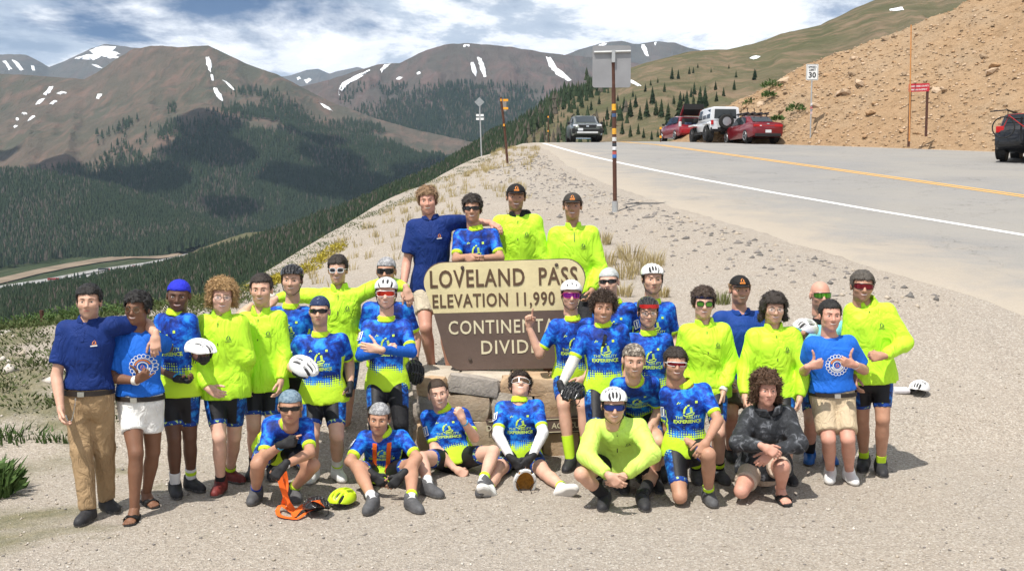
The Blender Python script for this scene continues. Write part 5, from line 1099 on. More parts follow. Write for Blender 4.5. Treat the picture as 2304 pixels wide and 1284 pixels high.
PEOPLE = [
 dict(id=1, H=1.78, Y=7.95, hd=(200, 679), look=(12, 4, 0), sh=[(143, 742), (258, 733)], hp=[(172, 893), (226, 893)], arms=[((127, 846, 'f'), (136, 915, 'n'), 'relaxed'), ((330, 728, 'f'), (350, 752, 8.0), 'relaxed', {'d': (.1, -1, .35), 'n': (-.2, -.2, -1)})], legs=[((184, 1012, 'n'), (198, 1146, 'g'), -8), ((234, 1008, 'n'), (240, 1122, 'g'), 50)],
   top=('polo', 'navy'), bottom=('pants', 'khaki', 1.0), hem=.068, belt=1, shoe='dark', hair=('crop', 'black'), skin='light', smile=False, label='man in navy polo and long khaki trousers with a wallet chain, arm round his neighbour'),
 dict(id=2, H=1.73, Y=8.1, hd=(309, 694), look=(-4, 0, 3), sh=[(270, 765), (346, 760)], hp=[(292, 905), (340, 905)], arms=[((253, 850, 'f'), (308, 856, 'n'), 'shaka', {'d': (.8, .5, .3), 'n': (-.2, .4, -1)}), ((378, 780, 'f'), (412, 712, 8.75), 'relaxed', {'d': (.5, -.3, .8), 'n': (0, -1, -.3)})], legs=[((306, 1020, 'n'), (302, 1142, 'g'), 5), ((344, 1015, 'n'), (330, 1108, 'g'), 40)],
   top=('tee', 'royal'), bottom=('shorts', 'white', .58), hem=.068, belt=1, shoe='slide', hair=('messy', 'black'), skin='brown', eye=('round', 'brown', M_GFRAME), ringc=(.075, .30), wrist=[(0, .12, 'pale')], label='smiling man in royal blue tee, white shorts and black slide sandals'),
 dict(id=3, H=1.74, Y=8.5, hd=(402, 665), look=(10, -4, 3), sh=[(362, 722, .05), (430, 722, -.08)], hp=[(377, 872), (424, 872)], arms=[((356, 826, 'f'), (402, 852, 'n'), 'grip', {'d': (.95, -.1, .3), 'n': (0, 1, .2)}), ((446, 800, 'f'), (458, 812, 8.2), 'grip', {'d': (.3, .2, .9), 'n': (0, .9, 0)})], legs=[((392, 985, 'n'), (394, 1090, 'g'), 25), ((427, 982, 'n'), (430, 1078, 'g'), 55)],
   top=J, bottom=B, shoe='dark', sock=('white', 'lime'), bands=(1,), hair=('buzz', 'black'), skin='dark', wear=('bandana', M_BANDANA['blue'], True), gloves=(0, 1), wrist=[(0, .12, 'blue')], label='cyclist in bright blue bandana and team jersey holding a white helmet against his chest'),
 dict(id=4, H=1.76, Y=8.65, hd=(500, 668), look=(16, 0, 3), sh=[(457, 728), (541, 728)], hp=[(480, 872), (530, 872)], arms=[((441, 815, 'f'), (466, 872, 'n'), 'relaxed', {'d': (.8, -.35, .4), 'n': (.2, 0, -1)}), ((556, 806, 'f'), (548, 866, 8.95))], legs=[((494, 985, 'n'), (496, 1084, 'g'), -5), ((527, 982, 'n'), (518, 1060, 'g'), 60)],
   top=('jacket', 'neon'), bottom=B, shoe='red', sock=('black', 'lime', .84), bands=(1,), hair=('curly', 'blond'), skin='fair', eye=('clear', 'clear', M_GFRAME), label='curly blond man in neon jacket with glasses, hand on hip'),
 dict(id=5, H=1.78, Y=9.0, hd=(588, 652), look=(4, 0, 0), sh=[(545, 722), (630, 718)], hp=[(568, 856), (616, 856)], arms=[((533, 794, 'f'), (550, 850, 'n'), 'relaxed', {'d': (.1, -1, .2), 'n': (1, 0, -.4)}), ((640, 795, 'f'), (632, 855, 'n'))], legs=[((571, 960, 'n'), (572, 1050, 'g'), -5), ((613, 960, 'n'), (614, 1050, 'g'), 10)],
   top=('jacket', 'neon'), bottom=B, shoe='dark', sock=('black', None), hair=('short', 'dark'), skin='light', label='dark haired man in neon jacket with a cyclist\'s hand on his shoulder'),
 dict(id=6, H=1.76, Y=9.4, hd=(657, 630), look=(2, 0, 0), sh=[(619, 705), (690, 705)], hp=[(635, 830), (678, 830)], arms=[((583, 712, 9.5), (562, 690, 9.15), 'open', {'d': (-.6, -.5, .6), 'n': (0, -.6, -.8)}), ((702, 770, 'f'), (692, 832, 'n'))], legs=[((637, 930, 'n'), (640, 1025, 'g'), 0), ((676, 930, 'n'), (676, 1025, 'g'), 8)],
   top=J, bottom=B, shoe='dark', sock=('black', None), hair=('short', 'brown'), skin='light', wear=('helmet', M_BLACK_SHELL, 'road'), label='smiling cyclist in black helmet between two neon jackets, behind the man in navy bandana'),
 dict(id=7, H=1.68, Y=8.95, bulk=1.17, belly=.18, hd=(719, 700), look=(2, 2, 0), sh=[(672, 770), (772, 766)], hp=[(698, 890), (758, 890)], arms=[((645, 815, 'f'), (668, 838, 8.62), 'grip', {'d': (.6, 0, .7), 'n': (.6, 0, -.6), }), ((786, 815, 'f'), (788, 866, 'n'), 'fist')], legs=[((702, 980, 'n'), (705, 1058, 'g'), -8), ((758, 980, 'n'), (759, 1056, 'g'), 32)],
   top=J, bottom=B, shoe='white', sock=('white', 'lime', .66), hair=('buzz', 'dark'), skin='light', smile=False, wear=('bandana', M_BANDANA['navy'], False), eye=('wrap', 'black', M_BLACK), gloves=(0, 1), patch=0, label='stocky cyclist in navy bandana and dark sunglasses carrying a white helmet'),
 dict(id=8, H=1.82, Y=10.0, hd=(760, 607), look=(2, 0, 0), sh=[(722, 668), (808, 664)], hp=[(742, 792), (792, 792)], arms=[((664, 664, 10.1), (622, 672, 9.95), 'relaxed', {'d': (-.7, -.5, .4), 'n': (0, -.5, -.8)}), ((872, 636, 10.1), (914, 648, 9.75), 'relaxed', {'d': (.35, -.9, .3), 'n': (-.3, -.3, -1)})], legs=[((748, 900, 'n'), (748, 985, 'g'), 0), ((782, 900, 'n'), (774, 982, 'g'), 20)],
   top=('jacket', 'neon'), bottom=B, shoe='grey', sock=('white', 'lime', .66), hair=('crop', 'dark'), skin='light', eye=('square', 'black', M_WFRAME), label='man in neon jacket and white framed sunglasses with arms spread over his neighbours'),
 dict(id=9, H=1.80, Y=9.9, hd=(869, 610), look=(-2, 0, 0), sh=[(826, 694), (918, 694)], hp=[(848, 812), (898, 812)], arms=[((815, 760, 'f'), (835, 810, 'n')), ((938, 760, 'f'), (934, 812, 'n'), 'grip')], legs=[((852, 910, 'n'), (855, 1000, 'g'), 0), ((900, 910, 'n'), (902, 1000, 'g'), 5)],
   top=J, bottom=B, shoe='dark', sock=('black', None), hair=('buzz', 'dark'), skin='tan', wear=('bandana', M_BANDANA['grey'], False), eye=('mask', 'black', M_BLACK), gloves=(1,), label='cyclist in patterned grey cap and dark visor glasses behind the man with crossed arms'),
 dict(id=10, H=1.78, Y=9.2, hd=(869, 660), look=(2, 0, 0), sh=[(826, 735), (914, 733)], hp=[(846, 862), (896, 862)], arms=[((812, 800, 'n'), (862, 790, 8.86), 'fist', {'d': (1, .1, 0), 'n': (0, 0, -1)}), ((926, 792, 'n'), (856, 786, 8.78), 'open', {'d': (-1, .1, -.2), 'n': (0, 0, -1)})], legs=[((846, 955, 'n'), (840, 1045, 'g'), -10), ((902, 955, 'n'), (912, 1045, 'g'), 10)],
   top=J, bottom=B, warmers=1, shoe='dark', hair=('short', 'brown'), skin='fair', wear=('helmet', M_WHITE_SHELL, 'trail'), eye=('mask', 'red', M_WFRAME), armwear=[(0, 'bluesleeve'), (1, 'bluesleeve')], patch=0, label='cyclist in white helmet and red mirrored glasses with blue sleeved arms crossed'),
 dict(id=11, H=1.76, Y=8.52, free=1, hd=(653, 915), hdy=-.34, look=(10, -4, 0), sh=[(604, 962, -.20), (692, 956, -.20)], hp=[(596, 1012), (656, 1012)], bow=(0, .02, -.06), arms=[((592, 1030, 'n'), (634, 1000, 'n'), 'point', {'d': (.9, .3, .3), 'n': (.2, -.3, -1)}), ((698, 1018, 'n'), (640, 1046, 'n'), 'grip', {'d': (-.6, -.7, .3), 'n': (.3, 0, -1)})], legs=[((580, 1044, 'n'), (576, 1102, 'g'), -4), ((704, 1046, 'n'), (660, 1098, 'g'), 25)],
   top=J, bottom=B, shoe='grey', sock=('blue', 'lime', .84), bands=(1,), hair=('buzz', 'sandy'), skin='tan', smile=False, wear=('bandana', M_BANDANA['slate'], False), eye=('wrap', 'black', M_BLACK), gloves=(0, 1), patch=0, wrist=[(0, .10, 'blue'), (1, .1, 'white')], label='squatting cyclist in slate bandana with pointing gloved hand and orange straps below'),
 dict(id=12, H=1.76, Y=8.85, free=1, hd=(853, 942), hdy=-.16, look=(0, -3, 2), sh=[(817, 985, -.08), (908, 983, -.08)], hp=[(836, 1064), (880, 1064)], bow=(0, 0, -.04), arms=[((786, 1038, 'n'), (838, 1066, 'n'), 'relaxed', {'d': (.75, -.6, .3), 'n': (.2, -.3, -1)}), ((940, 1030, 'n'), (906, 1066, 'n'), 'relaxed', {'d': (-.65, -.7, .3), 'n': (-.2, -.3, -1)})], legs=[((806, 1052, 'n'), (838, 1122, 8.08), -12, {}), ((926, 1046, 'n'), (926, 1122, 8.10), 35, {})],
   top=J, bottom=B, shoe='grey', sock=('white', 'lime', .85), bands=(1,), hair=('short', 'brown'), skin='tan', smile=False, wear=('bandana', M_BANDANA['grey'], False), gloves=(0, 1), patch=0, harness=1, wrist=[(1, .1, 'blue')], label='seated cyclist in grey bandana wearing orange shoulder straps with gloved hands on knees'),
 dict(id=13, H=1.78, Y=9.25, free=1, hd=(986, 886), hdy=.02, look=(8, 4, -9), sh=[(958, 938, .05), (1044, 932, .05)], hp=[(1000, 1032), (1046, 1030)], arms=[((978, 1010, 'n'), (1024, 1054, 'n'), 'fist', {'d': (.9, -.5, .2), 'n': (0, -.5, -1)}), ((1068, 984, 'n'), (1042, 946, 'n'), 'fist', {'d': (-.4, .9, .2), 'n': (-.5, 0, -.8)})], legs=[((948, 1030, 'n'), (964, 1090, 'n'), 50, {}), ((1110, 1016, 'n'), (1086, 1084, 'n'), -60, {'d': (-.45, -.1, .9)})],
   top=J, bottom=('bib', 'bib', .62), shoe='grey', sock=('white', 'lime', .80), bands=(1,), hair=('buzz', 'brown'), skin='fair', wrist=[(1, .12, 'blue')], patch=0, label='short haired seated cyclist leaning on the stone base with raised fist'),
 dict(id=14, H=1.78, Y=9.35, free=1, hd=(1171, 868), hdy=.06, look=(4, 38, 5), sh=[(1126, 918, .0), (1212, 914, .0)], hp=[(1146, 1024), (1196, 1024)], arms=[((1120, 978, 'n'), (1150, 1030, 'n'), 'relaxed', {'d': (.7, -.7, .3), 'n': (.3, 0, -1)}), ((1222, 974, 'n'), (1196, 1028, 'n'), 'relaxed', {'d': (-.7, -.7, .3), 'n': (-.3, 0, -1)})], legs=[((1118, 1062, 'n'), (1098, 1100, 'n'), -40, {'d': (-.5, .6, .6)}), ((1226, 1064, 'n'), (1268, 1098, 'n'), 50, {'d': (.75, .45, .5)})],
   top=J, bottom=('bib', 'bib', .66), shoe='white', sock=('black', 'lime', .84), hair=('messy', 'dark'), skin='fair', eye=('mask', 'brown', M_WFRAME), gloves=(0, 1), armwear=[(0, 'whitesleeve'), (1, 'whitesleeve')], patch=0, label='seated cyclist in white arm sleeves tipping his head back against the stone base'),
 dict(id=15, H=1.90, Y=10.55, gz=.64, hd=(962, 452), look=(2, -2, -4), sh=[(927, 510), (1012, 500)], hp=[(946, 645), (998, 640)], arms=[((915, 592, 'f'), (908, 645, 'n'), 'relaxed'), ((1062, 500, 10.74), (1104, 502, 10.72), 'relaxed', {'d': (.75, -.3, .6), 'n': (0, -.9, -.3)})], legs=[((958, 738, 'n'), (972, 826, 'g'), 5), ((1002, 738, 'n'), (1012, 826, 'g'), 10)],
   top=('polo', 'navy'), bottom=('shorts', 'stone', .66), shoe='dark', hair=('messy', 'sandy'), skin='ruddy', label='tall sandy haired man in navy polo and pale shorts standing behind the sign'),
 dict(id=16, H=1.78, Y=10.5, gz=.70, hd=(1063, 470), look=(-2, 0, 0), sh=[(1030, 530), (1112, 528)], hp=[(1050, 655), (1094, 655)], arms=[((1026, 584, 'n'), (1062, 576, 10.18), 'fist', {'d': (.8, 0, .5), 'n': (0, -1, 0)}), ((1126, 580, 'n'), (1074, 582, 10.15), 'fist', {'d': (-1, 0, .1), 'n': (0, -.3, -1)})], legs=[((1052, 735, 'n'), (1052, 794, 10.55), 0), ((1094, 735, 'n'), (1096, 794, 10.55), 0)],
   top=J, bottom=B, shoe='dark', hair=('messy', 'dark'), skin='tan', eye=('wrap', 'black', M_BLACK), wrist=[(1, .18, 'watch')], label='dark haired cyclist in sunglasses leaning his forearms on top of the sign'),
 dict(id=17, H=1.84, Y=10.8, gz=.72, hd=(1161, 444), look=(2, 0, 2), sh=[(1122, 502), (1208, 500)], hp=[(1140, 630), (1190, 630)], arms=[((1112, 586, 'f'), (1122, 648, 'n')), ((1222, 586, 'f'), (1214, 648, 'n'))], legs=[((1142, 722, 'n'), (1142, 788, 10.8), 0), ((1190, 722, 'n'), (1192, 788, 10.8), 0)],
   top=('jacket', 'neon'), bottom=('pants', 'slate', 1.0), shoe='dark', hair=('short', 'dark'), skin='tan', wear=('cap', M_CAP), collar='black', hood='black', capbadge=1, label='man in black cap and neon jacket with black hood standing behind the sign'),
 dict(id=18, H=1.82, Y=10.8, gz=.72, hd=(1288, 464), look=(-4, 0, 0), sh=[(1247, 528), (1334, 526)], hp=[(1268, 652), (1318, 652)], arms=[((1236, 605, 'f'), (1246, 660, 'n')), ((1352, 606, 'f'), (1332, 652, 'n'), 'relaxed')], legs=[((1272, 730, 'n'), (1274, 788, 10.8), 0), ((1318, 730, 'n'), (1320, 788, 10.8), 0)],
   top=('jacket', 'neon'), bottom=('pants', 'slate', 1.0), shoe='dark', hair=('short', 'brown'), skin='tan', wear=('cap', M_CAP2), capbadge=1, zip=.06, label='man in charcoal cap and plain neon pullover jacket behind the sign\'s rounded corner'),
 dict(id=19, H=1.76, Y=9.75, free=1, hd=(1285, 664), hdy=-.1, look=(2, 0, 2), sh=[(1247, 733, -.08), (1330, 730, -.08)], hp=[(1266, 852), (1308, 852)], arms=[((1214, 797, 'n'), (1190, 736, 'n'), 'point', {'d': (.0, 1, .1), 'n': (.2, 0, 1)}), ((1350, 800, 'f'), (1316, 848, 'n'), 'relaxed', {'d': (-.6, -.6, .3), 'n': (-.3, 0, -1)})], legs=[((1268, 912, 'n'), (1283, 1034, 9.3), -20), ((1312, 915, 'n'), (1322, 1034, 9.3), 10)],
   top=J, bottom=B, shoe='dark', sock=('lime', None, .55), hair=('short', 'brown'), skin='light', wear=('helmet', M_WHITE_SHELL, 'smooth'), eye=('mask', 'purple', M_RFRAME), label='cyclist in white helmet and purple mirrored goggles pointing up at the sign'),
 dict(id=20, H=1.76, Y=8.95, hd=(1357, 693), look=(0, 0, 4), sh=[(1313, 748), (1402, 744)], hp=[(1337, 876), (1386, 876)], arms=[((1287, 818, 'n'), (1262, 868, 'n'), 'grip', {'d': (.2, -.8, .3), 'n': (.9, 0, 0)}), ((1416, 815, 'f'), (1404, 872, 'n'))], legs=[((1340, 985, 'n'), (1342, 1070, 'g'), -5), ((1386, 985, 'n'), (1388, 1070, 'g'), 5)],
   top=J, bottom=B, shoe='dark', hair=('shortcurly', 'brown'), skin='tan', armwear=[(0, 'palesleeve')], gloves=(0,), shades=1, label='curly brown haired cyclist with pale arm sleeve dangling a black helmet'),
 dict(id=21, H=1.80, Y=9.75, hd=(1370, 634), look=(-14, 2, -4), sh=[(1346, 698, .02), (1420, 696, -.05)], hp=[(1362, 818), (1406, 818)], arms=[((1338, 765, 'f'), (1345, 820, 'n')), ((1432, 760, 'f'), (1425, 820, 'n'))], legs=[((1364, 915, 'n'), (1365, 1005, 'g'), 0), ((1404, 915, 'n'), (1405, 1005, 'g'), 0)],
   top=J, bottom=B, shoe='dark', hair=('buzz', 'sandy'), skin='fair', smile=False, wear=('bandana', M_BANDANA['pale'], False), eye=('wrap', 'black', M_BLACK), patch=1, label='cyclist in pale grey skull cap and dark sunglasses behind the curly haired one'),
 dict(id=22, H=1.82, Y=9.8, hd=(1468, 628), look=(4, 0, 0), sh=[(1430, 695), (1508, 695)], hp=[(1446, 818), (1492, 818)], arms=[((1420, 765, 'f'), (1426, 822, 'n')), ((1520, 765, 'f'), (1512, 822, 'n'))], legs=[((1450, 915, 'n'), (1450, 1002, 'g'), 0), ((1492, 915, 'n'), (1492, 1002, 'g'), 0)],
   top=J, bottom=B, shoe='dark', hair=('short', 'brown'), skin='light', smile=False, wear=('helmet', M_WHITE_SHELL, 'road'), label='cyclist in ribbed white helmet without glasses at the back of the group'),
 dict(id=23, H=1.74, Y=9.2, hd=(1458, 703), look=(0, 0, 0), sh=[(1416, 765), (1502, 765)], hp=[(1436, 888), (1484, 888)], arms=[((1404, 830, 'f'), (1412, 885, 'n')), ((1516, 830, 'f'), (1510, 885, 'n'))], legs=[((1440, 985, 'n'), (1442, 1055, 'g'), 0), ((1484, 985, 'n'), (1488, 1055, 'g'), 0)],
   top=J, bottom=B, shoe='dark', hair=('short', 'dark'), skin='light', smile=False, wear=('helmet', M_BLACK_SHELL, 'road', lens('red_visor', (.6, .03, .03), .3)), eye=('clear', 'clear', M_GFRAME), label='cyclist in clear glasses and black helmet with red glasses pushed onto it'),
 dict(id=24, H=1.76, Y=9.0, hd=(1426, 810), hdy=-.42, look=(0, -6, 0), sh=[(1386, 866, -.28), (1472, 862, -.28)], hp=[(1408, 940), (1458, 940)], bow=(0, .03, -.03), arms=[((1376, 925, 'f'), (1398, 965, 8.85), 'relaxed'), ((1482, 925, 'f'), (1462, 962, 'n'), 'relaxed', {'d': (-.3, -.9, .3)})], legs=[((1406, 1000, 'n'), (1402, 1078, 'g'), 0), ((1480, 992, 'n'), (1474, 1076, 'g'), 10)],
   top=J, bottom=B, shoe='dark', sock=('black', None), hair=('buzz', 'brown'), skin='light', wear=('bandana', M_BANDANA['camo'], False), label='cyclist in camouflage bandana stooping forward with hands towards his knees'),
 dict(id=25, H=1.78, Y=8.50, free=1, hd=(1381, 912), hdy=-.28, look=(0, -3, 0), sh=[(1334, 962, -.18), (1438, 960, -.18)], hp=[(1358, 1040), (1418, 1040)], bow=(0, 0, -.05), arms=[((1318, 1024, 'n'), (1366, 1066, 'n'), 'relaxed', {'d': (.7, -.6, .3), 'n': (.4, 0, -1)}), ((1466, 1020, 'n'), (1408, 1068, 'n'), 'relaxed', {'d': (-.8, -.5, .3), 'n': (-.4, 0, -1)})], legs=[((1308, 1066, 'n'), (1360, 1114, 'g'), -12), ((1468, 1066, 'n'), (1446, 1114, 'g'), 2)],
   top=('jacket', 'neon2'), bottom=('bib', 'black', .60), shoe='dark', sock=('black', None, .55), hair=('short', 'brown'), skin='light', wear=('helmet', M_WHITE_SHELL, 'road'), eye=('mask', 'blue', M_BLACK), zip=.2, label='squatting man in paler neon jacket, white helmet and blue mirrored glasses'),
 dict(id=26, H=1.78, Y=8.48, free=1, hd=(1520, 818), look=(0, 2, 3), sh=[(1497, 886), (1587, 878)], hp=[(1518, 1010), (1566, 1010)], arms=[((1503, 962, 'f'), (1554, 996, 'n'), 'relaxed', {'d': (.9, -.2, .3), 'n': (0, -1, -.2)}), ((1616, 945, 'n'), (1592, 990, 'n'), 'relaxed', {'d': (-.5, -.8, .2), 'n': (0, -.4, -1)})], legs=[((1530, 1116, 'n'), (1534, 1085, 8.75), 0, {'d': (0, -.8, -.4), 'up': (0, -.4, -.8)}), ((1594, 1022, 'n'), (1594, 1106, 'g'), 8)],
   top=J, bottom=B, shoe='grey', sock=('white', 'lime', .84), bands=(1,), hair=('crop', 'dark'), skin='tan', eye=('wrap', 'wine', M_WFRAME), patch=0, label='kneeling cyclist in white framed red sunglasses with hands crossed on his knee'),
 dict(id=27, H=1.80, Y=9.1, hd=(1583, 682), look=(-4, 0, 2), sh=[(1543, 748), (1628, 745)], hp=[(1564, 874), (1612, 874)], arms=[((1528, 822, 'f'), (1540, 884, 'n')), ((1648, 818, 'f'), (1628, 874, 'n'), 'relaxed', {'d': (-.1, -1, .2)})], legs=[((1566, 975, 'n'), (1566, 1058, 'g'), 0), ((1616, 975, 'n'), (1618, 1058, 'g'), 18)],
   top=('jacket', 'neon'), bottom=B, shoe='grey', sock=('black', 'lime', .74), hair=('messy', 'brown'), skin='fair', wear=('band', m_cloth('navy_headband', (.01, .013, .05), .3, 20)), eye=('square', 'green', M_BLACK), wrist=[(1, .05, 'pale')], zip=.17, open=.5, label='man in neon jacket with navy headband and green mirrored sunglasses'),
 dict(id=28, H=1.84, Y=9.7, bulk=1.14, hd=(1665, 652), look=(2, 0, 0), sh=[(1616, 718), (1718, 716)], hp=[(1640, 838), (1694, 838)], arms=[((1604, 795, 'f'), (1630, 850, 'n')), ((1734, 795, 'f'), (1722, 850, 'n'))], legs=[((1644, 935, 'n'), (1644, 1012, 'g'), 0), ((1692, 935, 'n'), (1694, 1012, 'g'), 0)],
   top=('polo', 'blue'), bottom=('shorts', 'olive', .80), shoe='dark', hair=('short', 'sandy'), skin='ruddy', wear=('cap', M_CAP), capbadge=1, print='none', label='broad man in black cap and blue polo between two neon jackets'),
 dict(id=29, H=1.76, Y=9.05, hd=(1741, 694), look=(-2, -2, 2), sh=[(1695, 756), (1786, 756)], hp=[(1716, 882), (1766, 882)], arms=[((1674, 830, 'f'), (1676, 888, 'n')), ((1812, 828, 'f'), (1800, 892, 'n'))], legs=[((1718, 985, 'n'), (1716, 1062, 'g'), 0), ((1768, 985, 'n'), (1772, 1060, 'g'), 10)],
   top=('jacket', 'neon'), bottom=B, shoe='dark', hair=('wavy', 'dark'), skin='light', eye=('clear', 'clear', M_GFRAME), zip=.2, open=.6, label='man with wavy dark hair and thin glasses in neon jacket'),
 dict(id=30, H=1.76, Y=8.62, free=1, bulk=1.06, hd=(1724, 876), hdy=-.16, look=(2, 0, 0), sh=[(1682, 936, -.10), (1772, 934, -.10)], hp=[(1694, 1050), (1744, 1050)], arms=[((1662, 996, 'n'), (1716, 1004, 'n'), 'relaxed', {'d': (.8, -.4, .2), 'n': (0, -.5, -1)}), ((1796, 998, 'n'), (1738, 1016, 'n'), 'relaxed', {'d': (-.7, -.6, .2), 'n': (0, -.4, -1)})], legs=[((1668, 1104, 'n'), (1680, 1076, 8.85), 0, {'d': (0, -.8, -.4), 'up': (0, -.4, -.8)}), ((1760, 1050, 'n'), (1757, 1098, 8.35), 3)],
   top=('hoodie', 'hoodie'), bottom=('shorts', 'pink', .66), shoe='slide', hair=('bigcurly', 'auburn'), skin='ruddy', smile=False, print='none', wrist=[(1, .06, 'black')], label='kneeling man with bushy auburn curls in a dark patterned hoodie and beige shorts'),
 dict(id=31, H=1.76, Y=9.6, hd=(1846, 664), look=(2, 0, 0), sh=[(1804, 738), (1890, 736)], hp=[(1822, 858), (1870, 858)], arms=[((1796, 800, 'f'), (1806, 752, 9.3), 'grip', {'d': (.3, .5, .6)}), ((1902, 800, 'f'), (1898, 850, 'n'))], legs=[((1824, 950, 'n'), (1822, 1018, 'g'), -20), ((1868, 950, 'n'), (1866, 1018, 'g'), 5)],
   top=('vest', 'sky'), bottom=B, shoe='blue', sock=('black', None, .60), hair=None, skin='ruddy', smile=False, eye=('mask', 'green', M_BLACK), print='none', label='bald man in sky blue vest and green mirrored glasses behind the thumbs up man'),
 dict(id=32, H=1.72, Y=8.9, bulk=1.1, hd=(1868, 710), look=(0, 2, 2), sh=[(1822, 776), (1914, 772)], hp=[(1846, 894), (1900, 894)], arms=[((1806, 838, 'f'), (1820, 824, 8.60), 'thumb', {'d': (.9, .25, .3), 'n': (-.1, .1, -1)}), ((1944, 832, 'f'), (1922, 820, 8.60), 'thumb', {'d': (-.9, .25, .3), 'n': (.1, .1, -1)})], legs=[((1864, 988, 'n'), (1868, 1058, 'g'), -18), ((1908, 988, 'n'), (1911, 1060, 'g'), 4)],
   top=('tee', 'royal'), bottom=('shorts', 'beige', .84), hem=.068, belt=1, shoe='white', hair=('short', 'black'), skin='ruddy', ringc=(.01, .33), wrist=[(1, .1, 'white')], label='grinning man in royal blue tee and khaki shorts giving two thumbs up'),
 dict(id=33, H=1.84, Y=9.15, hd=(1940, 644), look=(-6, 0, 3), sh=[(1914, 703, .04), (1996, 700, -.04)], hp=[(1936, 840), (1984, 838)], arms=[((1908, 785, 'f'), (1920, 845, 'n')), ((2036, 772, 'f'), (1990, 800, 8.85), 'fist', {'d': (-1, -.1, .1), 'n': (0, -.3, -1)})], legs=[((1940, 940, 'n'), (1944, 1032, 'g'), -25), ((1986, 942, 'n'), (1982, 1042, 'g'), -10)],
   top=('jacket', 'neon'), bottom=B, shoe='dark', sock=('lime', None, .80), hair=('crop', 'grey'), skin='tan', eye=('mask', 'wine', M_BLACK), zip=.35, open=.5, label='tall older man in open neon jacket and dark red glasses with fist at his waist'),
]
for s_ in PEOPLE: person(s_)
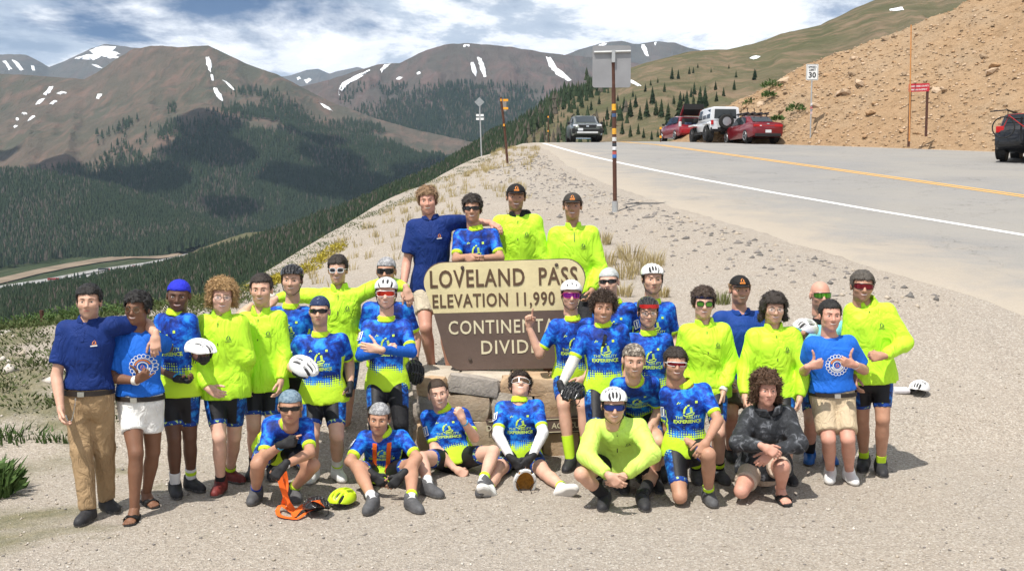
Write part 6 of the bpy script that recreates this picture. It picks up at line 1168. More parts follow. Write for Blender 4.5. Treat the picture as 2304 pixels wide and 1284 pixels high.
# ================================================================ the summit sign on its stone base
def build_sign():
    c = at(1137, 708, 10.0); rollx = rad(1.9); yaw = rad(-3)
    R = vec(math.cos(yaw) * math.cos(rollx), math.sin(yaw), math.sin(rollx)); R = unit(R); U = unit(vec(-math.sin(rollx), .02, math.cos(rollx))); N = unit(np.cross(R, U)); s = 1 / 237.5
    P = lambda x, y, d=0: c + R * x * s + U * y * s + N * d
    e = empty('summit_sign', c * [1, 1, 0] + vec(0, 0, .74), 0, 'routed wooden summit sign in cream and brown with rounded corners on the stone base', 'sign'); inv = Matrix.Translation(-e.location)
    def part(mb, name, mt, par=None, smooth=False):
        o = mb.build(name, mt, par or e, smooth)
        if par is None: o.matrix_parent_inverse = inv
        return o
    # outline: wide top, raked sides
    top, bot, xt, xb = 120, -122, 180, 112
    def corner(cx, cy, r, a0, a1, n=9): return [(cx + r * math.cos(rad(a)), cy + r * math.sin(rad(a))) for a in np.linspace(a0, a1, n)]
    left = corner(-xt + 44, top - 44, 44, 90, 188); lb = corner(-xb + 12, bot + 36, 36, 196, 270); rb = corner(xb - 12, bot + 36, 36, 270, 344); right = corner(xt - 44, top - 44, 44, -8, 90)
    split = 8.0
    def edge_x(y): return np.interp(y, [bot + 36, top - 44], [xb + 22, xt])
    up = left + [(-edge_x(split), split), (edge_x(split), split)] + right; dnp = [(-edge_x(split - .6), split - .6)] + lb + rb + [(edge_x(split - .6), split - .6)]
    mk = lambda name, col: mat(name, col, .6, var=.10, scale=3, bump=.25, bscale=25)
    cream = mk('weathered_cream_paint', (.66, .57, .33)); brown = mk('weathered_brown_paint', (.120, .083, .068)); dark = mat('routed_brown', (.105, .062, .035), .7, var=.15, scale=20); pale = mat('routed_cream', (.66, .60, .42), .7, var=.1, scale=20)
    def slab(poly, d0, d1): m = MB(); n = len(poly); m.add([P(x, y, d1) for x, y in poly] + [P(x, y, d0) for x, y in poly], [tuple(range(n)), tuple(range(2 * n - 1, n - 1, -1))] + [(i, n + i, n + (i + 1) % n, (i + 1) % n) for i in range(n)]); return m
    pu = part(slab(up, -.025, .025), 'upper_panel', cream); pd = part(slab(dnp, -.025, .025), 'lower_panel', brown)
    part(slab([(x * 1.012, y * 1.012 + .5) for x, y in up] , -.034, -.0255), 'backing_board', brown)
    def letters(txt, x0, x1, yb, yt, mt, par, bold):
        for i, (ch, V, Fc) in enumerate(glyphs(txt, x0, x1, yb, yt, bold)):
            m = MB(); n = len(V); m.add([P(x, y, .030) for x, y in V] + [P(x, y, .0235) for x, y in V], [tuple(f) for f in Fc] + [tuple(q + n for q in f)[::-1] for f in Fc] + rim(Fc, n)); o = part(m, 'letter', mt, par)
            o.matrix_parent_inverse = Matrix.Identity(4); o.matrix_parent_inverse = inv.inverted() @ inv if 0 else Matrix.Identity(4)
    def rim(Fc, n):
        cnt = {}
        for f in Fc:
            for a, b in zip(f, f[1:] + f[:1]): cnt[(a, b)] = 1
        return [(b, a, a + n, b + n) for a, b in cnt if (b, a) not in cnt]
    def glyphs(txt, x0, x1, yb, yt, bold):
        out = []; cu = bpy.data.curves.new('t', 'FONT'); cu.size = 1; cu.resolution_u = 3; cu.offset = bold; cu.body = txt; cu.space_character = 1.12
        ob = bpy.data.objects.new('t', cu); me = bpy.data.meshes.new_from_object(ob); V = np.array([tuple(v.co)[:2] for v in me.vertices]); Fc = [tuple(p.vertices) for p in me.polygons]
        bpy.data.objects.remove(ob); bpy.data.meshes.remove(me); bpy.data.curves.remove(cu)
        cap = V[:, 1].max(); lo = 0; V = (V - [V[:, 0].min(), 0]) * [(x1 - x0) / np.ptp(V[:, 0]), (yt - yb) / .70]; V = V + [x0, yb]
        par = list(range(len(V)))
        def find(a):
            while par[a] != a: par[a] = par[par[a]]; a = par[a]
            return a
        for f in Fc:
            for a in f[1:]: par[find(a)] = find(f[0])
        gr = {}
        for f in Fc: gr.setdefault(find(f[0]), []).append(f)
        for g in gr.values():
            ids = sorted({i for f in g for i in f}); mp = {a: i for i, a in enumerate(ids)}; out.append((txt, V[ids], [tuple(mp[i] for i in f) for f in g]))
        return out
    letters('LOVELAND  PASS', -166, 164, 66, 104, dark, pu, .018); letters('ELEVATION 11,990', -162, 112, 21, 50, dark, pu, .018)
    letters('CONTINENTAL', -128, 128, -40, -10, pale, pd, .008); letters('DIVIDE', -56, 72, -86, -56, pale, pd, .008)
    for x, y in ((-92, 109), (118, 109), (-82, -98), (116, -98)): part(MB().tube([P(x, y, .02), P(x, y, .036), P(x, y, .04)], [.018, .018, .008], 8), 'bolt', mat('rusty_bolt', (.07, .05, .04), .7))
    post = mat('brown_post', (.20, .105, .065), .8, var=.2, scale=6, bump=.3)
    for x in (-92, 100): q = P(x, 0, -.09); part(MB().box((q[0], q[1], 1.05), (.12, .12, .86)), 'post', post)
    # small routed board fixed across the stone base
    b = empty('name_board', vec(at(1228, 960, 9.62)[0], 9.62, .0), 0, 'low brown routed name board across the stone base, partly hidden by people', 'sign'); inv2 = Matrix.Translation(-b.location)
    y0 = 9.615; A = at(1092, 945, y0); Bq = at(1345, 935, y0); z1, z0 = A[2] + .0, A[2] - .145; sl = (Bq[2] - A[2]) / (Bq[0] - A[0])
    pl = [(A[0], z1), (Bq[0] + .05, z1 + sl * (Bq[0] - A[0])), (Bq[0] + .05, z0 + sl * (Bq[0] - A[0])), (A[0] + .06, z0), ]
    o = MB().prism(pl, (0, y0, 0), (1, 0, 0), (0, 0, 1), (0, 1, 0), .045).build('board', brown, b); o.matrix_parent_inverse = inv2
    V, Fc = text_poly('DEPARTMENT  OF  AGRICULTURE', .075, .001); V = V * [.92, 1.0]; cx = (A[0] + Bq[0]) / 2 + .02
    m = MB(); m.add([(cx + x, y0 - .004, A[2] - .10 + y + sl * (cx + x - A[0])) for x, y in V], Fc); t = m.build('lettering', pale, b); t.matrix_parent_inverse = inv2; t['kind'] = 'stuff'
    m = MB()
    for dz in (-.012, -.131): m.tube([(A[0] + .03 + (.05 if dz < -.1 else 0), y0 - .004, A[2] + dz), (Bq[0] + .03, y0 - .004, A[2] + dz + sl * (Bq[0] - A[0]))], .004, 4)
    t = m.build('border_line', pale, b); t.matrix_parent_inverse = inv2; t['kind'] = 'stuff'
    # the base: stones set in mortar
    base = empty('stone_base', (-.05, 9.95, 0), 0, 'low base of rough tan stones set in grey mortar under the summit sign', 'stone base'); inv3 = Matrix.Translation(-base.location)
    mort = mat('grey_mortar', (.34, .32, .29), .95, var=.2, scale=8, bump=.6, bscale=30)
    x0, x1, yf, yb, zt = -.88, .86, 9.70, 10.32, .735
    o = MB().box(((x0 + x1) / 2, (yf + yb) / 2, zt / 2 - .06), (x1 - x0 - .05, yb - yf - .05, zt + .08 - .02), bev=.03).build('mortar_core', mort, base); o.matrix_parent_inverse = inv3
    stone_m = [m_camo(n, st, 7) for n, st in (('tan_stone', [(.3, (.34, .25, .17)), (.55, (.42, .33, .235)), (.7, (.50, .42, .32))]), ('pale_stone', [(.3, (.40, .34, .27)), (.6, (.50, .44, .36))]), ('ochre_stone', [(.3, (.40, .26, .15)), (.6, (.50, .36, .23))]), ('grey_stone', [(.3, (.27, .24, .21)), (.6, (.38, .34, .30))]))]
    rs = random.Random(4)
    def stone(cx, cy, cz, w, h, d, ry=0):
        bm = bmesh.new(); bmesh.ops.create_cube(bm, size=1); bmesh.ops.subdivide_edges(bm, edges=bm.edges[:], cuts=3, use_grid_fill=True)
        sd = rs.random() * 50
        for v in bm.verts:
            n = v.co.normalized(); q = v.co.lerp(n * .62, .38); f = 1 + .16 * float(fbm(n.x * 1.7 + sd, n.y * 1.7, n.z * 1.7, 3)); v.co = Vector((q.x * w * f * math.cos(ry) + q.z * h * f * math.sin(ry), q.y * d * f, q.z * h * f * math.cos(ry) - q.x * w * f * math.sin(ry))) + Vector((cx, cy, cz))
        me = bpy.data.meshes.new('stone'); bm.to_mesh(me); bm.free(); me.polygons.foreach_set('use_smooth', np.ones(len(me.polygons), bool)); me.set_sharp_from_angle(angle=rad(30)); me.materials.append(rs.choice(stone_m)); o = link('stone', me, base); o.matrix_parent_inverse = inv3
    def face(fix, a0, a1, side):
        z = 0.0; rows = [.36, .25, .16] if not side else [.26, .24, .24]
        for hgt in rows:
            a = a0
            while a < a1 - .05:
                w = min(rs.uniform(.24, .58), a1 - a)
                if a1 - a - w < .12: w = a1 - a
                hh = hgt * rs.uniform(.84, 1.0)
                if side: stone(fix, a + w / 2, z + hgt / 2, .14, hh, w * .97)
                else: stone(a + w / 2, fix + rs.uniform(-.012, .012), z + hgt / 2 + rs.uniform(-.02, .02), w * .95, hh * 1.04, .16, rs.uniform(-.14, .14))
                a += w
            z += hgt
    face(yf + .03, x0, x1, False); face(x0 + .02, yf + .1, yb, True); face(x1 - .02, yf + .1, yb, True)
    a = x0
    while a < x1 - .1:                                 # cap stones
        w = min(rs.uniform(.28, .5), x1 - a); stone(a + w / 2, (yf + yb) / 2 + .05, zt - .02, w * .98, .10, yb - yf); a += w
build_sign()
# ================================================================ vehicles
M_TYRE = mat('tyre_rubber', (.018, .018, .018), .85, var=.2); M_RIM = mat('alloy_rim', (.42, .42, .43), .35, .7, var=.06); M_DRIM = mat('dark_rim', (.06, .06, .065), .4, .5)
M_GLASS = lens('car_window_glass', (.02, .026, .03), .0, .06); M_TRIM = mat('black_car_trim', (.016, .016, .017), .6, var=.15); M_LAMP = mat('clear_lamp', (.75, .75, .78), .15, .3, var=.02); M_TAIL = mat('red_tail_lamp', (.45, .012, .012), .2, var=.05); M_PLATE = mat('number_plate', (.62, .64, .66), .5, var=.05); M_CHROME = mat('bright_trim', (.7, .7, .7), .2, .9, var=.03); M_AMBER = mat('amber_lamp', (.75, .25, .02), .3)
def paint(name, c): return mat(name, c, .28, .25, var=.05, scale=2, coat=.7)
def loft(rings): 
    n = len(rings[0]); V = [p for r in rings for p in r]; Fc = [(i * n + k, i * n + (k + 1) % n, (i + 1) * n + (k + 1) % n, (i + 1) * n + k) for i in range(len(rings) - 1) for k in range(n)]
    return V, Fc + [tuple(range(n))[::-1], tuple((len(rings) - 1) * n + k for k in range(n))]
def body_ring(x, zl, zh, hw, r=.10):
    q = [(hw - .05, zl), (hw, zl + .12), (hw + .0, zl + (zh - zl) * .55), (hw - .03, zh - r), (hw - .03 - r * .6, zh - r * .25), (hw * .55, zh)]; return [(x, y, z) for y, z in q] + [(x, -y, z) for y, z in q[::-1]]
def car(label, px, py, Yd, heading, spec, color, body=None, raise_=0.0):
    a, _ = ray(px, py); X = float(a) * Yd; z = float(ground_z(X, Yd, False)) + .035 + raise_
    e = empty(spec['name'], (X, Yd, z), heading, label, 'car'); col = paint(*color); b = body or {}
    m = MB(); m.add(*loft([body_ring(*st) for st in spec['body']])); o = m.build('body', col, e, True)
    gh = spec['cabin']                                  # (x, zbase, ztop, halfwidth base, halfwidth top)
    m = MB(); m.add(*loft([[(x, wb, zb), (x, (wb + wt) / 2 + .01, (zb + zt) / 2), (x, wt, zt - .05), (x, wt * .8, zt), (x, -wt * .8, zt), (x, -wt, zt - .05), (x, -(wb + wt) / 2 - .01, (zb + zt) / 2), (x, -wb, zb)] for x, zb, zt, wb, wt in gh])); m.build('cabin', col, e, True)
    for nm, quads in spec['glass'].items():
        for q in quads:
            if nm == 'side_window': q = [(x, y * 1.022, z) for x, y, z in q]
            MB().add(q, [tuple(range(len(q)))]).build(nm, M_GLASS, e)
    R, W = spec['wheel'][2:4]
    for x in spec['wheel'][:2]:
        for sy in (-1, 1):
            y = sy * (spec['hw'] - W / 2 + .01); MB().tube([(x, y - sy * .01, R), (x, y - sy * (W - .02), R)], R + .06, 24).build('wheel_arch', M_TRIM, e)
            w = MB().tube([(x, y - W / 2, R), (x, y - W / 2 + .02, R), (x, y + W / 2 - .02, R), (x, y + W / 2, R)], [R * .9, R, R, R * .9], 24).build('wheel', M_TYRE, e)
            rim = MB(); yy = y + sy * (W / 2 + .004); rr = R * .66; rim.tube([(x, yy - .01, R), (x, yy + .006, R)], rr * .22, 10)
            for k in range(5): an = 2 * math.pi * k / 5; rim.add([(x + math.cos(an + d) * q, yy + sy * .004, R + math.sin(an + d) * q) for d, q in ((-.16, rr * .15), (.16, rr * .15), (.13, rr), (-.13, rr))], [(0, 1, 2, 3)])
            rim.tube([(x + math.cos(t) * rr, yy, R + math.sin(t) * rr) for t in np.linspace(0, 2 * math.pi, 21)], .018, 5, False); rim.build('rim', M_RIM if not spec.get('darkrim') else M_DRIM, w)
    for nm, mt, dims in spec['bits']:
        for c, d in dims: MB().box(c, d, bev=min(d) * .25).build(nm, mt, e)
    return e
def mirror(q): return [(x, -y, z) for x, y, z in q][::-1]
def saloon():
    hw = .90
    side = [(-1.22, .815, .93), (-.42, .835, .94), (-.42, .66, 1.36), (-.92, .655, 1.27)], [(-.36, .835, .94), (.72, .825, .93), (.30, .67, 1.33), (-.36, .66, 1.37)]
    g = {'rear_window': [[(-1.54, .54, 1.065), (-1.08, .50, 1.335), (-1.08, -.50, 1.335), (-1.54, -.54, 1.065)]], 'windscreen': [[(1.05, .56, 1.015), (.48, .58, 1.34), (.48, -.58, 1.34), (1.05, -.56, 1.015)]], 'side_window': list(side) + [mirror(q) for q in side]}
    return dict(name='saloon_car', hw=hw, body=[(-2.30, .42, .80, .66), (-2.22, .30, .98, .82), (-1.75, .22, 1.03, .90), (-.6, .20, .97, .91), (.8, .20, .95, .91), (1.5, .22, .88, .90), (2.1, .26, .76, .84), (2.32, .36, .64, .64)], cabin=[(-1.62, .96, 1.00, .66, .56), (-1.05, .92, 1.335, .80, .60), (-.4, .90, 1.415, .815, .62), (.35, .90, 1.385, .81, .62), (1.12, .90, .96, .74, .62)], glass=g, wheel=(-1.36, 1.34, .33, .22),
        bits=[('tail_lamp', M_TAIL, [((-2.262, .56, .80), (.10, .44, .12)), ((-2.262, -.56, .80), (.10, .44, .12))]), ('light_bar', M_TAIL, [((-2.285, 0, .80), (.04, .70, .035))]), ('number_plate', M_PLATE, [((-2.315, 0, .52), (.02, .32, .15))]), ('rear_bumper_trim', M_TRIM, [((-2.26, 0, .33), (.12, 1.4, .16))]), ('door_mirror', M_TRIM, [((.62, .96, .98), (.14, .12, .12)), ((.62, -.96, .98), (.14, .12, .12))]), ('brake_lamp', M_LAMP, [((-2.315, .42, .80), (.02, .10, .05))]), ('badge', M_CHROME, [((-2.27, 0, .90), (.03, .14, .05))])])
def crossover():
    hw = .94
    side = [(-1.72, .83, 1.08), (-.95, .85, 1.07), (-.95, .70, 1.50), (-1.60, .69, 1.45)], [(-.88, .85, 1.07), (.02, .85, 1.06), (.02, .71, 1.53), (-.88, .70, 1.51)], [(.09, .85, 1.06), (1.02, .84, 1.05), (.50, .71, 1.47), (.09, .71, 1.53)]
    g = {'rear_window': [[(-2.16, .56, 1.205), (-1.90, .53, 1.495), (-1.90, -.53, 1.495), (-2.16, -.56, 1.205)]], 'windscreen': [[(1.42, .58, 1.125), (.68, .56, 1.51), (.68, -.56, 1.51), (1.42, -.58, 1.125)]], 'side_window': list(side) + [mirror(q) for q in side]}
    return dict(name='estate_car', hw=hw, body=[(-2.36, .48, .96, .76), (-2.24, .36, 1.10, .88), (-1.6, .26, 1.12, .94), (0, .25, 1.10, .94), (1.2, .26, 1.08, .94), (1.9, .28, 1.02, .92), (2.28, .32, .94, .84), (2.42, .44, .80, .66)], cabin=[(-2.22, 1.06, 1.12, .74, .66), (-1.86, 1.04, 1.52, .82, .66), (-.6, 1.04, 1.60, .84, .68), (.55, 1.02, 1.56, .84, .67), (1.50, 1.00, 1.07, .78, .68)], glass=g, wheel=(-1.42, 1.42, .36, .23), darkrim=True,
        bits=[('grille', M_TRIM, [((2.385, 0, .82), (.09, 1.0, .20))]), ('grille_surround', M_CHROME, [((2.36, 0, .935), (.10, 1.06, .03)), ((2.36, 0, .705), (.10, 1.06, .03))]), ('headlamp', M_LAMP, [((2.26, .70, .88), (.20, .30, .11)), ((2.26, -.70, .88), (.20, .30, .11))]), ('front_bumper', M_TRIM, [((2.36, 0, .60), (.16, 1.5, .16)), ((2.26, .80, .58), (.2, .22, .30)), ((2.26, -.80, .58), (.2, .22, .30))]), ('skid_plate', mat('silver_plastic', (.62, .62, .62), .4, .3), [((2.38, 0, .46), (.14, 1.24, .11))]), ('number_plate', M_PLATE, [((2.45, -.42, .64), (.02, .30, .15))]), ('door_mirror', M_TRIM, [((.86, 1.0, 1.10), (.16, .16, .16)), ((.86, -1.0, 1.10), (.16, .16, .16))]), ('roof_rail', M_TRIM, [((-.6, .62, 1.65), (2.2, .05, .05)), ((-.6, -.62, 1.65), (2.2, .05, .05))]), ('tail_lamp', M_TAIL, [((-2.28, .72, .98), (.14, .26, .22)), ((-2.28, -.72, .98), (.14, .26, .22))]), ('badge', M_CHROME, [((2.435, 0, .83), (.02, .16, .08))])])
def offroader():
    hw = .86
    side = [(-2.02, .80, 1.22), (-1.32, .80, 1.22), (-1.32, .745, 1.70), (-2.00, .745, 1.70)], [(-1.20, .80, 1.22), (-.55, .80, 1.22), (-.55, .745, 1.70), (-1.20, .745, 1.70)], [(-.44, .80, 1.22), (.36, .80, 1.22), (.14, .745, 1.70), (-.44, .745, 1.70)]
    g = {'rear_window': [[(-2.20, .62, 1.20), (-2.20, .59, 1.70), (-2.20, -.59, 1.70), (-2.20, -.62, 1.20)]], 'windscreen': [[(.66, .58, 1.30), (.36, .58, 1.69), (.36, -.58, 1.69), (.66, -.58, 1.30)]], 'side_window': list(side) + [mirror(q) for q in side]}
    return dict(name='off_road_car', hw=.94, body=[(-2.16, .62, 1.16, .78), (-2.10, .56, 1.18, .80), (.6, .56, 1.18, .80), (.9, .56, 1.20, .74), (1.95, .58, 1.16, .60), (2.02, .62, 1.10, .56)], cabin=[(-2.18, 1.12, 1.80, .80, .74), (-2.10, 1.12, 1.84, .81, .745), (-.6, 1.12, 1.86, .81, .75), (.26, 1.12, 1.80, .80, .74), (.74, 1.12, 1.18, .76, .70)], glass=g, wheel=(-1.48, 1.46, .42, .28), darkrim=True,
        bits=[('fender_flare', paint('white_car_paint', (.80, .81, .82)), [((-1.48, .84, .95), (1.02, .22, .10)), ((-1.48, -.84, .95), (1.02, .22, .10)), ((1.46, .80, .98), (1.10, .34, .10)), ((1.46, -.80, .98), (1.10, .34, .10))]), ('tail_lamp', M_TAIL, [((-2.17, .72, .98), (.08, .14, .24)), ((-2.17, -.72, .98), (.08, .14, .24))]), ('rear_bumper', M_TRIM, [((-2.26, 0, .60), (.20, 1.66, .22))]), ('number_plate', M_PLATE, [((-2.375, .62, .70), (.02, .30, .16))]), ('side_step', M_TRIM, [((0, .84, .44), (1.9, .14, .08)), ((0, -.84, .44), (1.9, .14, .08))]), ('door_mirror', M_TRIM, [((.5, .96, 1.26), (.10, .16, .20)), ((.5, -.96, 1.26), (.10, .16, .20))]), ('exhaust_box', M_TRIM, [((-1.9, -.2, .42), (.3, .7, .14))])])
def hatch():
    hw = .87
    side = [(-1.62, .79, 1.02), (-.62, .82, 1.0), (-.62, .64, 1.42), (-1.40, .63, 1.36)], [(-.55, .82, 1.0), (.62, .82, .96), (.20, .65, 1.38), (-.55, .64, 1.43)]
    g = {'windscreen': [[(1.22, .54, 1.035), (.46, .52, 1.40), (.46, -.52, 1.40), (1.22, -.54, 1.035)]], 'side_window': list(side) + [mirror(q) for q in side]}
    return dict(name='hatchback_car', hw=hw, body=[(-2.16, .40, .78, .70), (-2.08, .30, .84, .83), (-1.6, .22, .98, .87), (0, .20, 1.0, .87), (1.0, .20, .98, .87), (1.7, .24, .86, .84), (2.1, .32, .70, .68)], cabin=[(-1.72, .84, 1.32, .78, .60), (-1.55, .84, 1.40, .80, .62), (-.5, .94, 1.48, .815, .63), (.30, .94, 1.44, .81, .63), (1.30, .92, .98, .74, .64)], glass=g, wheel=(-1.32, 1.30, .32, .21),
        bits=[('tail_lamp', M_LAMP, [((-2.02, .76, .92), (.18, .14, .30)), ((-2.02, -.76, .92), (.18, .14, .30))]), ('boot_opening', M_LINER, [((-1.745, 0, 1.07), (.03, 1.12, .42))]), ('luggage', mat('blue_grey_bag', (.05, .08, .14), .8, var=.4, scale=9), [((-1.83, .2, .93), (.22, .40, .22)), ((-1.83, -.25, .90), (.22, .34, .16))]), ('rear_bumper', paint('bright_red_paint', (.42, .018, .028)), [((-2.14, 0, .52), (.12, 1.5, .26))]), ('door_mirror', M_TRIM, [((.72, .94, 1.02), (.14, .14, .12)), ((.72, -.94, 1.02), (.14, .14, .12))])])
def build_cars():
    h0 = math.pi / 2
    e = car('grey green estate car driving towards us over the crest of the road', 1313, 322, 66.0, -h0 + .03, crossover(), ('grey_green_paint', (.085, .095, .080)))
    e = car('dark red hatchback with its tailgate raised beside the white off-roader', 1533, 318, 66.0, h0 + .16, hatch(), ('red_car_paint', (.26, .012, .022)))
    m = MB(); A = [(-1.50, .60, 1.44), (-1.50, -.60, 1.44), (-2.22, -.62, 1.98), (-2.22, .62, 1.98)]; n = Vector((.58, 0, .80)) * .07; V = [Vector(q) for q in A] + [Vector(q) + n for q in A]; m.add(V, [(0, 1, 2, 3), (7, 6, 5, 4)] + [(i, 4 + i, 4 + (i + 1) % 4, (i + 1) % 4) for i in range(4)]); tg = m.build('tailgate', MATS['red_car_paint'], e)
    MB().add([Vector((-1.56, .50, 1.48)) - n * .1, Vector((-1.56, -.50, 1.48)) - n * .1, Vector((-2.12, -.52, 1.90)) - n * .1, Vector((-2.12, .52, 1.90)) - n * .1], [(0, 1, 2, 3)]).build('tailgate_window', M_GLASS, tg); MB().box((-2.235, 0, 1.93), (.05, 1.24, .32), bev=.01).build('tailgate_lip', M_TRIM, tg)
    e = car('white boxy off-road car with a spare wheel on its back door', 1606, 319, 61.0, h0 + .09, offroader(), ('white_car_paint', (.80, .81, .82)))
    w = MB().tube([(-2.28, 0, 1.02), (-2.30, 0, 1.02), (-2.50, 0, 1.02), (-2.52, 0, 1.02)], [.36, .40, .40, .36], 24).build('spare_wheel', M_TYRE, e); MB().tube([(-2.515, 0, 1.02), (-2.54, 0, 1.02)], .24, 14).build('rim', M_RIM, w)
    e = car('dark red saloon car with black bicycle carriers on its roof', 1690, 322, 57.5, h0 + .16, saloon(), ('dark_red_paint', (.20, .010, .018)))
    r = MB()
    for x in (-.55, .35): r.tube([(x, -.74, 1.50), (x, .74, 1.50)], .03, 6); [r.tube([(x, s * .62, 1.38), (x, s * .62, 1.50)], .03, 6) for s in (-1, 1)]
    r.build('roof_bar', M_BLACK, e)
    for y in (-.55, -.18, .2, .56): MB().tube([(-1.0, y, 1.55), (.6, y, 1.55)], .035, 6).tube([(.1, y, 1.55), (-.15, y + .1, 1.82)], .022, 6).build('bike_carrier', M_BLACK, e)
    e = car('black car at the roadside with a bicycle on its rear rack and number plate', 2325, 372, 37.5, h0 - .60, crossover(), ('black_paint', (.012, .013, .016)))
    MB().box((-2.34, .05, .80), (.02, .34, .17)).build('number_plate', M_PLATE, e)
    MB().tube([(-2.3, 0, .45), (-2.75, 0, .5), (-2.75, 0, 1.35)], .035, 6).tube([(-2.75, -.3, 1.3), (-2.75, .3, 1.3)], .03, 6).build('bike_rack', M_BLACK, e)
    b = empty('bicycle', (e.location.x, e.location.y, e.location.z), e.rotation_euler.z, 'black bicycle hung on the rear rack of the black car', 'bicycle'); x = -2.86; red = mat('red_frame_paint', (.35, .02, .02), .35)
    for y in (-.52, .52):
        MB().tube([(x, y + .34 * math.cos(t), 1.02 + .34 * math.sin(t)) for t in np.linspace(0, 2 * math.pi, 25)], .022, 6, False).build('wheel', M_TYRE, b)
    MB().tube([(x, -.52, 1.02), (x, -.10, 1.02), (x, .40, 1.42), (x, -.22, 1.46), (x, -.10, 1.02), (x, .36, 1.40), (x, .52, 1.02)], .02, 6).build('frame', red, b); MB().tube([(x - .2, .42, 1.60), (x, .40, 1.58), (x + .2, .42, 1.60)], .015, 6).tube([(x, .40, 1.42), (x, .40, 1.58)], .015, 6).tube([(x, .95, 1.55), (x, .42, 1.58)], .02, 5).build('handlebar', M_BLACK, b); MB().box((x, -.28, 1.56), (.12, .26, .05), bev=.02).build('saddle', M_BLACK, b)
build_cars()
# ================================================================ the cut bank and roadside signs
def m_bank():
    m, t, b = new_mat('ochre_scree'); p = t.pos(); st = t.n('ShaderNodeMapping'); st.inputs['Rotation'].default_value = (0, 0, .5); st.inputs['Scale'].default_value = (.5, 1, 1.6); t.L.new(p, st.inputs[0])
    a = t.noise(p, .22, 5, .6, .4); n = t.noise(st.outputs[0], 2.2, 6, .7, .5); f = t.noise(p, 9, 4, .75)
    base = t.ramp(a, [(.3, (.345, .22, .125)), (.5, (.39, .265, .16)), (.7, (.37, .275, .185))])
    base = t.mix(t.ramp(n, [(.36, .65), (.5, 0.0)]), base, (.24, .155, .085)); base = t.mix(t.ramp(f, [(.52, 0.0), (.7, .6)]), base, (.50, .36, .225))
    top = t.math('MULTIPLY', t.math('SUBTRACT', t.math('ADD', t.sep(p)[2], t.math('MULTIPLY', a, 3.0)), 13.4), .8, clamp=True); base = t.mix(t.math('MULTIPLY', top, .55), base, (.20, .19, .10))
    t.put(b.inputs['Base Color'], base); b.inputs['Roughness'].default_value = .95; b.inputs['Specular IOR Level'].default_value = .1; t.put(b.inputs['Normal'], t.bump(t.math('ADD', n, t.math('MULTIPLY', f, .5)), 1.0, .18)); return m
TOE0, TDIR, UPH = vec(20.8, 43.0), unit((-.478, .878)), unit((.878, .478))
def bank_xyz(tt, dd):
    cr = np.interp(tt, [-60, -20, -4, 3, 9.7, 17.6, 21, 23.5, 26], [13.5, 12.0, 11.0, 10.6, 8.8, 5.6, 3.0, .9, .1]); bend = .004 * np.maximum(0, -tt) ** 2
    X = TOE0[0] + TDIR[0] * tt + UPH[0] * (dd + bend * 0); Y = TOE0[1] + TDIR[1] * tt + UPH[1] * dd
    h = np.where(dd < cr, .90 * dd, .90 * cr + (dd - cr) * .16); h = np.where(dd < 0, .1 * dd, h)
    h = h + np.clip(dd / 3, 0, 1) * (.55 * fbm(X * .22, Y * .22, 2, 4) + .30 * fbm(X * .9, Y * .9, 6, 4)) + .06 * fbm(X * 3, Y * 3, 4, 3)
    h = h * np.clip((26 - tt) / 4, 0, 1)
    return X, Y, ground_z(TOE0[0] + TDIR[0] * tt, TOE0[1] + TDIR[1] * tt, False) + h - .12
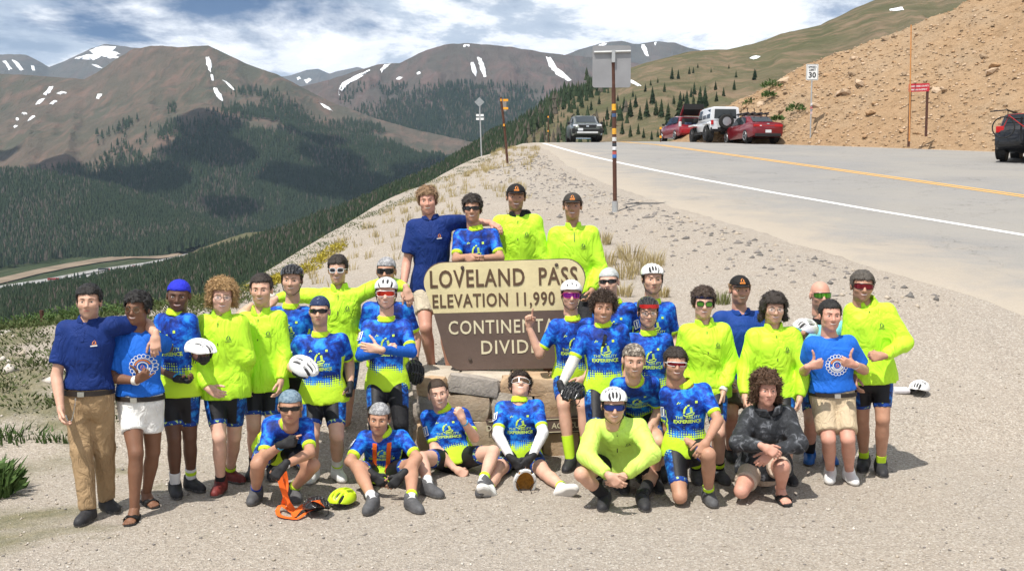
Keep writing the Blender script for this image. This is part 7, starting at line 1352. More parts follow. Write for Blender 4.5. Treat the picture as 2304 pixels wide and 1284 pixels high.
def build_bank():
    tt, dd = np.meshgrid(np.linspace(-55, 26, 300), np.r_[np.linspace(-2, 15, 110), np.linspace(15.4, 45, 30)], indexing='ij'); X, Y, Z = bank_xyz(tt, dd); bank = link('cut_bank', grid_mesh('cut_bank', X, Y, Z, [m_bank()])); tag(bank, kind='structure')
    rs = random.Random(11); shapes = []
    for i in range(6):
        bm = bmesh.new(); bmesh.ops.create_icosphere(bm, subdivisions=1, radius=1)
        for v in bm.verts: v.co *= 1 + .45 * (rs.random() - .5); v.co.z *= .55; v.co.x *= 1.3
        me = bpy.data.meshes.new('rock'); bm.to_mesh(me); bm.free(); shapes.append(me)
    ms = [m_camo(n, st, 3) for n, st in (('ochre_rock', [(.3, (.32, .19, .10)), (.7, (.44, .29, .16))]), ('pale_rock', [(.3, (.40, .28, .18)), (.7, (.52, .39, .27))]), ('brown_rock', [(.3, (.22, .15, .09)), (.7, (.34, .24, .15))]))]
    for me in shapes: me.materials.append(None)
    for i in range(170):
        t = rs.uniform(-10, 22); d = rs.betavariate(1.4, 1.2) * np.interp(t, [-10, 3, 10, 18, 26], [12, 11, 9, 6, 2]); x, y, z = (float(q) for q in bank_xyz(np.array(t), np.array(d))); s = .08 + .26 * rs.random() ** 3.2
        o = link('rock', shapes[i % 6], bank, (x, y, z + s * .12), (rs.uniform(-.5, .2), rs.uniform(-.5, .5), rs.uniform(0, 6)), (s, s * rs.uniform(.6, 1), s), ms[i % 3])
    V, Fc = [], []                                     # smaller rubble
    for i in range(5200):
        t = rs.uniform(-12, 22); d = rs.betavariate(1.0, 1.15) * np.interp(t, [-12, 3, 10, 18, 28], [13, 11.5, 9.5, 7, 3]) - .6; x, y, z = TOE0[0] + TDIR[0] * t + UPH[0] * d, TOE0[1] + TDIR[1] * t + UPH[1] * d, 0; s = rs.uniform(.03, .12); V.append((t, d, s))
    q = np.array(V); X, Y, Z = bank_xyz(q[:, 0], q[:, 1]); octa = np.array([(1, 0, 0), (-1, 0, 0), (0, 1, 0), (0, -1, 0), (0, 0, .6), (0, 0, -.6)]); fo = np.array([(0, 2, 4), (2, 1, 4), (1, 3, 4), (3, 0, 4), (2, 0, 5), (1, 2, 5), (3, 1, 5), (0, 3, 5)])
    rn = np.random.RandomState(3); P = np.stack([X, Y, Z], 1)[:, None] + octa[None] * q[:, 2][:, None, None] * rn.uniform(.55, 1.4, (len(q), 6, 1)); Fc = (fo[None] + (np.arange(len(q)) * 6)[:, None, None]).reshape(-1, 3)
    o = link('rubble', mesh_np('rubble', P.reshape(-1, 3), Fc, False, [ms[1], ms[0], ms[2]], np.repeat(rn.randint(0, 3, len(q)), 8)), bank); o['kind'] = 'stuff'
build_bank()
M_BROWNPOST = mat('rust_brown_post', (.095, .042, .028), .7, .2, var=.3, scale=12, bump=.3); M_GALV = mat('galvanised_steel', (.46, .47, .47), .45, .5, var=.12, scale=6); M_SIGNW = mat('reflective_white', (.78, .79, .78), .4, var=.05); M_SIGNR = mat('sign_red', (.50, .03, .045), .45, var=.08); M_SIGNK = mat('sign_black', (.02, .02, .02), .5); M_YREF = mat('amber_reflector', (.80, .35, .03), .35)
def on_ground(px, py, Y): a, _ = ray(px, py); X = float(a) * Y; return Vector((X, Y, float(ground_z(X, Y))))
def ground_hit(px, py, y0=5.0, y1=30.0):                # where a sight line meets the near ground
    a, s = ray(px, py); Ys = np.linspace(y0, y1, 900); d = CAMZ + s * Ys - ground_z(a * Ys, Ys); i = int(np.argmax(d < 0)); return Vector((float(a * Ys[i]), float(Ys[i]), float(ground_z(a * Ys[i], Ys[i]))))
def panel(w, h, r=.03, n=4):
    P = []
    for cx, cz, a0 in ((w / 2 - r, h / 2 - r, 0), (-w / 2 + r, h / 2 - r, 90), (-w / 2 + r, -h / 2 + r, 180), (w / 2 - r, -h / 2 + r, 270)): P += [(cx + r * math.cos(rad(a0 + 90 * i / n)), cz + r * math.sin(rad(a0 + 90 * i / n))) for i in range(n + 1)]
    return P
def flat_text(txt, size, c, mt, par, name='lettering', bold=.0, sx=1.0, ry=0.0):
    V, Fc = text_poly(txt, size, bold); o = MB().add([(c[0] + x * sx, c[1], c[2] + y + x * ry) for x, y in V], Fc).build(name, mt, par); o['kind'] = 'stuff'; return o
def build_signs():
    # back of a large sign on a sticker-covered post
    p = on_ground(1384, 492, 22.0); h = 3.36; e = empty('road_sign', p, 0, 'blank grey back of a large road sign on a sticker covered brown post', 'road sign'); lx = -.07
    tl = lambda z: lx * z / h
    MB().tube([(0, 0, -.1), (tl(1.7), 0, 1.7), (lx, 0, h - .28)], .043, 10).build('post', M_BROWNPOST, e, True); MB().tube([(0, 0, -.1), (tl(.22), 0, .22)], .065, 10).build('post_sleeve', M_GALV, e, True)
    q = MB().prism(panel(.78, .84, .05), (lx - .03, -.02, h - .42), (1, 0, 0), (0, 0, 1), (0, -1, 0), .006); q.build('sign_panel', mat('dull_aluminium', (.30, .30, .31), .5, .35, var=.08, scale=3), e); MB().tube([(lx - .39, -.055, h - .14), (lx + .35, -.055, h - .12)], .026, 8).build('cross_bar', M_GALV, e, True); MB().box((lx, -.055, h - .22), (.07, .07, .24)).build('bracket', M_GALV, e)
    for i, (z, hh, c) in enumerate([(2.06, .13, (.75, .38, .03)), (1.93, .07, (.05, .10, .22)), (1.58, .12, (.70, .36, .04)), (1.44, .08, (.6, .6, .6)), (1.34, .06, (.04, .05, .06)), (1.26, .07, (.70, .70, .72)), (1.17, .06, (.45, .09, .08)), (1.10, .07, (.05, .16, .45))]):
        st = MB().tube([(tl(z), 0, z), (tl(z + hh), 0, z + hh)], .0455, 10, False).build('sticker', mat('sticker_%d' % i, c, .5, var=.25, scale=30), e, True)
    # speed limit sign
    p = on_ground(1824, 300, 54.5); p.z = at(1824, 300, 54.5)[2]; s = 54.5 / F; e = empty('speed_limit_sign', p, 0, 'white speed limit 30 sign on a thin metal post below the bank', 'road sign'); zc = (300 - 166) * s
    MB().tube([(0, .03, -.3), (0, .03, (300 - 150) * s)], .035, 8).build('post', M_GALV, e, True); o = MB().prism(panel(.61, .80, .04), (0, 0, zc), (1, 0, 0), (0, 0, 1), (0, -1, 0), .01).build('sign_panel', M_SIGNW, e)
    b = MB(); [b.prism(panel(*d, .03), (0, y, zc), (1, 0, 0), (0, 0, 1), (0, -1, 0), .003) for d, y in (((.56, .75), -.012),)]; b.build('border', M_SIGNK, e); MB().prism(panel(.525, .715, .03), (0, -.017, zc), (1, 0, 0), (0, 0, 1), (0, -1, 0), .003).build('sign_face', M_SIGNW, e)
    for t, sz, dz, bo in (('SPEED', .15, .20, .004), ('LIMIT', .15, .06, .004), ('30', .38, -.27, .012)): flat_text(t, sz, (0, -.024, zc + dz), M_SIGNK, e, 'lettering', bo)
    for z, c in ((1.45, (.6, .6, .62)), (1.28, (.45, .12, .14)), (1.15, (.25, .25, .3)), (1.02, (.6, .45, .45))): MB().box((0, -.01, z), (.10, .012, .11)).build('sticker', mat('sticker_%.2f' % z, c, .5, var=.3, scale=20), e)
    # red county notice on two posts
    Y = 47.0; s = Y / F; p = on_ground(2045, 314, Y); p.z = at(2045, 314, Y)[2]; e = empty('notice_sign', p, 0, 'small red county fire ban notice on two brown posts', 'sign'); zc = (314 - 200) * s
    for x, z0 in ((0, 0), (38 * s, (314 - 292) * s)): MB().box((x, .02, (z0 - .3 + (314 - 208) * s) / 2), (.085, .085, (314 - 208) * s - z0 + .3)).build('post', M_BROWNPOST, e)
    MB().prism(panel(46 * s, 18 * s, .04), (19 * s - .02, -.03, zc), (1, 0, .03), (0, 0, 1), (0, -1, 0), .02).build('sign_panel', M_SIGNR, e); flat_text('CLEAR CREEK COUNTY', .095, (19 * s - .02, -.055, zc + .03), M_SIGNW, e, 'lettering', .002, .82, .03); flat_text('FIRE BAN IN EFFECT', .095, (19 * s - .02, -.055, zc - .12), M_SIGNW, e, 'lettering', .002, .82, .03)
    p2 = on_ground(2046, 318, 46.2); p2.z = at(2046, 318, 46.2)[2]; o = MB().tube([(p2.x, p2.y, p2.z), (p2.x - .09, p2.y, p2.z + 255 * 46.2 / F)], [.035, .026], 7).build('snow_stake', mat('faded_orange_pole', (.55, .24, .075), .7, var=.2, scale=4), None, True); tag(o, 'tall thin orange snow marker pole in front of the red notice', 'pole')
    # delineator and sign posts along the drop-off
    p = on_ground(1142, 356, 41.0); p.z = at(1142, 356, 41)[2]; s = 41 / F; e = empty('roadside_post', p, 0, 'leaning brown sign post at the drop-off seen edge-on with amber brackets', 'post')
    MB().tube([(0, 0, -.2), (-7 * s, 0, 70 * s), (-15 * s, 0, 134 * s)], .045, 8).build('post', M_BROWNPOST, e, True)
    MB().prism(panel(13 * s, 27 * s, .03), (-8 * s, .05, 117 * s), (.8, .6, 0), (0, 0, 1), (.6, -.8, 0), .01).build('sign_panel', M_GALV, e)
    for z in (128, 110): MB().box((-4 * s, .0, z * s), (11 * s, .05, 5 * s)).build('amber_bracket', M_YREF, e)
    for z, x in ((128, -14.5), (73, -8)): MB().box((x * s, -.05, z * s), (.06, .03, .09)).build('reflector', M_YREF, e)
    p = on_ground(1084, 318, 60.0); p.z = at(1084, 330, 60)[2]; s = 60 / F; e = empty('roadside_sign', p, 0, 'pale diamond sign above four small plates on a thin post beyond the drop-off', 'road sign')
    MB().tube([(0, 0, -1.0), (-5 * s, 0, 104 * s)], .035, 7).build('post', M_GALV, e, True); MB().prism([(-11 * s, 0), (0, 11 * s), (11 * s, 0), (0, -11 * s)], (-5 * s, -.05, 98 * s), (1, 0, 0), (0, 0, 1), (0, -1, 0), .01).build('sign_panel', mat('hazy_grey_panel', (.30, .32, .33), .5, .3), e)
    for x in (-9, 1): 
        for z in (61, 69): MB().box((x * s, -.06, z * s), (7 * s, .02, 5 * s)).build('plate', M_SIGNW, e)
    for px, py, Y, hp, lab in ((1234, 300, 95, 40, 'thin brown marker stake with amber reflectors in front of dark spruces'), (1487, 318, 64, 32, 'short marker stake with yellow reflectors beside the red hatchback')):
        q = at(px, py, Y); s = Y / F; e = empty('marker_stake', q, 0, lab, 'post'); MB().tube([(0, 0, -1.5), (-.03, 0, hp * s)], .035, 6).build('post', M_BROWNPOST, e, True)
        for z in (.9, .12 if hp > 35 else .3): MB().box((-.03, -.04, hp * s * z), (.12, .03, .14)).build('reflector', M_YREF, e)
    q = on_ground(100, 782, 14.2); o = MB().tube([(q.x, q.y, q.z - .2), (q.x - .02, q.y, q.z + .22)], .028, 7).build('wooden_stake', M_BROWNPOST, None, True); tag(o, 'short rusty stake standing in the low plants above the slope', 'post')
build_signs()
# ================================================================ loose gear
def helmet_thing(px, py, Y, rot, shell, style, label, z=None, inner=M_LINER, size=1.06):
    c = at(px, py, Y)
    if z is not None: c = at_z(px, py, z)
    e = empty('bicycle_helmet', c, 0, label, 'helmet', None); e.rotation_euler = rot; e.scale = (size,) * 3
    a, b, s = helmet_parts(style); off = (0, -.055, .012)
    link('shell', a, e, off, mat=shell); link('liner', b, e, off, mat=inner)
    st = MB()
    for x in (-1, 1): st.tube([(x * .078, -.012, .03), (x * .07, -.05, .05), (x * .03, -.085, .03 * x), (x * .045, -.11, -.02)], .0035, 5)
    link('strap', st.me('strap', True), e, mat=M_BLACK)
    return e
UPR = math.pi / 2                                      # helmet upright, front to the viewer
helmet_thing(452, 786, 8.16, (UPR + .2, 0, 1.25), M_WHITE_SHELL, 'road', 'white helmet held up by the cyclist in the bright blue bandana')
helmet_thing(684, 826, 8.50, (UPR + .5, -.3, 1.0), M_WHITE_SHELL, 'trail', 'white helmet held at the waist by the stocky cyclist in navy bandana')
helmet_thing(932, 838, 9.45, (UPR + .9, .3, .4), M_BLACK_SHELL, 'road', 'black helmet hanging in a gloved hand beside the crossed arms cyclist')
helmet_thing(1290, 884, 8.62, (UPR + .25, .1, -.5), M_BLACK_SHELL, 'road', 'glossy black helmet dangling from a gloved hand in front of a bare knee')
helmet_thing(1812, 738, 9.10, (UPR - .1, .25, -1.0), M_WHITE_SHELL, 'road', 'white helmet held by the bald man in the sky blue vest')
helmet_thing(1181, 1084, 0, (UPR - 1.0, 0, .1), M_WHITE_SHELL, 'trail', 'white helmet lying on the gravel between the legs of the head-back cyclist', .075, mat('amber_pads', (.35, .16, .02), .6, var=.4, scale=40))
helmet_thing(770, 1122, 0, (UPR + .05, 0, -.5), M_LIME_SHELL, 'trail', 'lime yellow helmet lying on the gravel', .062, M_BLACK)
helmet_thing(712, 1140, 0, (UPR - .2, .15, .6), M_BLACK_SHELL, 'road', 'black helmet on the gravel tangled with orange straps', .066)
lone = ground_hit(2068, 886)
lone_h = helmet_thing(2068, 872, 11.0, (UPR, 0, -.7), M_WHITE_SHELL, 'road', 'white helmet lying alone on the pale gravel right of the group')
def build_gear():
    # bottle beside the lone helmet
    lone_h.location = lone + Vector((0, 0, .062)); q_ = ground_hit(2032, 886); e = empty('water_bottle', q_ + Vector((0, 0, .034)), 0, 'white and black water bottle lying beside the lone white helmet', 'bottle')
    MB().tube([(-.10, 0, 0), (-.095, 0, 0), (.03, 0, 0), (.045, 0, 0), (.06, 0, 0)], [.034, .036, .036, .030, .033], 14).build('body', mat('translucent_white_plastic', (.70, .68, .72), .4, var=.05), e, True); MB().tube([(.06, 0, 0), (.085, 0, 0), (.09, 0, 0), (.115, 0, 0)], [.034, .032, .014, .012], 14).build('cap', M_BLACK, e, True)
    # orange straps spilling from the squatting cyclist's hand
    def ribbon(pts, w, name, par, mt, up=(0, -1, .3)):
        P = [Vector(p) for p in pts]; Q = []
        for i in range(len(P) - 1):                    # smooth
            p0, p1, p2, p3 = P[max(i - 1, 0)], P[i], P[i + 1], P[min(i + 2, len(P) - 1)]
            for t in (0, .25, .5, .75): Q.append(.5 * ((2 * p1) + (p2 - p0) * t + (2 * p0 - 5 * p1 + 4 * p2 - p3) * t * t + (3 * p1 - p0 - 3 * p2 + p3) * t ** 3))
        Q.append(P[-1]); V = []; n = len(Q)
        for i, p in enumerate(Q):
            d = (Q[min(i + 1, n - 1)] - Q[max(i - 1, 0)]).normalized(); s = d.cross(Vector(up)); s = (s if s.length > .05 else Vector((1, 0, 0))).normalized() * w / 2; f = d.cross(s).normalized() * .0015; V += [p + s + f, p - s + f, p - s - f, p + s - f]
        o = MB().add(V, [(4 * i + a, 4 * i + (a + 1) % 4, 4 * i + 4 + (a + 1) % 4, 4 * i + 4 + a) for i in range(n - 1) for a in range(4)]).build(name, mt, par, True)
        if par is not None: o.matrix_parent_inverse = Matrix.Translation(-par.location)
        return o
    q = at_z(655, 1150, 0.0); e = empty('reflective_harness', q, 0, 'tangled bright orange reflective straps hanging from the squatting cyclist to the gravel', 'harness')
    g = lambda x, y, z=.012: tuple(at_z(x, y, z)); h = lambda x, y, Y: tuple(at(x, y, Y))
    ribbon([h(628, 1062, 8.02), h(632, 1085, 8.02), h(640, 1108, 8.02), h(648, 1130, 8.02), g(662, 1150)], .042, 'strap', e, M_ORANGE); ribbon([h(640, 1060, 8.04), h(644, 1085, 8.05), h(642, 1112, 8.03), g(636, 1140, .02)], .036, 'strap', e, M_ORANGE)
    ribbon([g(624, 1148, .02), g(632, 1136, .05), g(650, 1146, .03), g(664, 1158), g(650, 1164), g(628, 1158, .02), g(624, 1146, .03)], .034, 'strap', e, M_ORANGE, (0, 0, 1)); ribbon([g(660, 1160), g(680, 1138, .05), g(700, 1128, .11), g(716, 1126, .16), g(726, 1138, .10)], .040, 'strap', e, M_ORANGE, (.2, -.4, 1)); ribbon([g(640, 1162), g(668, 1166), g(690, 1152, .03), g(706, 1146, .06)], .03, 'strap', e, M_ORANGE, (0, 0, 1))
    by = {s['id']: s for s in PEOPLE}
    # worn straps over the seated cyclist's shoulders
    P = by[12]['out']; b = lambda x: np.array([(x * (1.0 + .25 * (v - .3)), v) for v in np.linspace(.10, .50, 22)]); o = P['onto']([stroke(b(.058), .036)], M_ORANGE, 'harness_strap', .010); o2 = P['onto']([stroke(b(-.058), .036)], M_ORANGE, 'harness_strap', .010); P['onto']([stroke([(x, .10) for x in np.linspace(-.12, .12, 20)], .03)], mat('lime_webbing', (.55, .75, .08), .7), 'harness_belt', .009)
    # sunglasses hung from the curly haired cyclist's collar
    P = by[20]['out']; (l_,), f_ = glasses_parts('wrap'); c = P['S'] + P['fw'] * .125 - P['u'] * .075; R, U, N = P['rsx'], P['u'], P['fw']; M = np.eye(4); ang = rad(75); rr = R * math.cos(ang) + U * math.sin(ang); uu = -R * math.sin(ang) + U * math.cos(ang); M[:3, 0], M[:3, 1], M[:3, 2] = rr, uu, N; M[:3, 3] = c - N * .09
    o = P['child']('hung_sunglasses', l_, None, M, LENS['black'])
    # wallet chain on the khaki trousers
    P = by[1]['out']; c0 = P['p0'] + P['u'] * .03 + P['fw'] * .155 - P['rsx'] * .03; pts = [c0 + vec(-.10 * t, -.01 + .05 * t, -.30 * t + .16 * (t * t) * (1 if t < .99 else 1) - .07 * math.sin(math.pi * t)) for t in np.linspace(0, 1, 15)]
    m = MB()
    for a, b_ in zip(pts[:-1], pts[1:]): m.tube([a + (b_ - a) * .05, a + (b_ - a) * .5, a + (b_ - a) * .95], [.004, .007, .004], 6)
    o = P['child']('wallet_chain', m.me('wallet_chain', True, M_STEEL))
build_gear()
# ================================================================ small plants and stones
def blades(pts, hmin, hmax, n, spread, width, rs, lean=.5):
    V, Fc = [], []
    for (x, y, z) in pts:
        for i in range(n):
            a = rs.uniform(0, 6.283); r = spread * math.sqrt(rs.random()); h = rs.uniform(hmin, hmax); l = lean * h * rs.uniform(.2, 1); bx, by = x + r * math.cos(a), y + r * math.sin(a); t = rs.uniform(0, 6.28); w = width * rs.uniform(.6, 1.3); dx, dy = math.cos(t) * w, math.sin(t) * w; ox, oy = math.cos(a) * l, math.sin(a) * l; k = len(V)
            V += [(bx - dx, by - dy, z - .02), (bx + dx, by + dy, z - .02), (bx + ox * .45 + dx * .8, by + oy * .45 + dy * .8, z + h * .65), (bx + ox * .45 - dx * .8, by + oy * .45 - dy * .8, z + h * .65), (bx + ox, by + oy, z + h)]; Fc += [(k, k + 1, k + 2, k + 3), (k + 3, k + 2, k + 4)]
    return V, Fc
def leaves(c, r, hgt, n, size, rs):
    V, Fc = [], []
    for i in range(n):
        a = rs.uniform(0, 6.283); q = r * math.sqrt(rs.random()); z = hgt * (1 - (q / r) ** 2 * .7) * rs.uniform(.25, 1); p = Vector((c[0] + q * math.cos(a), c[1] + q * math.sin(a), c[2] + z)); d = Vector((math.cos(a) * .7 + rs.uniform(-.5, .5), math.sin(a) * .7 + rs.uniform(-.5, .5), rs.uniform(.3, 1.2))).normalized(); s = d.cross(Vector((rs.uniform(-1, 1), rs.uniform(-1, 1), .2))).normalized() * size * .22; l = size * rs.uniform(.7, 1.4); k = len(V); V += [p - d * l * .2, p + d * l * .35 + s, p + d * l, p + d * l * .35 - s]; Fc.append((k, k + 1, k + 2, k + 3))
    return V, Fc
def m_leaf(name, a, b): 
    m, t, s = new_mat(name); t.put(s.inputs['Base Color'], t.ramp(t.noise(t.pos(), 25, 3, .7), [(.3, a), (.7, b)])); s.inputs['Roughness'].default_value = .7; s.inputs['Specular IOR Level'].default_value = .2; return m
def build_plants():
    rs = random.Random(8); dry = m_leaf('dry_grass', (.30, .23, .10), (.46, .38, .20)); green = m_leaf('green_leaf', (.035, .075, .020), (.10, .16, .045)); olive = m_leaf('alpine_cushion', (.05, .075, .026), (.13, .15, .055)); yel = m_leaf('yellow_flower', (.30, .25, .03), (.46, .38, .05))
    G = lambda X, Y: (X, Y, float(ground_z(X, Y)))
    # dry tufts on the embankment
    pts = []
    for i in range(360):
        Y = rs.uniform(15, 52); t = rs.random() ** 1.8; ex = np.interp(Y, [14, 17, 21, 26, 34, 48, 60], [-6.4, -4.2, -3.4, -2.9, -2.1, -.4, 1]); X = ex - .3 + t * np.interp(Y, [15, 52], [4.5, 1.6]); pts.append((X, Y))
    P = np.array(pts); Z = ground_z(P[:, 0], P[:, 1]); V, Fc = blades(list(zip(P[:, 0], P[:, 1], Z)), .05, .19, 16, .09, .006, rs); o = link('dry_grass', mesh_np('dry_grass', V, Fc, False, [dry])); tag(o, 'dry tan grass tufts dotted over the gravel embankment', 'grass', kind='stuff')
    V, Fc = [], []
    for i in range(170):                               # fringe along the drop-off
        Y = rs.uniform(15, 46); ex = np.interp(Y, [14, 17, 21, 26, 34, 48, 60], [-6.4, -4.2, -3.4, -2.9, -2.1, -.4, 1]); X = ex + rs.uniform(-1.4, .15); a, b = leaves((X, Y, float(ground_z(X, Y)) - .02), rs.uniform(.15, .4), .11, 46, .036, rs); Fc += [tuple(q + len(V) for q in f) for f in b]; V += a
    tag(link('cushion_plants', mesh_np('cushion_plants', V, Fc, False, [olive])), 'olive cushion plants fringing the edge of the drop-off', 'ground cover', kind='stuff')
    V, Fc = [], []
    for i in range(110):
        px = rs.uniform(560, 770); py = np.interp(px, [560, 620, 700, 770], [672, 642, 592, 540]) + rs.uniform(2, 26); Yd = np.interp(px, [560, 700, 770], [16.8, 18.6, 20.8]); c = at(px, py, Yd); X = c[0]; a, b = leaves((X, Yd, float(ground_z(X, Yd))), rs.uniform(.08, .22), .16, 20, .05, rs); Fc += [tuple(q + len(V) for q in f) for f in b]; V += a
    tag(link('yellow_wildflowers', mesh_np('yellow_wildflowers', V, Fc, False, [yel])), 'band of yellow wildflowers along the drop-off edge', 'flowers', kind='stuff')
    # green mats on the slope left of the group
    V, Fc = [], []
    for i in range(900):
        X = rs.uniform(-13, -3.7); Y = rs.uniform(10.2, 17); 
        if float(fbm(X * .55, Y * .7, 1, 3)) < -.30 + .12 * (Y < 12.0): continue
        a, b = leaves((X, Y, float(ground_z(X, Y)) - .02), rs.uniform(.12, .45), rs.uniform(.06, .18), 64, .044, rs); Fc += [tuple(q + len(V) for q in f) for f in b]; V += a
    tag(link('alpine_mats', mesh_np('alpine_mats', V, Fc, False, [olive])), 'patchy green alpine plants on the rocky slope left of the group', 'ground cover', kind='stuff')
    V, Fc = [], []
    for i in range(70):
        X, Y = rs.uniform(-13, -5), rs.uniform(14, 17.5); a, b = leaves((X, Y, float(ground_z(X, Y)) - .02), rs.uniform(.3, .6), .22, 260, .042, rs); Fc += [tuple(q + len(V) for q in f) for f in b]; V += a
    tag(link('low_willow', mesh_np('low_willow', V, Fc, False, [green])), 'low green willow scrub along the lip of the slope', 'shrub', kind='stuff')
    # leafy clumps along the gravel edge, one by one
    for i, (px, py, s) in enumerate([(-30, 1010, 1.1), (4, 1006, 1.2), (34, 1000, 1.0), (62, 1006, 1.1), (92, 1002, .9), (120, 1006, 1.0), (146, 1008, .9), (168, 1004, .7)]):
        c = at_z(px, py, 0.02); a, b = blades([(0, 0, 0)], .08 * s, .22 * s, 60, .15 * s, .012, rs, .7); e = tag(link('leafy_plant', mesh_np('leafy_plant', a, b, False, [green]), None, tuple(c)), 'low clump of pointed green leaves at the edge of the gravel lot', 'plant', 'leafy clumps along the gravel edge')
    c = at_z(-14, 1112, 0); a, b = blades([(0, 0, 0)], .10, .30, 170, .17, .016, rs, .8); a2, b2 = leaves((0, 0, .02), .22, .24, 160, .10, rs); o = link('leafy_bush', mesh_np('leafy_bush', a + a2, b + [tuple(q + len(a) for q in f) for f in b2], False, [green]), None, tuple(c)); tag(o, 'dark green leafy bush standing alone on the bare gravel', 'bush')
    # bigger dry tufts above the sign
    for px, py, Y, s, lab in [(1398, 600, 15.2, 1.5, 'large'), (1440, 592, 15.6, 1.6, 'l'), (1470, 578, 16, 1.3, 'l'), (1420, 575, 16.5, 1.4, 'l'), (1355, 540, 18, 1.1, 's'), (1362, 575, 16.2, 1.2, 's'), (1490, 640, 14.0, .7, 's'), (1400, 640, 14, .9, 's')]:
        c = on_ground(px, py, Y); a, b = blades([(0, 0, 0)], .10 * s, .23 * s, 110, .13 * s, .005, rs, .6); tag(link('grass_tuft', mesh_np('grass_tuft', a, b, False, [dry]), None, tuple(c)), 'tall dry grass tuft on the bank between the sign and the roadside post', 'grass tuft', 'dry tufts on the bank behind the sign')
    c = on_ground(1622, 655, 13.6); a, b = blades([(0, 0, 0)], .07, .20, 90, .12, .006, rs, .6); tag(link('grass_tuft', mesh_np('grass_tuft', a, b, False, [m_leaf('green_grass', (.09, .11, .03), (.20, .21, .08))]), None, tuple(c)), 'small green grass tuft alone on the bank behind the neon jackets', 'grass tuft')
    # loose gravel
    rn = np.random.RandomState(2); n = 6500; Y = rn.uniform(5.6, 11.5, n); X = rn.uniform(-.56, .56, n) * Y * 1.0; Z = ground_z(X, Y); s = .0035 + .012 * rn.rand(n) ** 3.5; octa = np.array([(1, 0, 0), (-1, 0, 0), (0, 1, 0), (0, -1, 0), (0, 0, .7), (0, 0, -.7)]); fo = np.array([(0, 2, 4), (2, 1, 4), (1, 3, 4), (3, 0, 4), (2, 0, 5), (1, 2, 5), (3, 1, 5), (0, 3, 5)])
    ang = rn.uniform(0, 6.28, n); R = np.zeros((n, 3, 3)); R[:, 0, 0] = np.cos(ang); R[:, 0, 1] = -np.sin(ang); R[:, 1, 0] = np.sin(ang); R[:, 1, 1] = np.cos(ang); R[:, 2, 2] = 1
    Vv = np.einsum('nij,nkj->nki', R, octa[None] * s[:, None, None] * rn.uniform(.6, 1.4, (n, 6, 1))) + np.stack([X, Y, Z + s * .3], 1)[:, None]; pm = [mat('pebble_%s' % q, c, .9, var=.2, scale=9) for q, c in (('tan', (.40, .34, .27)), ('pale', (.56, .51, .45)), ('grey', (.22, .20, .185)))]
    tag(link('loose_gravel', mesh_np('loose_gravel', Vv.reshape(-1, 3), (fo[None] + (np.arange(n) * 6)[:, None, None]).reshape(-1, 3), False, pm, np.repeat(rn.choice(3, n, p=[.5, .3, .2]), 8))), 'loose gravel strewn over the lot', 'gravel', kind='stuff')
    V2 = []; n = 380; X = rn.uniform(-13, -3.2, n); Y = rn.uniform(10, 17, n); Z = ground_z(X, Y); s = .015 + .09 * rn.rand(n) ** 3; Vv = octa[None] * s[:, None, None] * rn.uniform(.5, 1.5, (n, 6, 1)) + np.stack([X, Y, Z], 1)[:, None]
    tag(link('slope_stones', mesh_np('slope_stones', Vv.reshape(-1, 3), (fo[None] + (np.arange(n) * 6)[:, None, None]).reshape(-1, 3), False, pm, np.repeat(rn.choice(3, n, p=[.4, .45, .15]), 8))), 'pale stones littering the slope left of the group', 'stones', kind='stuff')
    n = 2600; Y = rn.uniform(13, 44, n); X = road_left(Y) - .1 - np.abs(rn.normal(0, 1.3, n)); Z = ground_z(X, Y); s = .010 + .055 * rn.rand(n) ** 3.6; Vv = octa[None] * s[:, None, None] * rn.uniform(.5, 1.5, (n, 6, 1)) + np.stack([X, Y, Z], 1)[:, None]
    tag(link('shoulder_stones', mesh_np('shoulder_stones', Vv.reshape(-1, 3), (fo[None] + (np.arange(n) * 6)[:, None, None]).reshape(-1, 3), False, [pm[2], pm[0], mat('dark_clod', (.15, .14, .13), .95)], np.repeat(rn.choice(3, n, p=[.5, .25, .25]), 8))), 'broken grey stones and asphalt crumbs along the eroded road shoulder', 'stones', kind='stuff')
    # bank shrubs
    for i, (px, py, Y, r) in enumerate([(1735, 195, 61, .55), (1790, 248, 57, .5), (1690, 235, 62, .45), (1730, 215, 60, .35), (1750, 268, 57, .3)]):
        tdir = at(px, py, Y); a, b = leaves((0, 0, -.1), r, r * .9, 160, .16, rs); tag(link('shrub', mesh_np('shrub', a, b, False, [green]), None, tuple(tdir)), 'green shrub clinging to the ochre bank above the parked cars', 'shrub', 'shrubs on the cut bank')
    # traffic on the highway far below
    tm = [mat('truck_white', (.7, .7, .7), .5), mat('truck_dark', (.05, .05, .06), .5), mat('truck_red', (.3, .03, .03), .5)]
    for i, (px, py, l) in enumerate([(52, 647, 14), (96, 641, 5), (120, 636, 16), (176, 624, 5), (232, 613, 15), (300, 603, 5), (30, 666, 6), (150, 648, 12)]):
        p = hit(('valley_floor', 'wooded_foothill'), px, py, 3.4)
        if p is None: continue
        e = empty('truck' if l > 8 else 'motor_car', p, .35, 'tiny lorry on the valley highway' if l > 8 else 'tiny car on the valley highway', 'vehicle', 'lorries on the far highway' if l > 8 else 'cars on the far highway')
        if l > 8: MB().box((0, 0, 2.4), (l, 3.0, 3.0)).build('trailer', tm[i % 3], e); MB().box((l / 2 + 1.6, 0, 1.9), (2.6, 2.8, 2.8), bev=.3).build('cab', tm[(i + 1) % 3], e)
        else: MB().box((0, 0, .9), (l, 2.2, .9), bev=.2).build('body', tm[i % 3], e); MB().box((-.2, 0, 1.6), (l * .5, 1.9, .7), bev=.2).build('cabin', M_GLASS, e)
build_plants()
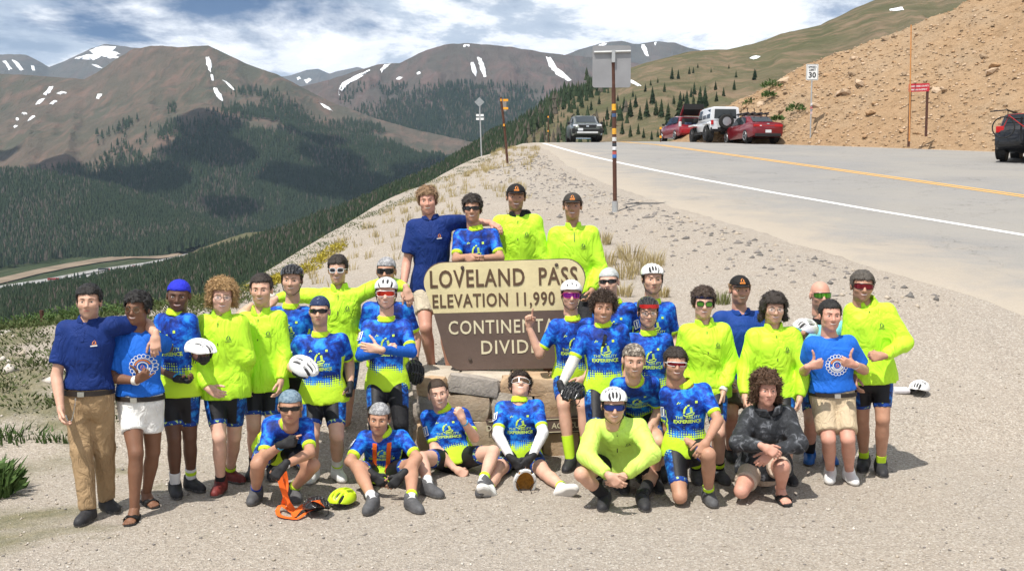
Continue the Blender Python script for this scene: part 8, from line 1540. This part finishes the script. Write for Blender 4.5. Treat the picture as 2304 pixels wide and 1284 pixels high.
# ================================================================ the air
def build_haze():
    m = bpy.data.materials.new('thin_mountain_air'); m.use_nodes = True; N = m.node_tree.nodes; L = m.node_tree.links; N.clear()
    out = N.new('ShaderNodeOutputMaterial'); v = N.new('ShaderNodeVolumePrincipled'); v.inputs['Color'].default_value = (.58, .76, 1.0, 1); v.inputs['Density'].default_value = 3.2e-5; v.inputs['Anisotropy'].default_value = .1
    L.new(v.outputs[0], out.inputs['Volume'])
    o = MB().box((0, 8400, 400), (40000, 18000, 2600)).build('haze', m); tag(o, 'thin blue mountain air over the valley', 'haze', kind='stuff')
build_haze()
# unseen cumulus, added above the haze to cast shade on the valley slopes
def build_shade_clouds():
    m, t, b = new_mat('shade_cumulus'); b.inputs['Base Color'].default_value = (.92, .93, .95, 1); b.inputs['Roughness'].default_value = 1; b.inputs['Specular IOR Level'].default_value = 0
    rs = random.Random(5)
    for i, (gx, gy, gzz, rx, ry) in enumerate([(-350, 3300, 0, 1150, 420), (650, 3900, 100, 800, 520), (-1650, 3050, 0, 520, 420), (1500, 6400, 300, 700, 800), (2600, 2600, 200, 900, 600), (-3800, 5200, 200, 1200, 900)]):
        k = (2600 - gzz) / SUN.z; c = Vector((gx, gy, gzz)) + SUN * k; V, Fc = [], []
        for q in range(26):
            a, r = rs.uniform(0, 6.28), math.sqrt(rs.random()); s = rs.uniform(.22, .42) * min(rx, ry) * (1.25 - .5 * r); bm = bmesh.new(); bmesh.ops.create_icosphere(bm, subdivisions=3, radius=s); o = Vector((math.cos(a) * r * rx, math.sin(a) * r * ry, rs.uniform(0, .35) * s)); n = len(V)
            for v in bm.verts: d = v.co.normalized(); f = 1 + .28 * float(fbm(d.x * 2 + q, d.y * 2, d.z * 2, 3)); w = v.co * f; w.z = max(w.z, -.25 * s); V.append(tuple(w + o))
            Fc += [tuple(v.index + n for v in f.verts) for f in bm.faces]; bm.free()
        ob = link('shade_cloud', mesh_np('shade_cloud', V, Fc, True, [m]), None, tuple(c)); tag(ob, kind='structure')
build_shade_clouds()
print('script seconds', round(time.time() - T0, 1))
